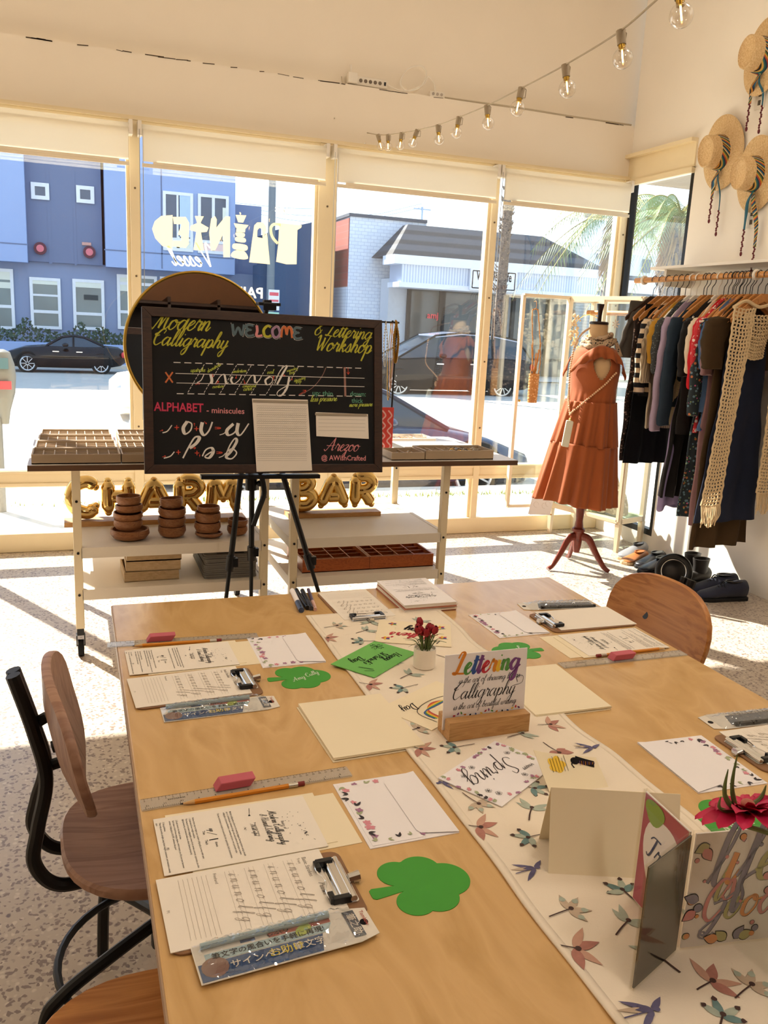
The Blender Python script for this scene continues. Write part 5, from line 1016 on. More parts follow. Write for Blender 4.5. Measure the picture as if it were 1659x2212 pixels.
# three-winged acrylic card stand
P0 = on_z(1462, 2050.6, TZ + .003); PA = on_z(1363.6, 2140.8, TZ + .003); t = item('card_stand', 'clear acrylic three-wing stand holding a Life is Good art card', 'card stand', P0.x, P0.y, 0, None, TZ + .003); H = .128
hz = on_y(1491, 1799, P0.y).z - TZ; H = hz - .003
dA = (PA - P0); dA.z = 0; wA = dA.length; dA.normalize(); dB = Vector((1, -.14, 0)).normalized(); pc = on_z(1394, 1703, TZ + .003 + H); dC = pc - P0; dC.z = 0; wC = min(dC.length, .105); dC.normalize()
STONE = mat('dark_reflective_panel', '#302e2d', .12, var=.35, scale=25, spec=.8); PANELP = [PAPERW, mat('panel_magenta', '#b8466a', .7), mat('panel_green', '#86a848', .7), mat('panel_navy', '#34406a', .7)]
for d, w_, nm in ((dA, wA, 'dark_wing'), (dB, .15, 'art_wing'), (dC, wC, 'colour_wing')):
    n = d.cross(Vector((0, 0, 1))).normalized(); fr = (Vector((0, 0, 0)), d, Vector((0, 0, 1)), n)
    g = MB().prism([(0.002, 0), (w_, 0), (w_, H), (0.002, H)], .0016, .003, fr).prism([(0.002, 0), (w_, 0), (w_, H), (0.002, H)], -.003, -.0016, fr).prism([(w_ - .002, 0), (w_, 0), (w_, H), (w_ - .002, H)], -.0016, .0016, fr).build(nm, ACRYL, t, smooth=0)
    MB().prism([(0.004, .002), (w_ - .003, .002), (w_ - .003, H - .002), (0.004, H - .002)], -.001, .001, fr).build('insert_card', STONE if nm == 'dark_wing' else PAPERW, g, smooth=0)
    mb = MB()
    if nm == 'art_wing':
        f1 = (Vector((0, 0, 0)), d, Vector((0, 0, 1)), n); off = .0013; IR = LC
        for s_, wd, x0, y0, ca in (('life', .086, .024, .080, 1), ('is', .026, .034, .060, 5), ('Good', .096, .022, .034, 0)):
            q, W = script(s_, width=wd, thick=.2, thin=.1, slant=.25)
            for i, st in enumerate(q): mb.mi(7 + (i + ca) % 4).flat(move2d([st], x0, y0, .05), f1, off + .0003); mb.mi(6).flat(move2d([st], x0 + .0007, y0 - .0008, .05, 1.0, 1.0), f1, off)
        r3 = random.Random(9)
        for k in range(34):
            x, y = r3.uniform(.006, .146), r3.uniform(.006, H - .008)
            if .02 < x < .135 and .028 < y < .112 and k % 4: continue
            rad = r3.uniform(.0016, .0062); mb.mi(6).flat(disc2d(x, y, rad * 1.1), f1, off); mb.mi(7 + k % 4).flat(disc2d(x, y, rad * .93), f1, off + .0004)
        for cx, cy, a0 in ((.022, H - .016, 3.6), (.015, H - .02, 5.3), (.018, .062, 2.8), (.016, .05, 3.8), (.06, .006, 2.4), (.07, .006, 1.0), (.075, .008, .3), (.05, .008, 2.9), (.135, H - .02, 4.0)):
            mb.mi(6).flat(petal2d(cx, cy, .021, .0074, a0), f1, off); mb.mi(7 + int(cx * 300) % 4).flat(petal2d(cx + .001 * math.cos(a0), cy + .001 * math.sin(a0), .0185, .0062, a0), f1, off + .0004)
        for cx, cy in ((.03, .018), (.125, .075)): mb.mi(8).flat([stroke2d([(cx + .0015 * i * math.cos(i * .8), cy + .0011 * i * math.sin(i * .8)) for i in range(9)], .0026, .0022)], f1, off)
        mb.build('lettering', LC + [mat('pastel_rose', '#cf8c8c', .7), mat('pastel_violet', '#8f8a9c', .7), mat('pastel_olive', '#b4b07c', .7), mat('pastel_orange', '#dc9a66', .7)], g, smooth=0)
    elif nm == 'colour_wing':
        f1 = (Vector((0, 0, 0)), d, Vector((0, 0, 1)), n)
        for sgn in (-1, 1):
            ff = (Vector((0, 0, 0)), d, Vector((0, 0, 1)), n * sgn); off = .0013
            mb.mi(1).flat([([(.005, .003), (w_ - .004, .003), (w_ - .004, H - .003), (.005, H - .003)], [(0, 1, 2, 3)])], ff, off).mi(0).flat(disc2d(w_ * .5, H * .55, w_ * .38, H * .33, 0, 30, .06), ff, off + .0003).mi(2).flat(disc2d(w_ * .72, H * .88, w_ * .2, H * .1, 0, 20, .1), ff, off + .0006)
            q, W = script('Trish', width=w_ * .6, thick=.22, thin=.12); mb.mi(3).flat(move2d(q if sgn > 0 else [([(w_ - x, y) for x, y in vs], fs) for vs, fs in q], w_ * .2 if sgn > 0 else -w_ * .2 + 0, H * .5), ff, off + .0007)
        mb.build('lettering', PANELP, g, smooth=0)
    else:
        f1 = (Vector((0, 0, 0)), d, Vector((0, 0, 1)), n)
        for k in range(7): mb.flat([stroke2d([(.03 + .004 * k, .03 + .009 * k), (.038 + .004 * k, .04 + .01 * k), (.04 + .003 * k, .052 + .009 * k)], .0006, .0004)], f1, .0034)
        mb.build('scratch', mat('light_scratch', '#9a958c', .5), g, smooth=0)
# glass vase with a pink flower at the right edge
VX, VY = on_z(1740, 2110, TZ + .004).x, on_z(1740, 2110, TZ + .004).y
t = item('flower_vase', 'clear glass vase with a magenta flower at the right edge', 'vase', VX, VY, 0, None, TZ + .003)
MB().lathe([(.03, 0), (.032, .002), (.034, .04), (.031, .09), (.028, .125), (.0265, .125), (.029, .09), (.032, .04), (.03, .006), (.001, .006)], n=32).build('glass_body', CLEAR, t)
fh = on_y(1612, 1760, VY + .01); c = Vector((fh.x - VX, .01, fh.z - TZ - .003)); base = Vector((0, 0, .01))
MB().tube(crom([base, Vector((-.004, .0, .10)), Vector((c.x * .45, .004, c.z * .8)), c - Vector((0, 0, .012))], 8), .0026, 8).build('stem', mat('stem_green', '#66703a', .6), t)
MB().lathe([(.002, -.014), (.006, -.008), (.0085, 0), (.006, .004)], c, 14).build('calyx', STEMG, t)
MG = mat('magenta_petal', '#c81e4e', .5, var=.2, scale=40); mb = MB(); r2 = random.Random(3)
for lay, (n, L, dip, w_) in enumerate(((13, .047, .001, .0088), (11, .036, .007, .0082), (7, .022, .010, .006))):
    for q in range(n):
        a = 6.283 * (q + lay * .4) / n + r2.uniform(-.1, .1); d = Vector((math.cos(a), math.sin(a), 0)); tn = Vector((-d.y, d.x, 0)); rows = []
        for s_, wf in ((.08, .3), (.35, .9), (.7, 1.0), (.92, .75), (1.0, .3)):
            z = dip * s_ * 1.2 + .006 * math.sin(s_ * 2.6) - .010 * s_ * s_ * (1 if lay == 0 else .1) + r2.uniform(-.0008, .0008); rows.append([c + d * (L * s_) + tn * (w_ * wf * f) + Vector((0, 0, z + .003 * abs(f) - .42 * d.y * L * s_)) for f in (-1, 0, 1)])
        mb.add([v for r in rows for v in r], [(i * 3 + j, i * 3 + j + 1, i * 3 + j + 4, i * 3 + j + 3) for i in range(4) for j in range(2)])
mb.build('petals', MG, t, smooth=60)
MB().ball(c + Vector((0, 0, .012)), .007, sc3=(1, 1, .7)).build('flower_centre', mat('flower_centre_tan', '#b06a58', .8), t)
mb = MB()
for dx, dz, b in ((-.045, .055, .0022), (-.034, .07, .002), (-.05, .026, .0018), (.02, .03, .002)): mb.tube(crom([c + Vector((-.012, 0, .004)), c + Vector((dx * .7, 0, dz * .5)), c + Vector((dx * .8 + .004, .0, dz))], 5), [b * 1.2, b * 1.2, b * 1.3, b * 1.3, b * 1.2, b, b, b * .8, b * .6, b * .4, b * .2], 6)
mb.build('leaf', STEMG, t)

# ================================================================== CHARM BAR TROLLEYS
SHELFW = mat('white_shelf', '#e3d8c6', .5, var=.02); TOPW = mat('pale_counter', '#cfc8c4', .35, var=.03); TOPEDGE = banded('counter_edge_ply', '#4a3020', '#6b4a30', 150, 'Z', .6)
def trolley(label, x0, x1, y0, y1, tx0, tx1):
    t = thing('shelf_trolley', label, 'trolley', (x0, y0, 0), 0, 'white steel trolleys side by side'); w, d = x1 - x0, y1 - y0
    MB().span((tx0 - x0, -.06, .797), (tx1 - x0, d + .05, .82)).build('tabletop', TOPW, t, smooth=0); MB().span((tx0 - x0, -.062, .797), (tx1 - x0, -.06, .819)).build('edge_band', TOPEDGE, t, smooth=0)
    for z in (.465, .285): MB().span((.03, .0, z - .045), (w - .03, .018, z)).span((.03, d - .018, z - .045), (w - .03, d, z)).span((.0, .03, z - .045), (.018, d - .03, z)).span((w - .018, .03, z - .045), (w, d - .03, z)).span((.018, .018, z - .012), (w - .018, d - .018, z - .002)).build('shelf', SHELFW, t, smooth=0)
    for sx in (0, 1):
        for sy in (0, 1):
            x, y = (0 if not sx else w - .034), (0 if not sy else d - .034)
            lg = MB().span((x, y, .115), (x + .034, y + .034, .797)).build('leg', CREAM, t, smooth=0, bevel=.002)
            mb = MB()
            for z in (.443, .263, .66): mb.cyl((x + .017, y - .003, z), (x + .017, y + .001, z), .0055, n=10)
            mb.build('bolt', DKSTEEL, lg)
            cx, cy = x + .017, y + .017; c = MB().span((cx - .014, cy - .014, .085), (cx + .014, cy + .014, .118)).span((cx - .018, cy - .03, .045), (cx - .013, cy + .01, .09)).span((cx + .013, cy - .03, .045), (cx + .018, cy + .01, .09)).build('caster_fork', BLACKP, t, smooth=0)
            MB().cyl((cx - .012, cy - .018, .034), (cx + .012, cy - .018, .034), .034, n=22).build('caster_wheel', TYRE, t); MB().cyl((cx - .013, cy - .018, .034), (cx + .013, cy - .018, .034), .012, n=12).build('wheel_hub', CHROME, t)
    MB().span((0.034, d - .02, .70), (w - .034, d - .005, .74)).build('back_rail', CREAM, t, smooth=0)
    return t
trolley('left white trolley with wooden bowls on its middle shelf', -.022, .785, 3.56, 4.26, -.18, .83); trolley('right white trolley with an orange wooden tray on its low shelf', .885, 1.645, 3.56, 4.26, .832, 1.96)
S1, S2, CT = .4638, .2838, .8205
def tray(label, x0, x1, y0, y1, h, nx, ny, m, z, name='sorting_tray', cat='tray', group=None, th=.006, rz=0, hd=None):
    t = thing(name, label, cat, ((x0 + x1) / 2, (y0 + y1) / 2, z), rz, group); w, d = (x1 - x0) / 2, (y1 - y0) / 2; hd = hd or h * .8
    MB().span((-w, -d, 0), (w, d, .004)).span((-w, -d, 0), (w, -d + th, h)).span((-w, d - th, 0), (w, d, h)).span((-w, -d + th, .002), (-w + th, d - th, h)).span((w - th, -d + th, .002), (w, d - th, h)).build('box', m, t, smooth=0)
    mb = MB()
    for i in range(1, nx): x = -w + 2 * w * i / nx; mb.span((x - th * .3, -d + th, .003), (x + th * .3, d - th, hd))
    for j in range(1, ny): y = -d + 2 * d * j / ny; mb.span((-w + th, y - th * .3, .003), (w - th, y + th * .3, hd - .0006))
    if nx > 1 or ny > 1: mb.build('dividers', m, t, smooth=0)
    return t
TG = 'jewellery sorting trays on the trolley top'
LINER = mat('charm_bits', '#b59a78', .5, var=.4, scale=150)
def charms(t, w, d, n, mats, seed, x0=0, y0=0, z=.012, big=.006):
    r2 = random.Random(seed); mb = MB()
    for k in range(n):
        mb.mi(r2.randrange(len(mats))); p = (x0 + r2.uniform(-w, w), y0 + r2.uniform(-d, d), z + r2.uniform(0, .01)); a = r2.uniform(0, 6)
        mb.tube([(p[0] + big * math.cos(q), p[1] + big * math.sin(q) * math.cos(a), p[2] + big * math.sin(q) * math.sin(a)) for q in [i * PI / 5 for i in range(10)]], .0011, 4, True)
    tag(mb.build('charm_pieces', mats, t), kind='stuff')
GLD = mat('gold_charm', '#d7a84a', .25, 1.0); SLV = mat('silver_charm', '#c9c6c0', .2, 1.0)
for r, (ya, yb, pos) in enumerate(((3.525, 3.70, 'front'), (3.715, 3.91, 'second'), (3.925, 4.10, 'third'), (4.115, 4.29, 'back'))):
    for k, (xa, xb, side, nx) in enumerate(((-.165, .168, 'left', 8), (.17, .50 if r == 0 else .45, 'right', 5 if r == 0 else 8))):
        if r == 0 and k == 1: t = tray('shallow taupe drawer box beside the front left sorting tray', .172, .50, ya, yb, .038, 2, 2, GREYTRAY, CT, group=TG); continue
        t = tray('taupe sorting tray, %s one in the %s row at the left end of the trolleys' % (side, pos), xa + .005 * r, xb - .004 * r, ya, yb, .038, nx, 4, GREYTRAY, CT, group=TG)
        charms(t, .15, .06, 26, [GLD, SLV, ERASERP], r * 3 + k, z=.008, big=.005)
# right end of the counter
t = tray('taupe tray of silver and gold rings at the right end of the counter', 1.50, 1.845, 3.53, 3.70, .043, 6, 3, GREYTRAY, CT, group=TG); charms(t, .075, .05, 60, [GLD, SLV, DKSTEEL], 50, .06, 0, .02, .014)
t = tray('small taupe tray of gold chain pieces behind the chalkboard edge', 1.335, 1.495, 3.53, 3.68, .035, 2, 1, GREYTRAY, CT, group=TG); charms(t, .05, .04, 40, [GLD, SLV], 51)
t = thing('flat_display_box', 'flat white and grey display box at the right end of the counter', 'box', (1.66, 3.86, CT)); MB().span((-.17, -.085, 0), (.17, .085, .022)).build('box', mat('dark_grey_box', '#5c5852', .6), t, smooth=0); MB().span((-.17, -.085, .022), (.17, .085, .026)).span((-.08, -.05, .026), (.05, .03, .028)).build('lid', mat('pale_grey_lid', '#cfcbc4', .5), t, smooth=0)
t = tray('white tray of small gold charms at the back right of the counter', 1.40, 1.76, 4.02, 4.20, .03, 4, 3, WHITE, CT, group=TG); charms(t, .15, .07, 70, [GLD, ERASERP, SLV], 52, big=.007)
# gold balloon letters
def fat(t, strokes, r, m, name='balloon'):
    mb = MB()
    for st, cl in strokes:
        pts = crom([(x, 0, z) for x, z in st], 7, cl); n = len(pts); rr_ = [r * (1 if cl else (.55 + .45 * min(1, min(i, n - 1 - i) / 3.0)) if min(i, n - 1 - i) < 3 else 1) for i in range(n)]; mb.tube(pts, rr_, 16, cl)
        if not cl: mb.ball(pts[0], r * .56, 12, 8).ball(pts[-1], r * .56, 12, 8)
    return mb.build(name, m, t, smooth=60)
LET = {'C': (.115, [([(.105, .155), (.075, .185), (.03, .165), (.012, .1), (.03, .035), (.075, .015), (.105, .05)], 0)]), 'H': (.115, [([(.02, .012), (.02, .1), (.02, .188)], 0), ([(.1, .012), (.1, .1), (.1, .188)], 0), ([(.02, .1), (.06, .1), (.1, .1)], 0)]),
       'A': (.135, [([(.012, .012), (.035, .09), (.068, .186)], 0), ([(.124, .012), (.1, .09), (.068, .186)], 0), ([(.038, .065), (.068, .065), (.098, .065)], 0)]), 'R': (.115, [([(.02, .012), (.02, .1), (.02, .186)], 0), ([(.02, .186), (.075, .185), (.1, .145), (.075, .105), (.02, .1)], 0), ([(.05, .1), (.075, .06), (.1, .012)], 0)]),
       'M': (.14, [([(.016, .012), (.022, .1), (.028, .186)], 0), ([(.028, .186), (.05, .12), (.068, .07)], 0), ([(.108, .186), (.086, .12), (.068, .07)], 0), ([(.12, .012), (.114, .1), (.108, .186)], 0)]), 'B': (.11, [([(.018, .014), (.018, .1), (.018, .186)], 0), ([(.018, .186), (.07, .185), (.088, .15), (.065, .112), (.02, .105)], 0), ([(.02, .1), (.08, .098), (.1, .055), (.075, .016), (.018, .014)], 0)])}
def word(s, x0, x1, y, z, lab):
    pl = thing('letter_base', 'long plywood base strip under the %s letters' % lab, 'board', ((x0 + x1) / 2, y, z)); h = (x1 - x0) / 2 + .02; MB().span((-h, -.05, 0), (h, .05, .022)).build('plank', BIRCHB, pl, smooth=0); tot = sum(LET[c][0] * 1.12 for c in s); gap = ((x1 - x0) - tot) / max(1, len(s) - 1); x = x0; k = 0
    for c in s:
        k += 1; t = thing('balloon_letter', 'gold foil letter %s of the word %s' % (c, lab) if not (c in 'AR' and lab == 'X') else '', 'letter', (x, y, z + .022), 0, 'gold foil balloon letters'); fat(t, [([(px * 1.12, .031 + (pz - .012) * .83) for px, pz in st], cl) for st, cl in LET[c][1]], .031, GOLD, 'foil_body'); x += LET[c][0] * 1.12 + gap
word('CHARM', -.04, .735, 3.98, S1, 'CHARM'); word('BAR', .99, 1.43, 4.0, S1, 'BAR')
# wooden bowls
def bowl(label, x, y, z, r, h, tilt=0.0, rz=0.0):
    t = thing('wooden_bowl', label, 'bowl', (x, y, z + r * abs(math.sin(tilt)) * .6), rz, 'acacia wood bowls stacked on the left trolley'); t.rotation_euler = (tilt, 0, rz)
    MB().lathe([(r * .55, 0), (r * .85, h * .18), (r, h * .55), (r * .97, h), (r * .88, h), (r * .9, h * .55), (r * .72, h * .2), (.002, h * .14)], n=30).build('bowl_body', ACACIA, t); return t
places = ((.204, 3.69, ((.082, .045, 0), (.06, .048, .0), (.062, .036, .05), (.058, .036, -.06), (.052, .045, 0)), 'first stack from the left'), (.388, 3.70, ((.06, .05, 0), (.06, .046, .0), (.06, .046, .05), (.05, .048, -.08)), 'second stack from the left'), (.537, 3.67, ((.06, .02, .04), (.058, .05, 0), (.057, .05, .04), (.05, .034, 0)), 'third stack from the left'), (.674, 3.69, ((.046, .04, 0), (.045, .036, .04)), 'small stack behind the easel leg'))
ordn = ['lowest', 'second from the bottom', 'third from the bottom', 'fourth from the bottom', 'topmost']
for x, y, bs_, nm in places:
    z = S1
    for k, (r, h, tl) in enumerate(bs_):
        bowl('brown wooden bowl, %s in the %s' % (ordn[k] if k < len(bs_) - 1 else 'topmost', nm), x + rr.uniform(-.004, .004), y, z, r, h, tl, rr.uniform(0, 3)); z += h * .8 + .003
# low shelf trays
for k, (dx, dz, rzz, lab) in enumerate(((0, 0, .03, 'lowest'), (.012, .045, -.02, 'middle'), (.014, .09, .0, 'topmost'))):
    tray('beige wooden compartment box, %s of three on the low left shelf' % lab, .175 + dx, .405 + dx, 3.64, 3.86, .043, 4 if k == 2 else 3, 3 if k == 2 else 2, BEIGEW, S2 + dz, 'compartment_box', 'box', 'stacked beige compartment boxes', .006, rzz)
PLATE = mat('grey_flocked_board', '#77736e', .85, var=.08)
lay = thing('bead_board', '', 'board')
bpy.data.objects.remove(lay)
def bead_board(k, lab):
    t = thing('bead_board', lab, 'board', (.63 + rr.uniform(-.003, .003), 3.80 + rr.uniform(-.003, .003), S2 + k * .0092), rr.uniform(-.012, .012), 'grey bead design boards stacked on the low left shelf'); MB().prism(rounded(.235, .37, .02), 0, .0085).build('board', PLATE, t, smooth=0, bevel=.0015)
    if k == 11:
        mb = MB()
        for q in range(3): a = .095 - q * .022; mb.tube([(-a, .14, .009), (-a, -.02, .009)] + [(-a * math.cos(PI * i / 12), -.02 - a * math.sin(PI * i / 12), .009) for i in range(1, 13)] + [(a, .14, .009)], .0045, 6)
        mb.build('groove_ridges', PLATE, t); MB().box((0, -.155, .0095), (.12, .03, .003)).box((0, -.0, .0095), (.05, .06, .003)).build('sorting_wells', mat('dark_grey_well', '#4a4744', .9), t, smooth=0)
for k in range(12): bead_board(k, 'grey moulded bead board with curved grooves on top of the stack' if k == 11 else 'plain-edged grey bead board, %s under the grooved one in the stack' % ('first', 'second', 'third', 'fourth', 'fifth', 'sixth', 'seventh', 'eighth', 'ninth', 'tenth', 'eleventh')[10 - k])
tray('long orange-brown wooden compartment tray on the low right shelf', .96, 1.285, 3.625, 3.93, .062, 4, 5, ORANGEW, S2, 'compartment_tray', 'tray', None, .008, 0, .05)['label'] = 'orange-brown wooden compartment tray at the left on the low right shelf'
tray('orange-brown wooden compartment tray at the right on the low right shelf', 1.287, 1.612, 3.625, 3.93, .062, 4, 5, ORANGEW, S2, 'compartment_tray', 'tray', None, .008, 0, .05)
# round mirror on the counter
MIR = mat('mirror_silver', '#f2f2f0', .01, 1.0, var=0)
MY = 3.995; c = on_y(432, 750, MY); r_ = (on_y(432, 588, MY) - c).length
t = thing('round_mirror', 'round mirror with thin brass rim standing on the counter behind the chalkboard', 'mirror', (c.x, MY, CT)); n = Vector((.05, -1, .07)).normalized(); fr = frame((0, 0, c.z - CT), (1, 0, 0), n); out = [(r_ * math.cos(2 * PI * i / 72), r_ * math.sin(2 * PI * i / 72)) for i in range(72)]
MB().prism([(x * .985, y * .985) for x, y in out], .002, .006, fr).build('mirror_glass', MIR, t, smooth=0); MB().prism(out, -.012, .0015, fr).build('backing', DARKWOOD, t, smooth=0); MB().tube([fr[0] + fr[1] * x + fr[2] * y + fr[3] * .002 for x, y in out], .0075, 8, True).build('brass_rim', BRASS, t)
MB().span((-.14, -.03, 0), (.14, .05, .012)).beam((0, .03, .01), (0, .03, max(.08, c.z - CT - .12)), .05, .012).build('mirror_stand', BRASS, t, smooth=0)
# necklace stand, card
NY = 3.80; p = on_y(840, 990, NY); q = on_y(857, 697, NY); t = thing('necklace_stand', 'black T-bar necklace stand on the counter beside the chalkboard', 'stand', (p.x, NY, CT))
MB().lathe([(.06, 0), (.06, .006), (.02, .009), (.006, .012)], n=28).build('base', BLACKP, t); hz = q.z - CT; MB().cyl((0, 0, .008), (q.x - p.x, 0, hz), .0045, n=10).build('post', BLACK, t); MB().cyl((q.x - p.x + .012, 0, hz), (q.x - p.x - .17, 0, hz), .0045, n=10).ball((q.x - p.x - .02, 0, hz + .004), .006).build('bar', BLACK, t)
def chainloop(lab, m, dx, drop, r, w_, n=80, link=True):
    t2 = thing('necklace', lab, 'necklace', (p.x + q.x - p.x + dx, NY, q.z), 0, 'necklaces hanging on the T-bar stand'); pts = crom([(-.0, -.008, .0), (-w_, -.012, -drop * .4), (-w_ * .6, -.014, -drop * .85), (0, -.015, -drop), (w_ * .6, -.014, -drop * .85), (w_, -.012, -drop * .4), (.0, .006, .005)], 14); mb = MB()
    if link:
        for i, s_ in enumerate(pts): mb.ball(s_, r, 6, 4, (1, .7, 1.2) if i % 2 else (.7, 1, 1.2))
    else: mb.tube(pts, r, 6)
    mb.build('chain', m, t2); return t2
for k in range(3): pass
CHG = mat('antique_gold_chain', '#9a7434', .3, 1.0); chainloop('chunky antique gold chain at the post end of the T-bar', CHG, -.003, .18, .0075, .010); chainloop('thin rose gold chain next to the chunky gold chain', mat('rose_gold', '#d8a890', .3, .9), -.022, .31, .002, .008, link=False); chainloop('long thin gold chain with shell pendant on the T-bar', GLD, -.03, .36, .0016, .010, link=False); chainloop('silver link chain close to the chalkboard edge', SLV, -.055, .2, .004, .008)
p2 = on_y(829, 958, 3.74); t = thing('patterned_card', 'narrow coral red card with pink zigzag leaning behind the chalkboard', 'card', (p2.x - .0, 3.745, CT + .0)); hz2 = on_y(838, 880, 3.745).z - CT; b = MB().box((.01, 0, hz2 / 2 + .0), (.068, .004, hz2)).build('card', mat('coral_card', '#d9483e', .6), t, smooth=0); mb = MB()
fr = frame((.01, -.0025, 0), (1, 0, 0), (0, -1, 0))
for xo in (-.018, .012): mb.flat([stroke2d([(xo + (.012 if i % 2 else -.006), .01 + i * hz2 / 9) for i in range(9)], .007, .007)], fr, .0003)
mb.build('zigzag_print', mat('pale_pink_print', '#efb8ae', .6), b, smooth=0)

# ================================================================== CHALKBOARD ON TRIPOD EASEL
pBL, pBR, pTL, pTR = on_y(317, 1024, 3.17), on_y(830, 1020, 3.17), on_y(301, 661, 3.27), on_y(820, 692, 3.27)
bo = (pBL + pBR + pTL + pTR) / 4; bx = ((pBR - pBL) + (pTR - pTL)).normalized(); by = ((pTL - pBL) + (pTR - pBR)); by = (by - bx * by.dot(bx)).normalized(); bn = bx.cross(by)
BW, BH = ((pBR - pBL).length + (pTR - pTL).length) / 2, ((pTL - pBL).length + (pTR - pBR).length) / 2
t = thing('chalkboard', 'black framed chalkboard with calligraphy workshop lettering on the easel', 'chalkboard', bo); BF = (Vector((0, 0, 0)), bx, by, bn); fw = .034
CHB = mat('chalkboard_black', '#08080a', .75, var=.2, scale=5)
MB().prism([(-BW / 2 + .02, -BH / 2 + .02), (BW / 2 - .02, -BH / 2 + .02), (BW / 2 - .02, BH / 2 - .02), (-BW / 2 + .02, BH / 2 - .02)], -.012, -.002, BF).build('board_panel', CHB, t, smooth=0); pan = [o for o in t.children][0]
for a, b, c, d in ((-1, -1, 1, -1), (-1, 1, 1, 1), (-1, -1, -1, 1), (1, -1, 1, 1)):
    x0, y0, x1, y1 = a * BW / 2, b * BH / 2, c * BW / 2, d * BH / 2
    o = [(x0, y0), (x1, y1), (x1 - c * fw, y1 - d * fw), (x0 - a * fw, y0 - b * fw)]
    if (o[1][0] - o[0][0]) * (o[2][1] - o[0][1]) - (o[1][1] - o[0][1]) * (o[2][0] - o[0][0]) < 0: o = o[::-1]
    MB().prism(o, -.016, .006, BF).build('frame_side', DARKWOOD, t, smooth=0, bevel=.002)
def bl(zx, zy):
    d = ray(270 + zx / 2.8603, 580 + zy / 2.8603); k = (bo - CAM).dot(bn) / d.dot(bn); p = CAM + d * k - bo; return (p.dot(bx), p.dot(by))
CK = [mat('chalk_yellow', '#b9b43c', .9, var=.15, scale=80), mat('chalk_white', '#e6e0d8', .9, var=.1, scale=80), mat('chalk_grey_blue', '#5d7078', .9, var=.15), mat('chalk_pink', '#d98f92', .9), mat('chalk_red', '#d8523e', .9), mat('chalk_crimson', '#c8405e', .9), mat('chalk_green', '#5f9a80', .9), mat('chalk_orange', '#cf7446', .9), mat('chalk_lilac', '#a583a0', .9), mat('chalk_mauve', '#9c7468', .9), mat('chalk_lime', '#c3cf58', .9)]
mb = MB(); OFF = -.0008
def hand(s, a, b, m, thick=.2, thin=.1, slant=.35, caps=1.0, k=1.0):
    A, B = bl(*a), bl(*b); L = math.hypot(B[0] - A[0], B[1] - A[1]); q, W = script(s, width=L, thick=thick, thin=thin, slant=slant, caps=caps); mb.mi(m).flat(move2d(q, A[0], A[1], math.atan2(B[1] - A[1], B[0] - A[0]), 1, k), BF, OFF)
def prn(s, c, h, m, bold=.012, wd=None):
    A = bl(*c); q = text2d(s, h, bold=bold)
    if wd: xs_ = [v[0] for v in q[0][0]]; q = move2d(q, sx=wd / (max(xs_) - min(xs_)))
    mb.mi(m).flat(move2d(q, A[0], A[1], -.012), BF, OFF)
def ln(a, b, m, w=.0022, dash=0): mb.mi(m).flat(line2d(*bl(*a), *bl(*b), w, dash, .35), BF, OFF)
def ar(a, b, m=4, w=.0018): mb.mi(m).flat(arrow2d(*bl(*a), *bl(*b), w), BF, OFF)
hand('Modern', (165, 372), (515, 386), 0, .19, .1, .5, 1.0); hand('Calligraphy', (165, 470), (625, 496), 0, .2, .1, .45, .95); hand('& Lettering', (1165, 410), (1515, 440), 0, .19, .1, .4, .95); hand('Workshop', (1170, 505), (1515, 525), 0, .2, .1, .4, .95)
for i, ch in enumerate('WELCOME'):
    x = (700, 772, 826, 880, 934, 1000, 1068)[i]; c = (2, 2, 3, 0, 8, 7, 2)[i]; A = bl(x, 388 + (x - 880) * .06); g = {'W': 'W', 'E': 'E', 'L': 'L', 'C': 'C', 'O': 'O', 'M': 'M'}[ch]
    hw = .0175 if ch not in 'MW' else .022; hh = .02; G = {'W': [[(-1, 1), (-.7, -1), (0, .4), (.6, -1), (1, 1)]], 'E': [[(.8, .9), (-.4, 1), (-.8, .5), (-.2, .1), (.3, .1)], [(-.2, .1), (-.9, -.4), (-.5, -1), (.3, -1), (.9, -.8)]], 'L': [[(-.4, 1), (-.3, 0), (-.5, -.8), (0, -1), (.8, -.8)]], 'C': [[(.8, .8), (0, 1), (-.8, .2), (-.6, -.8), (.2, -1), (.8, -.7)]], 'O': [[(0, 1), (-.8, .3), (-.6, -.8), (.2, -1), (.8, -.2), (.5, .8), (0, 1)]], 'M': [[(-1, -1), (-.8, .6), (-.3, 1), (0, -.4)], [(0, -.4), (.3, 1), (.8, .6), (1, -1)]]}[ch]
    for st in G: mb.mi(c).flat([stroke2d([(A[0] + px * hw, A[1] + py * hh) for px, py in st], .0105, .0085)], BF, OFF); mb.mi(1).flat([stroke2d([(A[0] + px * hw * 1.28 + .001, A[1] + py * hh * 1.28 - .001) for px, py in st], .0012, .001)], BF, OFF - .0003)
ln((300, 580), (1480, 617), 1, .003, 19); ln((312, 648), (1480, 678), 1); ln((318, 707), (1480, 730), 1); ln((320, 773), (1480, 790), 1, .003, 19)
for x in (490, 590, 690, 780, 880, 975, 1072): ln((x, 592 + (x - 490) * .025), (x - 105, 772 + (x - 490) * .02), 1, .002, 9)
mb.mi(7).flat([stroke2d([bl(250, 640), bl(295, 705)], .006, .005), stroke2d([bl(295, 640), bl(250, 705)], .006, .005)], BF, OFF)
def pen_(pts, m=1, th=.008, tn=.003): mb.mi(m).flat([stroke2d([bl(*q) for q in pts], th, tn)], BF, OFF)
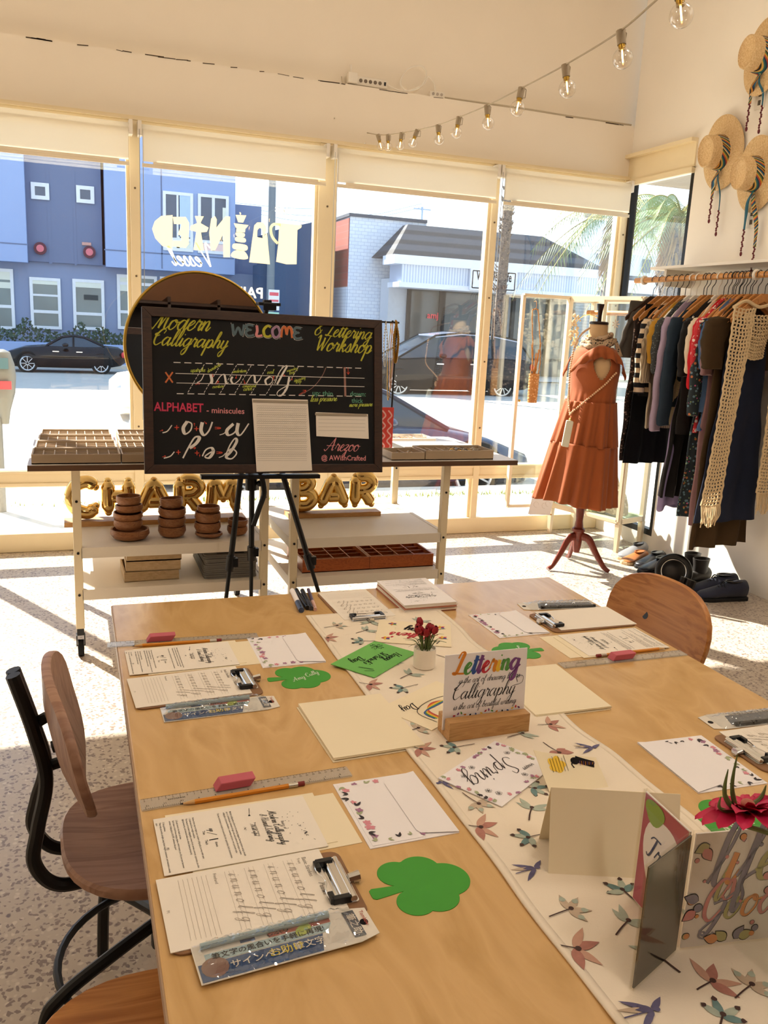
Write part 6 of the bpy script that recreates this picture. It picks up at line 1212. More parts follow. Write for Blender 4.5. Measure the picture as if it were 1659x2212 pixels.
pen_([(445, 705), (470, 690), (488, 655)]); pen_([(530, 655), (537, 690), (532, 712)], th=.011); pen_([(560, 708), (590, 665), (612, 655), (620, 680), (625, 708), (640, 705)]); pen_([(665, 668), (655, 690), (672, 712), (705, 690), (720, 660)]); pen_([(750, 712), (780, 665), (800, 665), (805, 705), (830, 690), (845, 660)]); pen_([(895, 668), (868, 690), (878, 718), (905, 705), (912, 680), (895, 668)]); pen_([(925, 712), (955, 640), (985, 605), (1000, 605), (975, 650), (940, 715)]); pen_([(1015, 670), (1000, 740), (965, 785), (940, 780), (950, 755), (1000, 725)])
for a, b in (((435, 718), (465, 708)), ((540, 650), (545, 670)), ((562, 715), (580, 695)), ((690, 660), (685, 680)), ((735, 690), (742, 712)), ((918, 690), (918, 665)), ((960, 665), (990, 660)), ((1035, 670), (1030, 690)), ((1075, 780), (1120, 752))): ar(a, b)
for s_, a, b in (('upstroke', (405, 640), (495, 638)), ('downstroke', (512, 645), (595, 598)), ('overturn', (540, 740), (610, 735)), ('underturn', (665, 645), (750, 640)), ('compound', (725, 735), (808, 733)), ('curve', (730, 756), (785, 752)), ('oval', (878, 652), (918, 648)), ('ascending', (1000, 640), (1068, 622)), ('loop', (1015, 655), (1050, 648)), ('descending', (1045, 702), (1115, 680)), ('loop', (1055, 710), (1090, 704))): hand(s_, a, b, 10, .2, .12, .3)
pen_([(1085, 780), (1160, 735), (1215, 670), (1242, 612)], 9, .0025, .0022); mb.mi(9).flat(line2d(*bl(1357, 610), *bl(1362, 790), .0085), BF, OFF); ar((1378, 610), (1380, 655))
prn('up: thin', (1222, 772), .026, 6, .015, .083); prn('down:', (1440, 776), .026, 6, .012, .066); prn('thick', (1435, 818), .026, 6, .012, .048); hand('less pressure', (1145, 822), (1308, 818), 10, .24, .12); hand('more pressure', (1385, 855), (1528, 850), 10, .24, .12)
prn('ALPHABET', (334, 860), .045, 5, .022, .18); prn('- miniscules', (622, 880), .030, 3, .014, .142)
pen_([(232, 1015), (262, 1005), (290, 968)], 1, .007, .004); ar((215, 1005), (235, 998)); pen_([(385, 945), (360, 985), (372, 1022), (405, 1000), (412, 960), (385, 945)], 1, .013, .005); pen_([(478, 950), (470, 1000), (490, 1030), (520, 1000), (540, 948)], 1, .013, .006); pen_([(670, 960), (630, 1000), (640, 1030), (680, 1010), (700, 955)], 1, .013, .005); pen_([(700, 955), (692, 1010), (715, 1028), (765, 958)], 1, .013, .005); pen_([(585, 1028), (610, 1020), (632, 1000)], 1, .004, .003)
pen_([(240, 1172), (280, 1160), (305, 1132)], 1, .007, .004); ar((230, 1165), (252, 1158)); pen_([(358, 1172), (390, 1110), (430, 1045), (460, 1045), (440, 1080), (400, 1110)], 1, .013, .006); pen_([(478, 1160), (500, 1120), (535, 1108), (545, 1135), (520, 1170), (495, 1160), (555, 1120)], 1, .012, .005); pen_([(620, 1160), (650, 1090), (680, 1050), (690, 1070), (655, 1130), (625, 1165), (660, 1175), (690, 1140), (665, 1115), (640, 1130)], 1, .011, .005); pen_([(580, 1168), (605, 1158), (622, 1140)], 1, .004, .003)
for x, y in ((320, 982), (442, 990), (330, 1135), (445, 1140)): ln((x - 14, y), (x + 14, y), 4, .003); ln((x, y - 14), (x, y + 14), 4, .003)
for x, y in ((575, 986), (585, 1138)): ln((x - 20, y - 5), (x + 8, y - 5), 4, .002); ln((x - 20, y + 5), (x + 8, y + 5), 4, .002); ar((x - 6, y), (x + 18, y), 4, .002)
for a, b in (((430, 975), (428, 955)), ((490, 945), (505, 960)), ((405, 1112), (438, 1108)), ((462, 1165), (462, 1150))): ar(a, b)
hand('Arezoo', (1240, 1125), (1440, 1130), 3, .17, .08, .35, 1.0); prn('@ AWishCrafted', (1352, 1172), .028, 3, .014, .185)
mb.build('chalk_lettering', CK, pan, smooth=0)
def held(label, a, b, c, d, lines):
    P = [bl(*q) for q in (a, b, c, d)]; cx, cy = sum(p[0] for p in P) / 4, sum(p[1] for p in P) / 4; t2 = thing('lined_card', label, 'card', bo + bx * cx + by * cy + bn * .001); f2 = BF; Q = [(p[0] - cx, p[1] - cy) for p in P][::-1]
    pg = MB().prism(Q, .008 if lines > 10 else .0, .0092 if lines > 10 else .0012, f2).build('sheet', PAPER, t2, smooth=0); mb = MB(); w = abs(P[1][0] - P[0][0]); h = abs(P[3][1] - P[0][1]); o_ = .0096 if lines > 10 else .0016
    for k in range(lines): y = h * (.40 - .78 * k / lines); mb.flat(line2d(-w * .46, y, w * .44, y, .0007), f2, o_)
    if lines > 10:
        for k in range(24):
            for r in range(lines // 3): x = -w * .44 + w * .86 * k / 23; y = h * (.39 - .78 * r * 3 / lines); mb.flat(line2d(x - .004, y - h * .045, x + .008, y, .0004), f2, o_)
    mb.build('rule_lines', GREYINK, pg, smooth=0); yy = h * .47
    MB().prism([(-w * .52, yy - .006), (w * .47, yy - .006), (w * .47, yy + .003), (-w * .52, yy + .003)], o_ - .0004, o_ + .002, f2).build('holder_strip', mat('grey_holder', '#a89c8a', .3), t2, smooth=0); return t2
held('tall white sheet of slanted guide lines clipped on the chalkboard', (782, 805), (1125, 812), (1152, 1248), (810, 1256), 26); held('small white card with faint lines clipped at the right of the chalkboard', (1178, 888), (1500, 900), (1505, 1053), (1182, 1036), 5)
# easel
t = thing('tripod_easel', 'black telescopic tripod easel holding up the chalkboard', 'easel', (.68, 3.30, 0)); top = on_y(577, 664, 3.315) - Vector((.68, 3.30, 0)); ap = Vector((-.02, .03, 1.2))
MB().cyl((ap.x, ap.y, .78), ap, .013, n=12).cyl(ap, top + Vector((0, 0, .0)), .009, n=10).build('mast', BLACK, t); MB().box(top + Vector((0, -.02, .012)), (.085, .06, .012)).box(top + Vector((0, -.048, .002)), (.05, .012, .026)).box(top + Vector((0, -.0, .018)), (.03, .03, .02)).build('top_clip', BLACKP, t, smooth=0, bevel=.002)
bt = bo - by * (BH / 2 + .012) - Vector((.68, 3.30, 0)); MB().beam(bt - bx * .26 + bn * -.005, bt + bx * .2 + bn * -.005, .04, .014).build('board_ledge', BLACKP, t, smooth=0); MB().cyl(bt + Vector((-.03, .02, 0)), (ap.x, ap.y, .82), .012, n=10).build('ledge_bracket', BLACK, t)
for f in (Vector((-.165, -.05, 0)), Vector((.345, -.10, 0)), Vector((.015, .17, 0))):
    a = ap + (f - ap) * .1; m_ = ap + (f - ap) * .62; lg = MB().cyl(a, m_, .0115, n=12).build('leg', BLACK, t); MB().cyl(m_, f + Vector((0, 0, .01)), .0085, n=10).build('leg_extension', BLACK, lg); MB().cyl(m_ - (f - ap) * .02, m_ + (f - ap) * .03, .0175, n=12).box(m_ + Vector((.018, -.006, 0)), (.02, .022, .035)).build('leg_clamp', BLACKP, lg); MB().ball(f + Vector((0, 0, .014)), .014).build('rubber_foot', RUBBER, lg)
MB().cyl((ap.x, ap.y, .74), (ap.x, ap.y, .83), .024, n=14).ball((ap.x + .03, ap.y - .02, .77), .013).build('hub', BLACKP, t); MB().tube(crom([(ap.x + .03, -.0, .82), (ap.x + .045, -.01, .74), (ap.x + .025, -.01, .67), (ap.x + .005, .0, .60)], 5), .011, 8).build('strut', BLACK, t)
# shop name on the window glass, seen from inside
m_, nt, bs = base_mat('cream_vinyl_lettering'); bs.inputs['Base Color'].default_value = (*lin('#f3e6c6'), 1); tl = nt.nodes.new('ShaderNodeBsdfTranslucent'); tl.inputs[0].default_value = (*lin('#fbf1d6'), 1); mx = nt.nodes.new('ShaderNodeMixShader'); mx.inputs[0].default_value = .55; nt.links.new(bs.outputs[0], mx.inputs[1]); nt.links.new(tl.outputs[0], mx.inputs[2]); nt.links.new(mx.outputs[0], nt.nodes['Material Output'].inputs[0]); WL = m_; DY = WY + .010
t = thing('window_lettering', 'cream vinyl shop name The Painted Vessel mirrored on the window glass', 'lettering', (.9, DY, 1.6)); mb = MB()
def wv(zx, zy): p = on_y(300 + zx / 3.95, 340 + zy / 3.95, DY); return (p.x - .9, p.z - 1.6)
WF = frame((0, 0, 0), (1, 0, 0), (0, -1, 0))
def shape(pts, seg=5, sm=True):
    q = [wv(*p) for p in pts]; q = [(v.x, v.y) for v in crom([(a, b, 0) for a, b in q], seg, True)] if sm else q
    ar_ = sum(q[i][0] * q[(i + 1) % len(q)][1] - q[(i + 1) % len(q)][0] * q[i][1] for i in range(len(q))); mb.prism(q if ar_ > 0 else q[::-1], 0, .001, WF)
shape([(1200, 560), (1390, 580), (1385, 600), (1352, 620), (1345, 912), (1260, 912), (1172, 890), (1190, 740), (1198, 590)], sm=False); mb.tube([Vector((q[0], -.001, q[1])) for q in [(v.x, v.y) for v in crom([(*wv(*p), 0) for p in ((1205, 575), (1150, 572), (1125, 610), (1140, 680), (1185, 735))], 6)]], .0085, 6)
shape([(985, 580), (1010, 555), (1060, 555), (1085, 590), (1088, 630), (1058, 690), (1048, 610), (1030, 600), (1012, 620), (1008, 680), (1058, 690), (1092, 640), (1118, 912), (942, 895)], sm=False)
for pts in (((825, 490), (917, 495), (890, 556), (848, 553)), ((810, 562), (936, 578), (915, 605), (828, 600)), ((835, 600), (910, 605), (905, 640), (830, 635)), ((830, 640), (900, 648), (895, 680), (835, 672)), ((828, 680), (905, 690), (905, 725), (830, 715)), ((812, 735), (918, 750), (915, 795), (808, 780)), ((790, 820), (830, 792), (900, 802), (932, 860), (880, 870), (795, 850))): shape(pts, sm=len(pts) > 4 or pts[0][1] > 600)
shape([(858, 470), (866, 468), (872, 480), (866, 490)], 3)
mb2 = [((620, 540), (640, 500), (662, 515), (660, 590), (700, 640), (722, 590), (735, 500), (778, 510), (778, 850), (722, 855), (716, 650), (690, 640), (650, 795), (620, 800), (600, 640))]; shape([(618, 520), (650, 502), (665, 530), (660, 600), (738, 505), (778, 505), (778, 852), (722, 852), (718, 655), (650, 795), (615, 795), (600, 640)], sm=False)
shape([(478, 500), (554, 503), (525, 560), (595, 600), (580, 635), (530, 640), (555, 797), (466, 790), (490, 635), (435, 620), (440, 585), (498, 560)], sm=False); shape([(290, 508), (400, 508), (430, 560), (425, 740), (400, 772), (288, 758), (292, 710), (360, 712), (362, 670), (330, 655), (352, 610), (362, 570), (300, 568)], sm=False); shape([(288, 492), (285, 782), (200, 755), (140, 690), (113, 610), (135, 545), (190, 500)], sm=False)
q, W = script('Vessel', width=1.0, thick=.2, thin=.13, caps=1.3); a = wv(655, 935); b = wv(300, 900); q = [([(-x, y) for x, y in vs], [f[::-1] for f in fs]) for vs, fs in move2d(q, 0, 0, 0, a[0] - b[0], a[0] - b[0])]; mb.flat(move2d(q, a[0] - .0, a[1] + .0, .02), WF, .0005)
q, W = script('The', width=1.0, thick=.12, thin=.08); a = wv(1305, 488); b = wv(1172, 480); q = [([(-x, y) for x, y in vs], [f[::-1] for f in fs]) for vs, fs in move2d(q, 0, 0, 0, a[0] - b[0], a[0] - b[0])]; mb.flat(move2d(q, a[0], a[1]), WF, .0005)
a = wv(1062, 1165); q = move2d(text2d('PAINT', .088, 'LEFT', bold=.02), sx=-1.0); mb.flat(move2d(q, a[0], a[1]), WF, .0005)
mb.build('vinyl_letters', WL, t, smooth=0)

# ================================================================== STRING LIGHTS AND POWER STRIP
FIL = glow('warm_filament', '#ffcf86', 14.0); WIRE = mat('pale_wire', '#b9ab92', .6); SOCK = mat('grey_tan_socket', '#a4937a', .6)
BU = (((752, 288), (764, 281), 5.3), ((787, 300), (788, 286), 5.2), ((822, 303), (816, 291), 5.05), ((839, 311), (838, 291), 4.9), ((864, 307), (868, 287), 4.7), ((889, 300), (902, 281), 4.45), ((950, 295), (946, 270), 4.1), ((984, 282), (992, 253), 3.8), ((1057, 263), (1052, 228), 3.35), ((1115, 229), (1127, 190), 2.95), ((1230, 184), (1221, 140), 2.55), ((1350, 117), (1341, 66), 2.2), ((1478, 20), (1466, -38), 1.85))
def at(u, v, d): return CAM + ray(u, v) * d
t = thing('string_lights', 'string of clear round bulbs swagged from the front wall towards the camera', 'string lights', on_y(722, 255, WY - .01)); O = Vector(t.location)
wp = [on_y(722, 255, WY - .01), at(740, 272, 5.35)] + [at(q[1][0], q[1][1], q[2]) for q in BU] + [at(1640, -120, 1.5)]
MB().tube([p - O for p in crom(wp, 8)], .0028, 6).build('cable', WIRE, t)
for (bu, so, d) in BU:
    b, s_ = at(*bu, d) - O, at(*so, d) - O; ax = (b - s_).normalized(); ax = (ax + Vector((0, 0, -.6))).normalized(); r = .0245 if d > 3 else .026; L = (b - s_).length
    sk = MB().cyl(s_, s_ + ax * .036, .0125, .0115, 12).tube([s_ + Vector((.004, 0, .006)), s_ + Vector((.018, 0, -.004)), s_ + Vector((.016, 0, -.03)), s_ + ax * .034], .0016, 5).build('socket', SOCK, t); c = s_ + ax * (.036 + .012 + r * .85)
    e1 = ax.orthogonal().normalized(); m = Matrix((e1, ax.cross(e1), -ax)).transposed()
    MB().lathe([(.001, -r)] + [(r * math.sin(PI * i / 12), -r * math.cos(PI * i / 12)) for i in range(1, 11)] + [(.0085, r * 1.06), (.009, r * 1.35)], c, 20, mat=m).build('bulb', BULBG, sk); MB().cyl(s_ + ax * .036, s_ + ax * .05, .0095, .009, 12).build('bulb_cap', BRASS, sk); MB().tube([c + ax * -.022, c + ax * -.006 + e1 * .002, c + ax * .010], .0022, 6).build('filament', FIL, sk)
p = on_y(793, 178, WY + .03); t = thing('power_strip', 'white power strip with adapter plug lying on the plaster ledge', 'power strip', (p.x, WY + .03, ZL)); q0, q1 = on_y(752, 168, WY + .03), on_y(838, 184, WY + .03); L = (q1.x - q0.x) / 2
MB().box((0, 0, .033), (2 * L, .028, .05)).build('body', WHITE, t, smooth=0, bevel=.004); mb = MB()
for k in range(5): mb.cyl((-L * .35 + k * L * .24, -.0155, .034), (-L * .35 + k * L * .24, -.014, .034), .011, n=12)
mb.build('outlet', mat('outlet_shadow', '#75685a', .6), t); MB().box((L * .86, -.015, .034), (.012, .004, .02)).build('switch', BLACKP, t, smooth=0); MB().box((-L * .82, -.03, .036), (.058, .04, .056)).box((-L * .9, -.03, .085), (.012, .012, .05)).build('adapter_plug', WHITE, t, smooth=0, bevel=.004)
wl = lambda u, v, y=WY + .005: on_y(u, v, y) - Vector((p.x, WY + .03, ZL))
MB().tube(crom([wl(838, 184), wl(868, 196), wl(905, 190), wl(921, 160), wl(908, 142), wl(880, 150), wl(865, 178), wl(880, 196), wl(915, 182), wl(925, 165), wl(938, 180), wl(940, 198)], 6), .0042, 6).build('white_cord', WHITE, t)
MB().tube(crom([wl(738, 165), wl(741, 185), wl(752, 205), wl(753, 228), wl(738, 243), wl(722, 255)], 6), .003, 5).build('lights_cord', WIRE, t)
p = on_y(943, 205, WY + .025); t = thing('outlet_box', 'small white outlet box on the ledge right of the power strip', 'outlet', (p.x, WY + .025, ZL)); MB().box((0, 0, .018), (.10, .03, .036)).build('body', WHITE, t, smooth=0, bevel=.003); mb = MB()
for k in (-1, 0, 1): mb.cyl((k * .028, -.0165, .02), (k * .028, -.015, .02), .009, n=10)
mb.build('outlet', FAINT, t); mb = MB(); a = on_y(962, 212, WY - .002) - Vector((p.x, WY + .025, ZL)); mb.tube(crom([(.05, 0, .01), (.25, -.02, .006), (.6, -.025, .008), (1.0, -.025, .004), (3.62 - p.x, -.02, .008)], 8), .0055, 6); mb.build('wall_cord', WIRE, t)
# outlet plates on the right wall
for u, v, lab in ((1644, 212, 'under the topmost straw hat'), (1626, 470, 'behind the ribbons of the right straw hat')):
    q = on_x(u, v, WX); t = thing('wall_outlet', 'small beige wall outlet plate ' + lab, 'outlet', (WX - .004, q.y, q.z)); MB().box((0, 0, 0), (.008, .072, .115)).build('plate', WHITE, t, smooth=0, bevel=.002); MB().box((-.005, 0, .02), (.002, .02, .026)).box((-.005, 0, -.025), (.002, .02, .026)).build('socket', mat('outlet_dark', '#5c5142', .6), t, smooth=0)

# ================================================================== HATS
m_, nt, bs = base_mat('straw_weave'); co = obj_co(nt); le = nt.nodes.new('ShaderNodeVectorMath'); le.operation = 'LENGTH'; sx_ = nt.nodes.new('ShaderNodeSeparateXYZ'); nt.links.new(co, sx_.inputs[0]); cb = nt.nodes.new('ShaderNodeCombineXYZ'); nt.links.new(sx_.outputs[0], cb.inputs[0]); nt.links.new(sx_.outputs[1], cb.inputs[1]); nt.links.new(cb.outputs[0], le.inputs[0])
mu = N(nt, 'ShaderNodeMath', _operation='MULTIPLY'); mu.inputs[1].default_value = 900.0; nt.links.new(le.outputs['Value'], mu.inputs[0]); sn = N(nt, 'ShaderNodeMath', _operation='SINE'); nt.links.new(mu.outputs[0], sn.inputs[0]); n5 = N(nt, 'ShaderNodeTexNoise', Scale=140.0, Detail=3.0); nt.links.new(co, n5.inputs['Vector'])
c_ = ramp(nt, n5.outputs[0], [(.3, lin('#cfa873')), (.6, lin('#e6c796')), (.75, lin('#f0d6aa'))]); nt.links.new(c_, bs.inputs['Base Color']); bs.inputs['Roughness'].default_value = .75; bump(nt, bs, sn.outputs[0], .35, .002); STRAW = m_
m_, nt, bs = base_mat('serape_stripe'); wv_ = N(nt, 'ShaderNodeTexWave', Scale=5.2, Distortion=0.6, _wave_profile='SAW', _bands_direction='DIAGONAL'); nt.links.new(obj_co(nt, (1, 1, 1.4)), wv_.inputs['Vector'])
cr = nt.nodes.new('ShaderNodeValToRGB'); cr.color_ramp.interpolation = 'CONSTANT'; e = cr.color_ramp.elements; cols = ['#1d2f4e', '#c8862e', '#2a2622', '#d9b25a', '#2f6f73', '#1f3f5c', '#b8503a', '#d8a13c', '#5e7d4e', '#2a2622', '#e0c48a', '#2d6a86']
while len(e) < len(cols): e.new(.5)
for i, h in enumerate(cols): e[i].position = i / len(cols); e[i].color = (*lin(h), 1)
nt.links.new(wv_.outputs[1], cr.inputs[0]); nt.links.new(cr.outputs[0], bs.inputs['Base Color']); bs.inputs['Roughness'].default_value = .85; SERAPE = m_
BRAID = mat('maroon_braid', '#6a2a30', .8, var=.4, scale=200); TEAL = mat('teal_ribbon', '#2f6478', .8, var=.35, scale=40)
def hat(label, u, v, bz, by_, off, tails, tilt=(.0, .0)):
    q = on_x(u, v, WX - off); t = thing('straw_hat', label, 'hat', (WX - .012, q.y, q.z), 0, 'straw hats hung on the right wall'); n = Vector((-1, tilt[0], tilt[1])).normalized(); up_ = (Vector((0, 0, 1)) - n * n.z).normalized(); sd_ = up_.cross(n); m = Matrix((sd_, up_, n)).transposed()
    def L_(pr, a, b, n_=48): return [[m @ Vector((r * a * math.cos(2 * PI * i / n_), r * b * math.sin(2 * PI * i / n_), z - .018 * (abs(math.cos(2 * PI * i / n_)) ** 2) * (r - .4 if r > .4 else 0) * 1.2 + .0)) for i in range(n_)] for r, z in pr]
    mb = MB(); mb.ring(L_([(1.0, .022), (.985, .026), (.75, .026), (.5, .027), (.475, .032), (.455, .07), (.445, .12), (.43, .142), (.40, .146), (.36, .136), (.2, .129), (.01, .126)], by_, bz), cap0=False); mb.build('straw_body', STRAW, t, smooth=60)
    rim = [m @ Vector((by_ * math.cos(2 * PI * i / 48), bz * math.sin(2 * PI * i / 48), .022 - .018 * math.cos(2 * PI * i / 48) ** 2 * .72)) for i in range(48)]; MB().tube(rim, .0035, 6, True).build('brim_edge', STRAW, t)
    band = MB(); band.ring(L_([(.482, .028), (.478, .05), (.458, .082), (.452, .082)], by_, bz), cap0=False, cap1=False); band.build('hat_band', SERAPE, t, smooth=60)
    kn = m @ Vector((.08 * by_, -.47 * bz, .04)); MB().ball(kn, .012, 10, 6, (1, 1, .7)).ball(kn + Vector((0, .018, .002)), .008, 8, 6).build('ribbon_knot', SERAPE, t)
    for k, (dy, drop, w_, mt) in enumerate(tails):
        pts = crom([kn, kn + Vector((-.01, -dy * .4, -.05)), kn + Vector((.012, -dy * .9, -drop * .6)), kn + Vector((.016, -dy, -drop))], 6); mb = MB(); N_ = len(pts); vs = []
        for i, p_ in enumerate(pts): ww = w_ * (1 - .25 * i / N_) * (.6 + .4 * min(1, i / 4)); a_ = Vector((.2 * math.sin(i * .5), 1, 0)).normalized(); vs += [p_ - a_ * ww, p_ + a_ * ww]
        mb.add(vs, [(2 * i, 2 * i + 1, 2 * i + 3, 2 * i + 2) for i in range(N_ - 1)]); rb = mb.build('ribbon_tail', mt, t, smooth=60, solid=.0015); e_ = pts[-1]; mb = MB()
        for i in range(11): mb.ball(e_ + Vector((.003 * math.sin(i * 1.9), .003 * math.cos(i * 1.9), -.011 * i)), .0056, 8, 5, (1, 1, 1.2))
        mb.ball(e_ + Vector((0, 0, -.13)), .009, 8, 6, (.8, .8, 1.5)); mb.build('braid', BRAID, rb)
    return t
hat('straw hat with serape ribbon hanging over the side window edge, leftmost of the hats', 1560, 330, .205, .155, .03, ((.02, .23, .006, TEAL), (-.055, .15, .017, SERAPE)), (-.05, -.05)); hat('straw hat with long striped ribbons right of the other low hat', 1634, 376, .20, .155, .03, ((.05, .30, .017, SERAPE), (-.05, .20, .012, TEAL)), (.0, -.05)); hat('topmost straw hat, high on the right wall above an outlet plate', 1652, 122, .20, .155, .03, ((.03, .17, .008, TEAL), (-.07, .14, .017, SERAPE)), (.0, .05))

# ================================================================== CLOTHES RAIL
RXX, RZZ = 3.335, 1.757
t = thing('wall_shelf', 'long white wall shelf above the clothes rail', 'shelf', (WX, 3.9, 1.825)); MB().span((-.25, -.9, 0), (0, .70, .016)).build('board', WALLW, t, smooth=0, bevel=.002); MB().span((-.25, -.38, -.10), (-.005, -.36, 0)).span((-.2, .6, -.1), (-.005, .62, 0)).build('bracket', WHITE, t, smooth=0); MB().span((-.012, -.385, -.6), (0, -.355, -.1)).build('upright', WHITE, t, smooth=0)
t = thing('clothes_rail', 'bamboo clothes rail under the white wall shelf', 'clothes rail', (RXX, 3.9, RZZ)); MB().cyl((0, -.9, 0), (0, .745, 0), .0165, n=18).build('bamboo_rod', BAMBOO, t); mb = MB()
for y in (-.275, .66): mb.tube([(.02 * math.cos(a), y, .02 * math.sin(a)) for a in [2 * PI * i / 16 for i in range(16)]], .009, 8, True); mb.beam((.02, y, 0), (.30, y, .02), .014, .014)
mb.build('rail_bracket', WHITE, t)
def hanger(label, y, m, hookm, w=.195, dx=0, dz=0, rot=0.0):
    t = thing('clothes_hanger', label, 'hanger', (RXX + dx, y, RZZ), rot, 'hangers on the bamboo rail'); z0 = -.115 + dz
    pr = [(-w, z0 - .115), (-w * .8, z0 - .078), (-w * .4, z0 - .022), (-.02, z0 + .018), (.02, z0 + .018), (w * .4, z0 - .022), (w * .8, z0 - .078), (w, z0 - .115), (w * .96, z0 - .136), (w * .74, z0 - .108), (w * .35, z0 - .055), (0, z0 - .022), (-w * .35, z0 - .055), (-w * .74, z0 - .108), (-w * .96, z0 - .136)]
    MB().prism(pr, -.006, .006, frame((0, 0, 0), (1, 0, 0), (0, -1, 0))).build('shoulder_bar', m, t, smooth=30, bevel=.003)
    MB().tube(crom([(0, 0, z0 + .012), (0, 0, z0 + .05), (.004, 0, z0 + .062), (.0215, 0, z0 + .085 - dz), (.021, 0, .008), (0, 0, .0215), (-.021, 0, .006), (-.0195, 0, -.012)], 6), .0022 if hookm is DKSTEEL else .004, 6).build('hook', hookm, t); return t
def garment(label, y, m, top, ln_, wt, wb, th=.019, neck=.06, slope=.11, sleeve=None, folds=5, amp=.012, seed=1, cat='garment', name='garment', sw=.05, dx=0.0, parts=None, shift=0.0, hemwave=0.0, rot=0.0):
    """clothing hanging from a hanger; local origin on the rail"""
    t = thing(name, label, cat, (RXX + dx, y, RZZ), rot, None); r2 = random.Random(seed); ph = r2.uniform(0, 6)
    def hw(v):
        d = v * ln_
        if d < slope: return neck + (wt - neck) * (d / slope) ** .8
        f = (d - slope) / (ln_ - slope); return wt * .97 + (wb - wt * .97) * f ** 1.1 - .012 * math.sin(PI * min(1, f * 2))
    def pt(u, v):
        a = 2 * PI * u; w_ = hw(v); c, s_ = math.cos(a), math.sin(a); f = max(0, v - .08); x = w_ * (abs(c) ** .7) * (1 if c > 0 else -1); tt = th * (.25 + .75 * min(1, v * 5)); yy = tt * (abs(s_) ** .8) * (1 if s_ > 0 else -1) + amp * f * 1.6 * math.sin(folds * x / w_ * 2.2 + ph + v * 1.5) + .004 * math.sin(v * 22 + x * 30) * min(1, v * 6)
        return Vector((x + shift * v, yy, top - ln_ * v + hemwave * v * math.sin(a * 3 + ph)))
    o = MB().grid(pt, 56, 34, True).build('body', m, t, smooth=80)
    if sleeve:
        for sg in (-1, 1):
            sh = Vector((sg * (wt - .015), 0, top - slope - .01)); en = sh + Vector((sg * (.02 + sleeve * .06), -.01, -sleeve)); mid = sh + Vector((sg * .045, -.004, -sleeve * .45)); pts = crom([sh + Vector((-sg * .03, 0, .012)), sh + Vector((sg * .012, 0, -.02)), mid, en], 7); nn = len(pts); k = 16; rings = []
            for i, p_ in enumerate(pts): f = i / (nn - 1); rx = sw * (1.1 - .35 * f) * (.6 + .4 * min(1, i / 3)); ry = rx * .62; wob = .004 * math.sin(i * 1.7 + ph); rings.append([p_ + Vector((rx * math.cos(2 * PI * j / k) + wob, ry * math.sin(2 * PI * j / k) * (1 + .12 * math.sin(j * 2 + i)), .004 * math.sin(j + i))) for j in range(k)])
            MB().ring(rings).build('sleeve', m, t, smooth=70)
    return t, pt
CL = lambda n_, c, **k: mat(n_, c, .85, var=k.get('var', .1), scale=k.get('scale', 30), bmp=k.get('bmp', .15), bscale=k.get('bscale', 300), spec=.2, sheen=k.get('sheen', 0))
GREYC = CL('charcoal_cloth', '#57534e'); BLKC = CL('black_cloth', '#0e0d0f'); BLKC2 = CL('soft_black_cloth', '#181413', sheen=.1); LAV = CL('lavender_cloth', '#a592a8'); DENIM = CL('dark_denim', '#26323f', bscale=600); MUST = CL('mustard_cloth', '#b5862f'); RIB = banded('beige_rib_knit', '#b8a588', '#8f7d64', 26, 'X', .9, 0, .3, .7, .3); CREAMC = CL('cream_blouse', '#dcc8ac'); REDC = CL('bright_red_cloth', '#c01e26'); BLUEC = CL('mid_blue_denim', '#4a6488'); MAUVE = CL('mauve_velvet', '#8d6a6c', sheen=.2); OLIVE = CL('olive_brown_cloth', '#40301c'); NAVYC = CL('navy_cloth', '#1c2235'); LILAC = CL('sheer_lilac', '#9d8fb8')
STRIPE = banded('black_cream_stripe', '#131114', '#dcc3a2', 5.6, 'Z', .9, 0, .5, .54); REDFL = spotted('red_white_floral', '#c12a30', [('#ead3c8', .3, 1), ('#d9a49c', .2, 1.7)], 34, rough=.85); DKFL = spotted('dark_floral', '#1f2a30', [('#b86a3c', .22, 1), ('#5f7a86', .28, 1.3), ('#8aa06a', .2, 1.6), ('#c25a80', .16, 1.1)], 30, rough=.85); ANIM = spotted('brown_mosaic_print', '#2c211e', [('#a98e80', .3, 1), ('#6d5048', .25, 1.4)], 55, rough=.85); PINKFL = spotted('blue_pink_floral', '#4a6488', [('#c25a90', .3, 1), ('#2f3f60', .25, 1.2)], 26, rough=.85); SPECK = spotted('cream_speckle', '#cdb994', [('#8f7a56', .22, 1)], 90, rough=.9); GREYFL = spotted('grey_speckle_knit', '#3a3d3c', [('#7a7f7a', .25, 1)], 80, rough=.9)
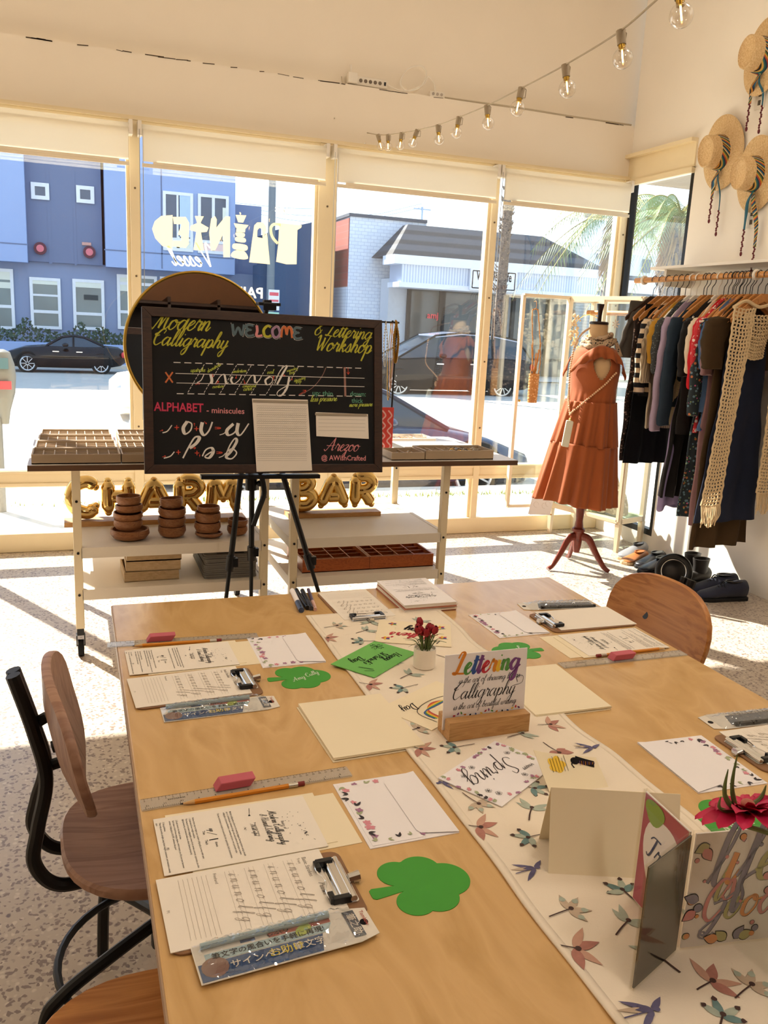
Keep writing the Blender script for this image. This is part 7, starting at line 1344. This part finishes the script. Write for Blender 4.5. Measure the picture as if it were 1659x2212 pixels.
G = [("charcoal pleated trousers clipped on a bar hanger, leftmost on the rail", 4.46, GREYC, -.13, .34, .10, .17, dict(slope=.03, neck=.09, dx=-.07)), ('brown mosaic print long dress behind the black trousers', 4.395, ANIM, -.14, .95, .19, .20, {}), ('black wide trousers hanging left of the striped sweater', 4.33, BLKC, -.15, .95, .16, .19, dict(slope=.02, neck=.15)), ('black and cream striped sweater near the left end of the rail', 4.265, STRIPE, -.125, .56, .19, .19, dict(sleeve=.42)),
     ('beige ribbed knit top between the striped sweater and the mustard blouse', 4.215, RIB, -.13, .74, .18, .17, dict(sleeve=.35)), ('mustard yellow blouse with ruffled sleeve', 4.165, MUST, -.125, .40, .19, .18, dict(sleeve=.24, sw=.06)), ('grey speckled knit cardigan behind the lavender shirt', 4.12, GREYFL, -.12, .55, .19, .19, dict(sleeve=.3)), ('lavender long-sleeved shirt left of the denim jacket', 4.07, LAV, -.12, .66, .195, .2, dict(sleeve=.62)),
     ('dark denim jacket with long sleeves', 4.01, DENIM, -.12, .6, .20, .2, dict(sleeve=.58, sw=.058)), ('cream speckled skirt hanging behind the long black skirt', 3.985, SPECK, -.2, .62, .15, .2, {}), ('long black skirt with a straight hem', 3.945, BLKC2, -.20, 1.03, .14, .22, dict(folds=8, amp=.02)), ('sheer lilac slip with a loose hem under the black skirt', 3.965, LILAC, -.2, 1.10, .12, .2, dict(hemwave=.02)), ('black cardigan hanging right of the denim jacket', 3.895, BLKC2, -.12, .74, .2, .2, dict(sleeve=.3)),
     ('cream blouse with a puffed sleeve left of the red top', 3.85, CREAMC, -.12, .5, .19, .18, dict(sleeve=.28, sw=.055)), ('bright red silky top', 3.815, REDC, -.12, .62, .195, .17, dict(sleeve=.36)), ('red and white floral blouse', 3.785, REDFL, -.115, .72, .2, .2, dict(sleeve=.3)), ('long dark floral dress with orange flowers', 3.76, DKFL, -.12, 1.18, .19, .22, dict(sleeve=.5)), ('mid blue dress with pink flowers along its hem', 3.735, BLUEC, -.12, .60, .19, .2, dict(sleeve=.25)), ('blue and pink floral skirt part below the mid blue dress', 3.725, PINKFL, -.6, .22, .18, .2, {}),
     ('long mauve velvet jumpsuit with a tied waist', 3.705, MAUVE, -.12, 1.22, .19, .18, dict(sleeve=.28)), ('long olive brown short-sleeved dress', 3.655, OLIVE, -.115, 1.34, .2, .235, dict(sleeve=.25, sw=.085, folds=4, amp=.02)), ('navy sleeveless dress behind the crochet vest', 3.60, NAVYC, -.2, 1.1, .15, .225, dict(neck=.05, slope=.2, folds=3, dx=-.02))]
RT = [R(a) for a in (4, 8, 6, 12, 9, 12, 10, 13, 15, 6, 5, 4, 13, 14, 14, 12, 9, 11, 6, 9, 8, 5)]
GN = 'trousers dress trousers sweater knit_top blouse cardigan shirt denim_jacket skirt skirt slip_dress cardigan blouse silk_top blouse dress dress skirt jumpsuit dress dress'.split()
for k, (lab, y, m, top, ln_, wt, wb, kw) in enumerate(G):
    if 'skirt part' in lab: lab = 'blue skirt with pink flowers hanging below the mid blue dress'
    garment(lab, y, m, top, ln_, wt, wb, seed=k + 3, rot=RT[k], name=GN[k], cat=GN[k].split('_')[-1], **kw)
    g_ = WHITE if k in (6, 7, 12) else HANGW
    if k not in (11, 18): hanger('hanger carrying the ' + lab.split(' hanging')[0].split(',')[0].split(' behind')[0].split(' left')[0].split(' near')[0].split(' with')[0], y, g_ if k else DARKWOOD, DKSTEEL if g_ is HANGW else WHITE, rot=RT[k])
for k in range(4): hanger('empty-looking wooden hanger with only its steel hook showing between the dresses', 3.62 + k * .045 + .02, HANGW, DKSTEEL)
# crochet vest: an open lattice of chain stitches with fringe
CROC = mat('cream_crochet_yarn', '#d6bd96', .9, var=.15, scale=150, bmp=.3, bscale=400, spec=.1)
t = thing('crochet_vest', 'long cream crochet vest with fringed ends, nearest on the rail', 'vest', (RXX - .035, 3.535, RZZ)); hanger('wooden hanger carrying the cream crochet vest, nearest on the rail', 3.55, HANGW, DKSTEEL)
def panel(xa, xb, x2a, x2b, z0, z1, ny_, nx_, nm, yoff=-.03, fringe=True):
    mb = MB(); P = lambda u, v: Vector((xa + (xb - xa) * u + ((x2a - xa) + ((x2b - x2a) - (xb - xa)) * u) * v, yoff - .018 * math.sin(v * 3 + u * 2) - .02 * v, z0 + (z1 - z0) * v - .01 * math.sin(u * PI)))
    for i in range(nx_ + 1):
        mb.tube([P(i / nx_, j / 50) + Vector((.002 * math.sin(j * 2.1), -.003 * math.cos(j * 2.1), 0)) for j in range(51)], .0058 if i in (0, nx_) else .0045, 5)
    for j in range(ny_ + 1):
        v = j / ny_
        for i in range(nx_):
            a, b = P(i / nx_, v), P((i + 1) / nx_, v)
            if (i + j) % 2 == 0 or i in (0, nx_ - 1): mb.ball((a + b) / 2, (b - a).length * .44, 8, 5, (1, .3, .62))
            else: mb.tube([a, (a + b) / 2 + Vector((0, -.004, .003)), b], .0038, 4)
    o = mb.build(nm, CROC, t, smooth=60)
    if fringe:
        mb = MB(); r2 = random.Random(2)
        for i in range(22): a = P(i / 21, 1); mb.tube(crom([a, a + Vector((r2.uniform(-.006, .006), -.004, -.05)), a + Vector((r2.uniform(-.012, .012), r2.uniform(-.01, .005), -r2.uniform(.085, .115)))], 4), .0026, 4)
        mb.build('fringe', CROC, o)
panel(-.195, -.085, -.262, -.125, -.175, -1.18, 54, 6, 'left_front_panel', -.045); panel(.075, .195, .09, .23, -.175, -1.12, 54, 6, 'right_front_panel', -.045); panel(-.085, .085, -.06, .06, -.20, -.42, 12, 8, 'back_yoke', .0, False); MB().tube(crom([(-.19, -.03, -.175), (-.1, -.01, -.14), (0, .0, -.165), (.1, -.01, -.14), (.19, -.03, -.175)], 6), .009, 6).build('shoulder_seam', CROC, t)

# ================================================================== DISPLAY CABINET
VF = mat('cabinet_cream_metal', '#efdfc2', .4, var=.03); CGL = glass('cabinet_glass', (.97, .99, .985), .06, .5)
A, B = Vector((3.20, 5.17, 0)), Vector((3.375, 4.605, 0)); ax = (B - A).normalized(); ay = Vector((-ax.y, ax.x, 0)); ay = ay if ay.x > 0 else -ay; W_, D_ = (B - A).length, .25; Z0, Z1 = .19, 1.66
t = thing('display_cabinet', 'cream metal and glass display cabinet standing in the window corner', 'cabinet', A); V = lambda a, d, z: ax * a + ay * d + Vector((0, 0, z)); mb = MB(); bm = .03
for a in (0, W_):
    for d in (0, D_): mb.beam(V(a, d, Z0), V(a, d, Z1), bm, bm, ax)
for z in (Z0 + .02, Z1 - .015):
    for d in (0, D_): mb.beam(V(0, d, z), V(W_, d, z), bm, .035)
    for a in (0, W_): mb.beam(V(a, 0, z), V(a, D_, z), bm, .035)
mb.build('cabinet_frame', VF, t, smooth=0)
for a, sa in ((0, -1), (W_, 1)):
    for d, sdd in ((0, -1), (D_, 1)): MB().ring([[V(a + sa * .0 + x * s_, d + y_ * s_, z) for x, y_ in ((-.016, -.016), (.016, -.016), (.016, .016), (-.016, .016))] for s_, z in ((1.1, Z0), (.7, .0))]).build('leg', VF, t, smooth=0)
MB().prism([(-.0, -.0), (W_, 0), (W_, D_), (0, D_)], Z0 + .035, Z0 + .043, (Vector((0, 0, 0)), ax, ay, Vector((0, 0, 1)))).build('glass_floor', glass('greenish_glass', (.82, .95, .9), .08, .6), t, smooth=0)
for q0, q1, nm in ((V(0, D_, 0), V(W_, D_, 0), 'glass_back'), (V(0, 0, 0), V(0, D_, 0), 'glass_side'), (V(W_, 0, 0), V(W_, D_, 0), 'glass_side')):
    MB().add([q0 + Vector((0, 0, Z0 + .04)), q1 + Vector((0, 0, Z0 + .04)), q1 + Vector((0, 0, Z1 - .03)), q0 + Vector((0, 0, Z1 - .03))], [(0, 1, 2, 3)]).build(nm, CGL, t, smooth=0, solid=.004)
def door(p0, dr, w_, nm):
    dr = dr.normalized(); e = [p0 + Vector((0, 0, Z0 + .02)), p0 + dr * w_ + Vector((0, 0, Z0 + .02)), p0 + dr * w_ + Vector((0, 0, Z1 - .01)), p0 + Vector((0, 0, Z1 - .01))]; mb = MB()
    for i in range(4): mb.beam(e[i], e[(i + 1) % 4], .022, .034, dr.cross(Vector((0, 0, 1))))
    d_ = mb.build(nm, VF, t, smooth=0); MB().add(e, [(0, 1, 2, 3)]).build('glass_pane', CGL, d_, smooth=0, solid=.004); MB().ball(p0 + dr * (w_ - .02) + Vector((0, -.02, .95)), .009).build('door_knob', BRASS, d_)
dd = Vector((2.845, 5.175, 0)) - A; door(V(0, -.01, 0), dd, .352, 'open_door'); door(V(W_, -.006, 0), -ax, W_ * .5, 'closed_door')
MB().cyl(V(.06, .12, 1.56), V(W_ - .02, .12, 1.56), .016, n=14).build('hanging_rod', BAMBOO, t)
# things in and on the cabinet
JUTE = spotted('woven_jute', '#c08a52', [('#e0b684', .35, 1), ('#a06e3a', .25, 1.4)], 60, rough=.9); PAMP = mat('pampas_gold', '#c9924e', .9, var=.25, scale=60)
pb = on_y(1141, 868, 5.07); t = thing('jute_bag', 'tall woven jute bottle bag hanging on the open cabinet door with dry pampas', 'bag', (pb.x, 5.02, pb.z)); hb = on_y(1141, 806, 5.07).z - pb.z
def bagp(u, v): a = 2 * PI * u; r = .036 * (1 - .12 * (1 - v) ** 4) + .0014 * math.sin(v * 60); return Vector((r * math.cos(a), r * .8 * math.sin(a), hb * v))
MB().grid(bagp, 28, 50, True).build('woven_body', JUTE, t, smooth=60); hk = on_y(1150, 655, 5.07); tp = Vector((hk.x - pb.x, .0, hk.z - pb.z)); mb = MB()
for sx in (-.028, .03): mb.tube([p_ + Vector((.0015 * math.sin(i * 2), .0015 * math.cos(i * 2), 0)) for i, p_ in enumerate(crom([(sx, 0, hb * .95), (sx + .004, 0, hb + .12), (tp.x + sx * .8, 0, tp.z - .07), (tp.x + sx * .3, 0, tp.z - .04), (tp.x, 0, tp.z - .036)], 10))], .0038, 6)
mb.tube(crom([(tp.x, .03, tp.z + .01), (tp.x, .0, tp.z + .012), (tp.x, -.008, tp.z - .02), (tp.x, 0, tp.z - .04)], 5), .002, 5); mb.build('rope_handle', JUTE, t); mb = MB(); r2 = random.Random(6)
for bx_, ln2 in ((-.035, .19), (.028, .2), (.0, .13), (.016, .15)):
    for i in range(90): f = r2.random(); c = Vector((bx_ * (.2 + .9 * f), 0, hb * .95 + ln2 * f)); mb.tube([c, c + Vector((r2.uniform(-.011, .011) * (1.1 - f), r2.uniform(-.01, .01), .022))], [.0012, .0005], 3)
    mb.tube([Vector((0, 0, hb * .8)), Vector((bx_, 0, hb * .95 + ln2 * .9))], .0016, 5)
mb.build('pampas', PAMP, t)
rg = on_y(1270, 718, 4.98); t = thing('hoop_wreath', 'thin gold hoop wreath with cream dried flowers hanging in the cabinet', 'wreath', (rg.x, 4.98, rg.z)); rr_ = .115; MB().tube([(rr_ * math.cos(a), 0, rr_ * math.sin(a)) for a in [2 * PI * i / 48 for i in range(48)]], .003, 6, True).tube([(0, 0, rr_), (.005, .0, 1.565 - rg.z)], .001, 4).build('gold_hoop', GOLD, t); mb = MB(); r2 = random.Random(12)
for k in range(60): a = r2.uniform(2.4, 4.6); c = Vector((rr_ * math.cos(a) + r2.uniform(-.03, .03), r2.uniform(-.02, .02), rr_ * math.sin(a) + r2.uniform(-.03, .03))); mb.ball(c, r2.uniform(.005, .014), 6, 4)
mb.build('dried_flowers', mat('cream_dried_flower', '#ecd3ac', .9), t)
t = thing('flower_ornament', 'small orange dried flower hanging right of the mannequin neck', 'ornament', on_y(1329, 700, 4.85)); mb = MB()
for k in range(7): a = k * .9; mb.add([Vector((0, 0, 0)), Vector((.022 * math.cos(a + .2), -.004, .022 * math.sin(a + .2))), Vector((.032 * math.cos(a), -.008, .032 * math.sin(a))), Vector((.022 * math.cos(a - .2), -.004, .022 * math.sin(a - .2)))], [(0, 1, 2, 3)])
mb.tube([(0, 0, 0), (0, .0, 1.55 - on_y(1329, 700, 4.85).z)], .001, 4); mb.build('petals', PAMP, t, smooth=0)
CRW = spotted('white_crochet_bag', '#cdbfa8', [('#efe4d2', .42, 1)], 42, rough=.9); pc = A + V(.40, .12, Z0 + .044); t = thing('crochet_bag', 'slouchy white crochet bag lying on the cabinet floor', 'bag', pc)
def cb_(u, v): a = 2 * PI * u; r = (.15 - .06 * v ** 2) * (1 + .05 * math.sin(a * 14) * .4); z = .17 * v ** .8; k = 1 - .9 * max(0, v - .85) / .15; p_ = ax * (r * 1.05 * math.cos(a) * k) + ay * (r * .55 * math.sin(a) * k); return Vector((p_.x, p_.y, z + .006 * math.sin(a * 9 + v * 14)))
MB().grid(cb_, 60, 26, True).build('knit_body', CRW, t, smooth=70); MB().tube(crom([cb_(.05, .9), Vector((0, 0, .27)) + ax * .02, cb_(.5, .9)], 8), .009, 8).build('strap', CRW, t)
for u, v, w2, h2, lab, y in ((1204, 1010, .11, .10, 'white printed card on the sill beside the dress', 5.12), (1170, 1082, .16, .2, 'large white lettered sheet leaning low in the window', 5.13)):
    q = on_y(u, v, y); t = thing('leaning_card', lab, 'card', (q.x, y, max(.12, q.z - h2 * .5) if h2 > .15 else q.z - .05), R(-18)); fr = frame((0, 0, h2 / 2), (1, 0, 0), (.1, -1, .45)); b = MB().prism([(-w2 / 2 - .02, -h2 / 2), (w2 / 2 - .02, -h2 / 2), (w2 / 2 + .03, h2 / 2), (-w2 / 2 + .03, h2 / 2)], -.001, .001, fr).build('sheet', PAPERW, t, smooth=0); mb = MB()
    if h2 > .15:
        for cx, cy in ((-.03, .045), (.03, .04), (-.04, -.03), (.02, -.035), (.045, -.02)): mb.flat([stroke2d([(cx + .018 * math.cos(a), cy + .02 * math.sin(a)) for a in [i * .7 for i in range(8)]], .0012, .001)], fr, .0014)
    else: mb.flat(move2d(text2d('live', .045), .0, .0, -.1), fr, .0014)
    mb.build('lettering', FAINT if h2 > .15 else GREYINK, b, smooth=0)
    MB().beam((0, .05, 0), (0, .0, h2 * .8), .012, .006).beam((-w2 * .5, .0, .004), (w2 * .5, 0, .004), .012, .008).build('card_easel', BIRCHB, t, smooth=0)

# ================================================================== MANNEQUIN
MX, MY2 = 2.885, 4.33; t = thing('dress_mannequin', 'linen dress mannequin on a mahogany tripod stand by the window', 'mannequin', (MX, MY2, 0)); LIN = mat('linen_torso', '#c8a67c', .85, var=.06, bmp=.15, bscale=300)
TORS = [(.10, .80, .9), (.125, .86, .85), (.12, .95, .8), (.115, 1.02, .8), (.135, 1.12, .78), (.145, 1.2, .75), (.14, 1.27, .68), (.115, 1.325, .6), (.07, 1.36, .75), (.056, 1.40, .95), (.052, 1.46, 1.0), (.05, 1.475, 1.0)]
FACE = R(200)   # the front of the dress points left, a little towards the window
def tors(z):
    for (r0, z0, k0), (r1, z1, k1) in zip(TORS, TORS[1:]):
        if z0 <= z <= z1: f = (z - z0) / (z1 - z0); return r0 + (r1 - r0) * f, k0 + (k1 - k0) * f
    return TORS[-1][0], 1
def el(r, k, a, z): x, y = r * k * math.cos(a), r * math.sin(a); return Vector((x * math.cos(FACE) - y * math.sin(FACE), x * math.sin(FACE) + y * math.cos(FACE), z))
MB().ring([[el(r, k, 2 * PI * i / 40, z) for i in range(40)] for r, z, k in TORS]).build('torso', LIN, t, smooth=60)
MB().lathe([(.054, 1.474), (.055, 1.484), (.05, 1.49), (.012, 1.492), (.0115, 1.52), (.014, 1.55), (.021, 1.587), (.02, 1.59)], (0, 0, 0), 24).build('neck_cap', mat('dark_cap_wood', '#241410', .3), t)
MB().lathe([(.018, .1), (.026, .14), (.03, .2), (.032, .225), (.04, .235), (.04, .25), (.028, .26), (.022, .3), (.026, .36), (.03, .42), (.028, .6), (.02, .82)], (.0, 0, 0), 24).build('pole', MAHOG, t)
for k, (fx, fy) in enumerate(((2.675, 4.30), (3.03, 4.175), (2.96, 4.53))):
    d = Vector((fx - MX, fy - MY2, 0)); dn = d.normalized(); pts = crom([dn * .02 + Vector((0, 0, .205)), dn * .07 + Vector((0, 0, .19)), d * .55 + Vector((0, 0, .115)), d * .82 + Vector((0, 0, .035)), d + Vector((0, 0, .012))], 7); rw = [(.016, .026), (.016, .024), (.014, .02), (.013, .016), (.016, .011)]; mb = MB(); sdv = dn.cross(Vector((0, 0, 1))); rings = []
    for i, p_ in enumerate(pts):
        f = i / (len(pts) - 1) * 4; j = min(3, int(f)); f -= j; hw_, hh_ = rw[j][0] + (rw[j + 1][0] - rw[j][0]) * f, rw[j][1] + (rw[j + 1][1] - rw[j][1]) * f; tn = (pts[min(i + 1, len(pts) - 1)] - pts[max(0, i - 1)]).normalized(); u_ = sdv.cross(tn); rings.append([p_ + sdv * (hw_ * math.cos(2 * PI * q / 10)) + u_ * (hh_ * math.sin(2 * PI * q / 10)) for q in range(10)])
    mb.ring(rings); mb.build('leg', MAHOG, t, smooth=60)
RUST = mat('rust_cotton', '#9c5128', .75, var=.06, scale=10, bmp=.15, bscale=500, spec=.2, sheen=.15)
dt = thing('rust_dress', 'sleeveless rust orange tiered dress on the mannequin', 'dress', (MX, MY2, 0)); HA = R(248) - FACE   # armhole faces the camera
def dress(u, z, tier):
    a = 2 * PI * u; wob = math.sin(a * 3 + 1.3)
    if tier == 0: r, k = tors(z); r = max(r + .012, .145 if z < 1.22 else 0) + .012 * max(0, (1.2 - z)) ; n, am = 16, .003 * max(0, (1.12 - z)) / .12; k = max(k, .78)
    elif tier == 1: f = (1.03 - z) / .26; r, k, n, am = .155 + .034 * f, .86, 15, .004 + .009 * f
    else: f = (.772 - z) / .365; r, k, n, am = .190 + .034 * f, .9, 13, .006 + .016 * f
    fold = math.sin(a * n + 2 * math.sin(a * 2) + tier) * am + am * .5 * math.sin(a * (n * 2 - 3) + tier * 2)
    p_ = el(r + fold, k, a, z + (.012 * wob * (1.03 - z) if z < 1.03 else 0)); lean = max(0, 1.08 - z); return p_ + Vector((-.045 * lean, 0, 0)) + Vector((-.075, .02, .05)) * (lean * (.5 + .5 * math.cos(a)) ** 2)
for tier, z0, z1, nv in ((0, 1.345, 1.015, 30), (1, 1.03, .765, 22), (2, .772, .405, 30)):
    mb = MB(); nu = 150; vs = [dress(i / nu, z0 + (z1 - z0) * j / (nv - 1), tier) for j in range(nv) for i in range(nu)]; fs = []
    for j in range(nv - 1):
        for i in range(nu):
            if tier == 0:
                z = z0 + (z1 - z0) * (j + .5) / (nv - 1); bad = False
                for hc in (HA, HA + PI):
                    da = (2 * PI * (i + .5) / nu - hc + PI) % (2 * PI) - PI; w_ = .36 * (1 - ((1.255 - z) / .10) ** 2 if z < 1.255 else 1 - ((z - 1.255) / .1) ** 2)
                    if w_ > 0 and abs(da) < w_: bad = True
                if bad: continue
            k = (i + 1) % nu; fs.append((j * nu + i, j * nu + k, (j + 1) * nu + k, (j + 1) * nu + i))
    mb.add(vs, fs); mb.build(('bodice', 'middle_tier', 'hem_tier')[tier], RUST, dt, smooth=80, solid=.002)
for hc in (HA, HA + PI):
    mb = MB(); nn = 110; vs = []
    for i in range(nn):
        s_ = i / (nn - 1); a = hc - 1.25 + 2.5 * s_; z = 1.19 + .155 * math.sin(PI * s_) ** .7; base = el(tors(z)[0] + .016, max(.78, tors(z)[1]), a, z); out = el(1, 1, a, 0).normalized(); wv3 = math.sin(s_ * 40); l_ = .062 * (.45 + .55 * math.sin(PI * s_) ** .5)
        for f in (0, .33, .66, 1.0): vs.append(base + out * (.008 + l_ * .55 * f + .008 * wv3 * f) + Vector((0, 0, .012 * (1 - f) - l_ * .95 * f * f + .006 * f * math.cos(s_ * 40))))
    mb.add(vs, [(i * 4 + j, i * 4 + j + 1, (i + 1) * 4 + j + 1, (i + 1) * 4 + j) for i in range(nn - 1) for j in range(3)]); mb.build('shoulder_ruffle', RUST, dt, smooth=80, solid=.0015)
SCF = spotted('patterned_scarf', '#b59a7c', [('#2c2a2a', .3, 1), ('#4a5a4a', .25, 1.5), ('#8a4a4a', .18, 1.2)], 60, rough=.8); sf = thing('neck_scarf', 'patterned silk scarf tied round the mannequin neck', 'scarf', (MX, MY2, 0)); mb = MB()
for q, (r_, z, th_) in enumerate(((.078, 1.385, .016), (.088, 1.365, .015), (.075, 1.405, .012))): mb.tube([el(r_ + .006 * math.sin(i * .8 + q), .9, 2 * PI * i / 40, z + .018 * math.cos(2 * PI * i / 40 + q * .4 + 2.6) + .003 * math.sin(i * 1.7)) for i in range(40)], [th_ * (1 + .25 * math.sin(i * .9 + q)) for i in range(40)], 10, True)
mb.build('scarf_wrap', SCF, sf, smooth=60); mb = MB()
for o_ in (Vector((.085, -.03, 1.40)), Vector((.08, -.05, 1.385))): mb.add([o_, o_ + Vector((.02, -.006, .0)), o_ + Vector((.055, -.02, -.085)), o_ + Vector((.03, -.014, -.095))], [(0, 1, 2, 3)])
mb.build('scarf_tail', SCF, sf, smooth=0, solid=.003)
PEARL = mat('cream_wood_bead', '#ddb48c', .4); t = thing('phone_bag', 'small white phone pouch on a beaded strap across the rust dress', 'bag', (MX, MY2, 0)); mb = MB()
def surf(u, v, extra=.02):
    best = None
    for k in range(60):
        y = MY2 - .36 + k * .006; q = on_y(u, v, y); l = Vector((q.x - MX, q.y - MY2, 0)); z = q.z; a = math.atan2(l.y, l.x) - FACE; d_ = dress((a / (2 * PI)) % 1, z, 0 if z > 1.02 else 1); rr0 = (Vector((d_.x, d_.y, 0))).length + extra * .6
        if l.length <= rr0: return Vector((l.x, l.y, z))
        best = Vector((l.x, l.y, z))
    return Vector((on_y(u, v, MY2 - .1).x - MX, -.1, on_y(u, v, MY2 - .1).z))
cps = [(1331, 806), (1322, 815), (1308, 830), (1290, 845), (1272, 860), (1252, 877), (1236, 890), (1231, 896)]; path = crom([surf(*q) for q in cps], 8); cps2 = [(1231, 896), (1229, 870), (1229, 835), (1231, 800), (1236, 770), (1243, 745), (1256, 722), (1275, 708)]; path2 = crom([surf(*q) for q in cps2], 8)
def beads(path):
    d = 0; last = path[0]; mb.ball(last, .0062, 8, 6)
    for a, b in zip(path, path[1:]):
        if (b - last).length > .0125: mb.ball(b, .0062, 8, 6); last = b
for p_ in (path, path2): q = [];  [q.extend([a.lerp(b, i / 6) for i in range(6)]) for a, b in zip(p_, p_[1:])]; beads(q)
mb.build('beaded_strap', PEARL, t); c0 = surf(1232, 905, .03); c1 = surf(1222, 955, .04); dn_ = (c1 - c0).normalized(); MB().prism(rounded(.042, .155, .008), -.008, .008, (c0 + dn_ * .085 + Vector((-.01, -.015, 0)), dn_.cross(Vector((-.4, -1, 0))).normalized(), -dn_, Vector((-.35, -1, 0)).normalized())).build('pouch', mat('pale_green_white_pouch', '#e0dcc8', .5), t, smooth=0, bevel=.003); MB().ball(c0 + Vector((-.008, -.012, -.0)), .009).build('clasp', GOLD, t)

# ================================================================== SHOES UNDER THE RAIL
def shoe(label, x, y, rz, m, sole, L=.27, w=.095, h=.085, top=.5, group=None, lace=None, boot=0.0, name='shoe'):
    """toe towards local +x"""
    t = thing(name, label, 'shoe', (x, y, 0), rz, group); n = 20; rings = []; st = [(-.5, .55, .85), (-.46, .82, 1.0), (-.3, .9, .98), (-.1, .88, .86), (.08, .95, .70), (.25, 1.05, .52), (.38, 1.0, .42), (.46, .78, .34), (.5, .4, .24)]
    for fx, fw_, fh in st: rings.append([Vector((L * fx, w / 2 * fw_ * (abs(math.cos(a)) ** .8) * (1 if math.cos(a) > 0 else -1) * (1 if math.sin(a) < .3 else 1 - .35 * (math.sin(a) - .3)), .012 + h * fh * (.5 + .5 * math.sin(a)) ** .8)) for a in [2 * PI * i / n for i in range(n)]])
    MB().ring(rings).build('upper', m, t, smooth=60); MB().prism([(L * fx * 1.02, s_ * w / 2 * fw_ * 1.03) for s_, seq in ((-1, st), (1, st[::-1])) for fx, fw_, fh in seq], 0, .02).build('sole', sole, t, smooth=0, bevel=.004)
    MB().lathe([(w * .34, -.002), (w * .36, .004), (w * .30, .004), (w * .26, -.01)], (-L * .22, 0, .012 + h * .93), 20, 1.5, .85).build('collar', BLACKP if m is not TAN else m, t)
    if boot: MB().lathe([(w * .46, 0), (w * .44, boot * .5), (w * .50, boot), (w * .45, boot), (w * .40, boot * .6)], (-L * .22, 0, h * .8), 22, 1.25, .95).build('boot_shaft', m, t)
    if lace:
        mb = MB()
        for k in range(5): xx = L * (.0 + .055 * k); zz = .012 + h * (.80 - .085 * k); mb.tube(crom([(xx - .008, -w * .26, zz - .012), (xx, 0, zz + .006), (xx + .008, w * .26, zz - .012)], 4), .003, 5)
        mb.tube(crom([(-.02, 0, h * .95), (-.03, -.05, h * .9), (-.01, -.065, h * .45), (.01, -.075, .02)], 5), .004, 5); mb.build('laces', lace, t)
    return t
TAN = mat('tan_leather', '#a8642f', .45, var=.15, scale=40); BLL = mat('black_leather', '#17161a', .28, var=.1); NVS = mat('navy_suede', '#151b33', .8, var=.12, scale=50, sheen=.2); GRL = mat('dark_grey_leather', '#34302e', .5); SOLEB = mat('black_sole', '#0e0d0e', .7); SOLET = mat('cream_sole', '#cbb088', .6)
shoe('navy suede sneaker nearest the camera under the rail', 3.38, 3.60, R(172), NVS, SOLEB, .29, .1, .10, lace=BLL, group='navy sneakers'); shoe('navy suede sneaker behind the nearest one, by the wall', 3.42, 3.715, R(176), NVS, SOLEB, .29, .1, .10, lace=BLL, group='navy sneakers')
shoe('dark grey ankle boot left of the navy sneakers', 3.42, 3.90, R(185), GRL, SOLEB, .25, .09, .08, boot=.085); shoe('dark grey ankle boot beside the wall behind the first boot', 3.45, 4.01, R(188), GRL, SOLEB, .25, .09, .08, boot=.085)
shoe('glossy black loafer with a pale stripe on its toe', 3.35, 4.16, R(195), BLL, SOLEB, .26, .09, .075); shoe('glossy black loafer behind the striped loafer', 3.40, 4.27, R(200), BLL, SOLEB, .26, .09, .075); shoe('tan strappy sandal with a thick pale sole, far end of the shoe row', 3.36, 4.38, R(205), TAN, SOLET, .25, .085, .05); shoe('silver grey shoe with black trim, far end of the shoe row', 3.41, 4.47, R(200), mat('silver_grey_leather', '#8f8d90', .3), SOLET, .26, .09, .08)
t = thing('ring_handle_bag', 'black bag with a large round black ring handle on the floor', 'bag', (3.22, 3.83, 0)); mb = MB(); f = frame((0, 0, .105), (.75, -.66, 0), (-.66, -.75, .25)); mb.tube([f[0] + f[1] * (.085 * math.cos(a)) + f[2] * (.085 * math.sin(a)) for a in [2 * PI * i / 40 for i in range(40)]], .019, 12, True); mb.build('ring_handle', mat('black_lacquer', '#0c0a0a', .35), t); MB().tube([f[0] + f[3] * .012 + f[1] * (.068 * math.cos(a)) + f[2] * (.068 * math.sin(a)) for a in [2 * PI * i / 40 for i in range(40)]], .0022, 6, True).build('chrome_ring', CHROME, t); MB().ball((.07, .08, .085), .1, 18, 10, (1.1, .75, .85)).build('bag_body', GRL, t)
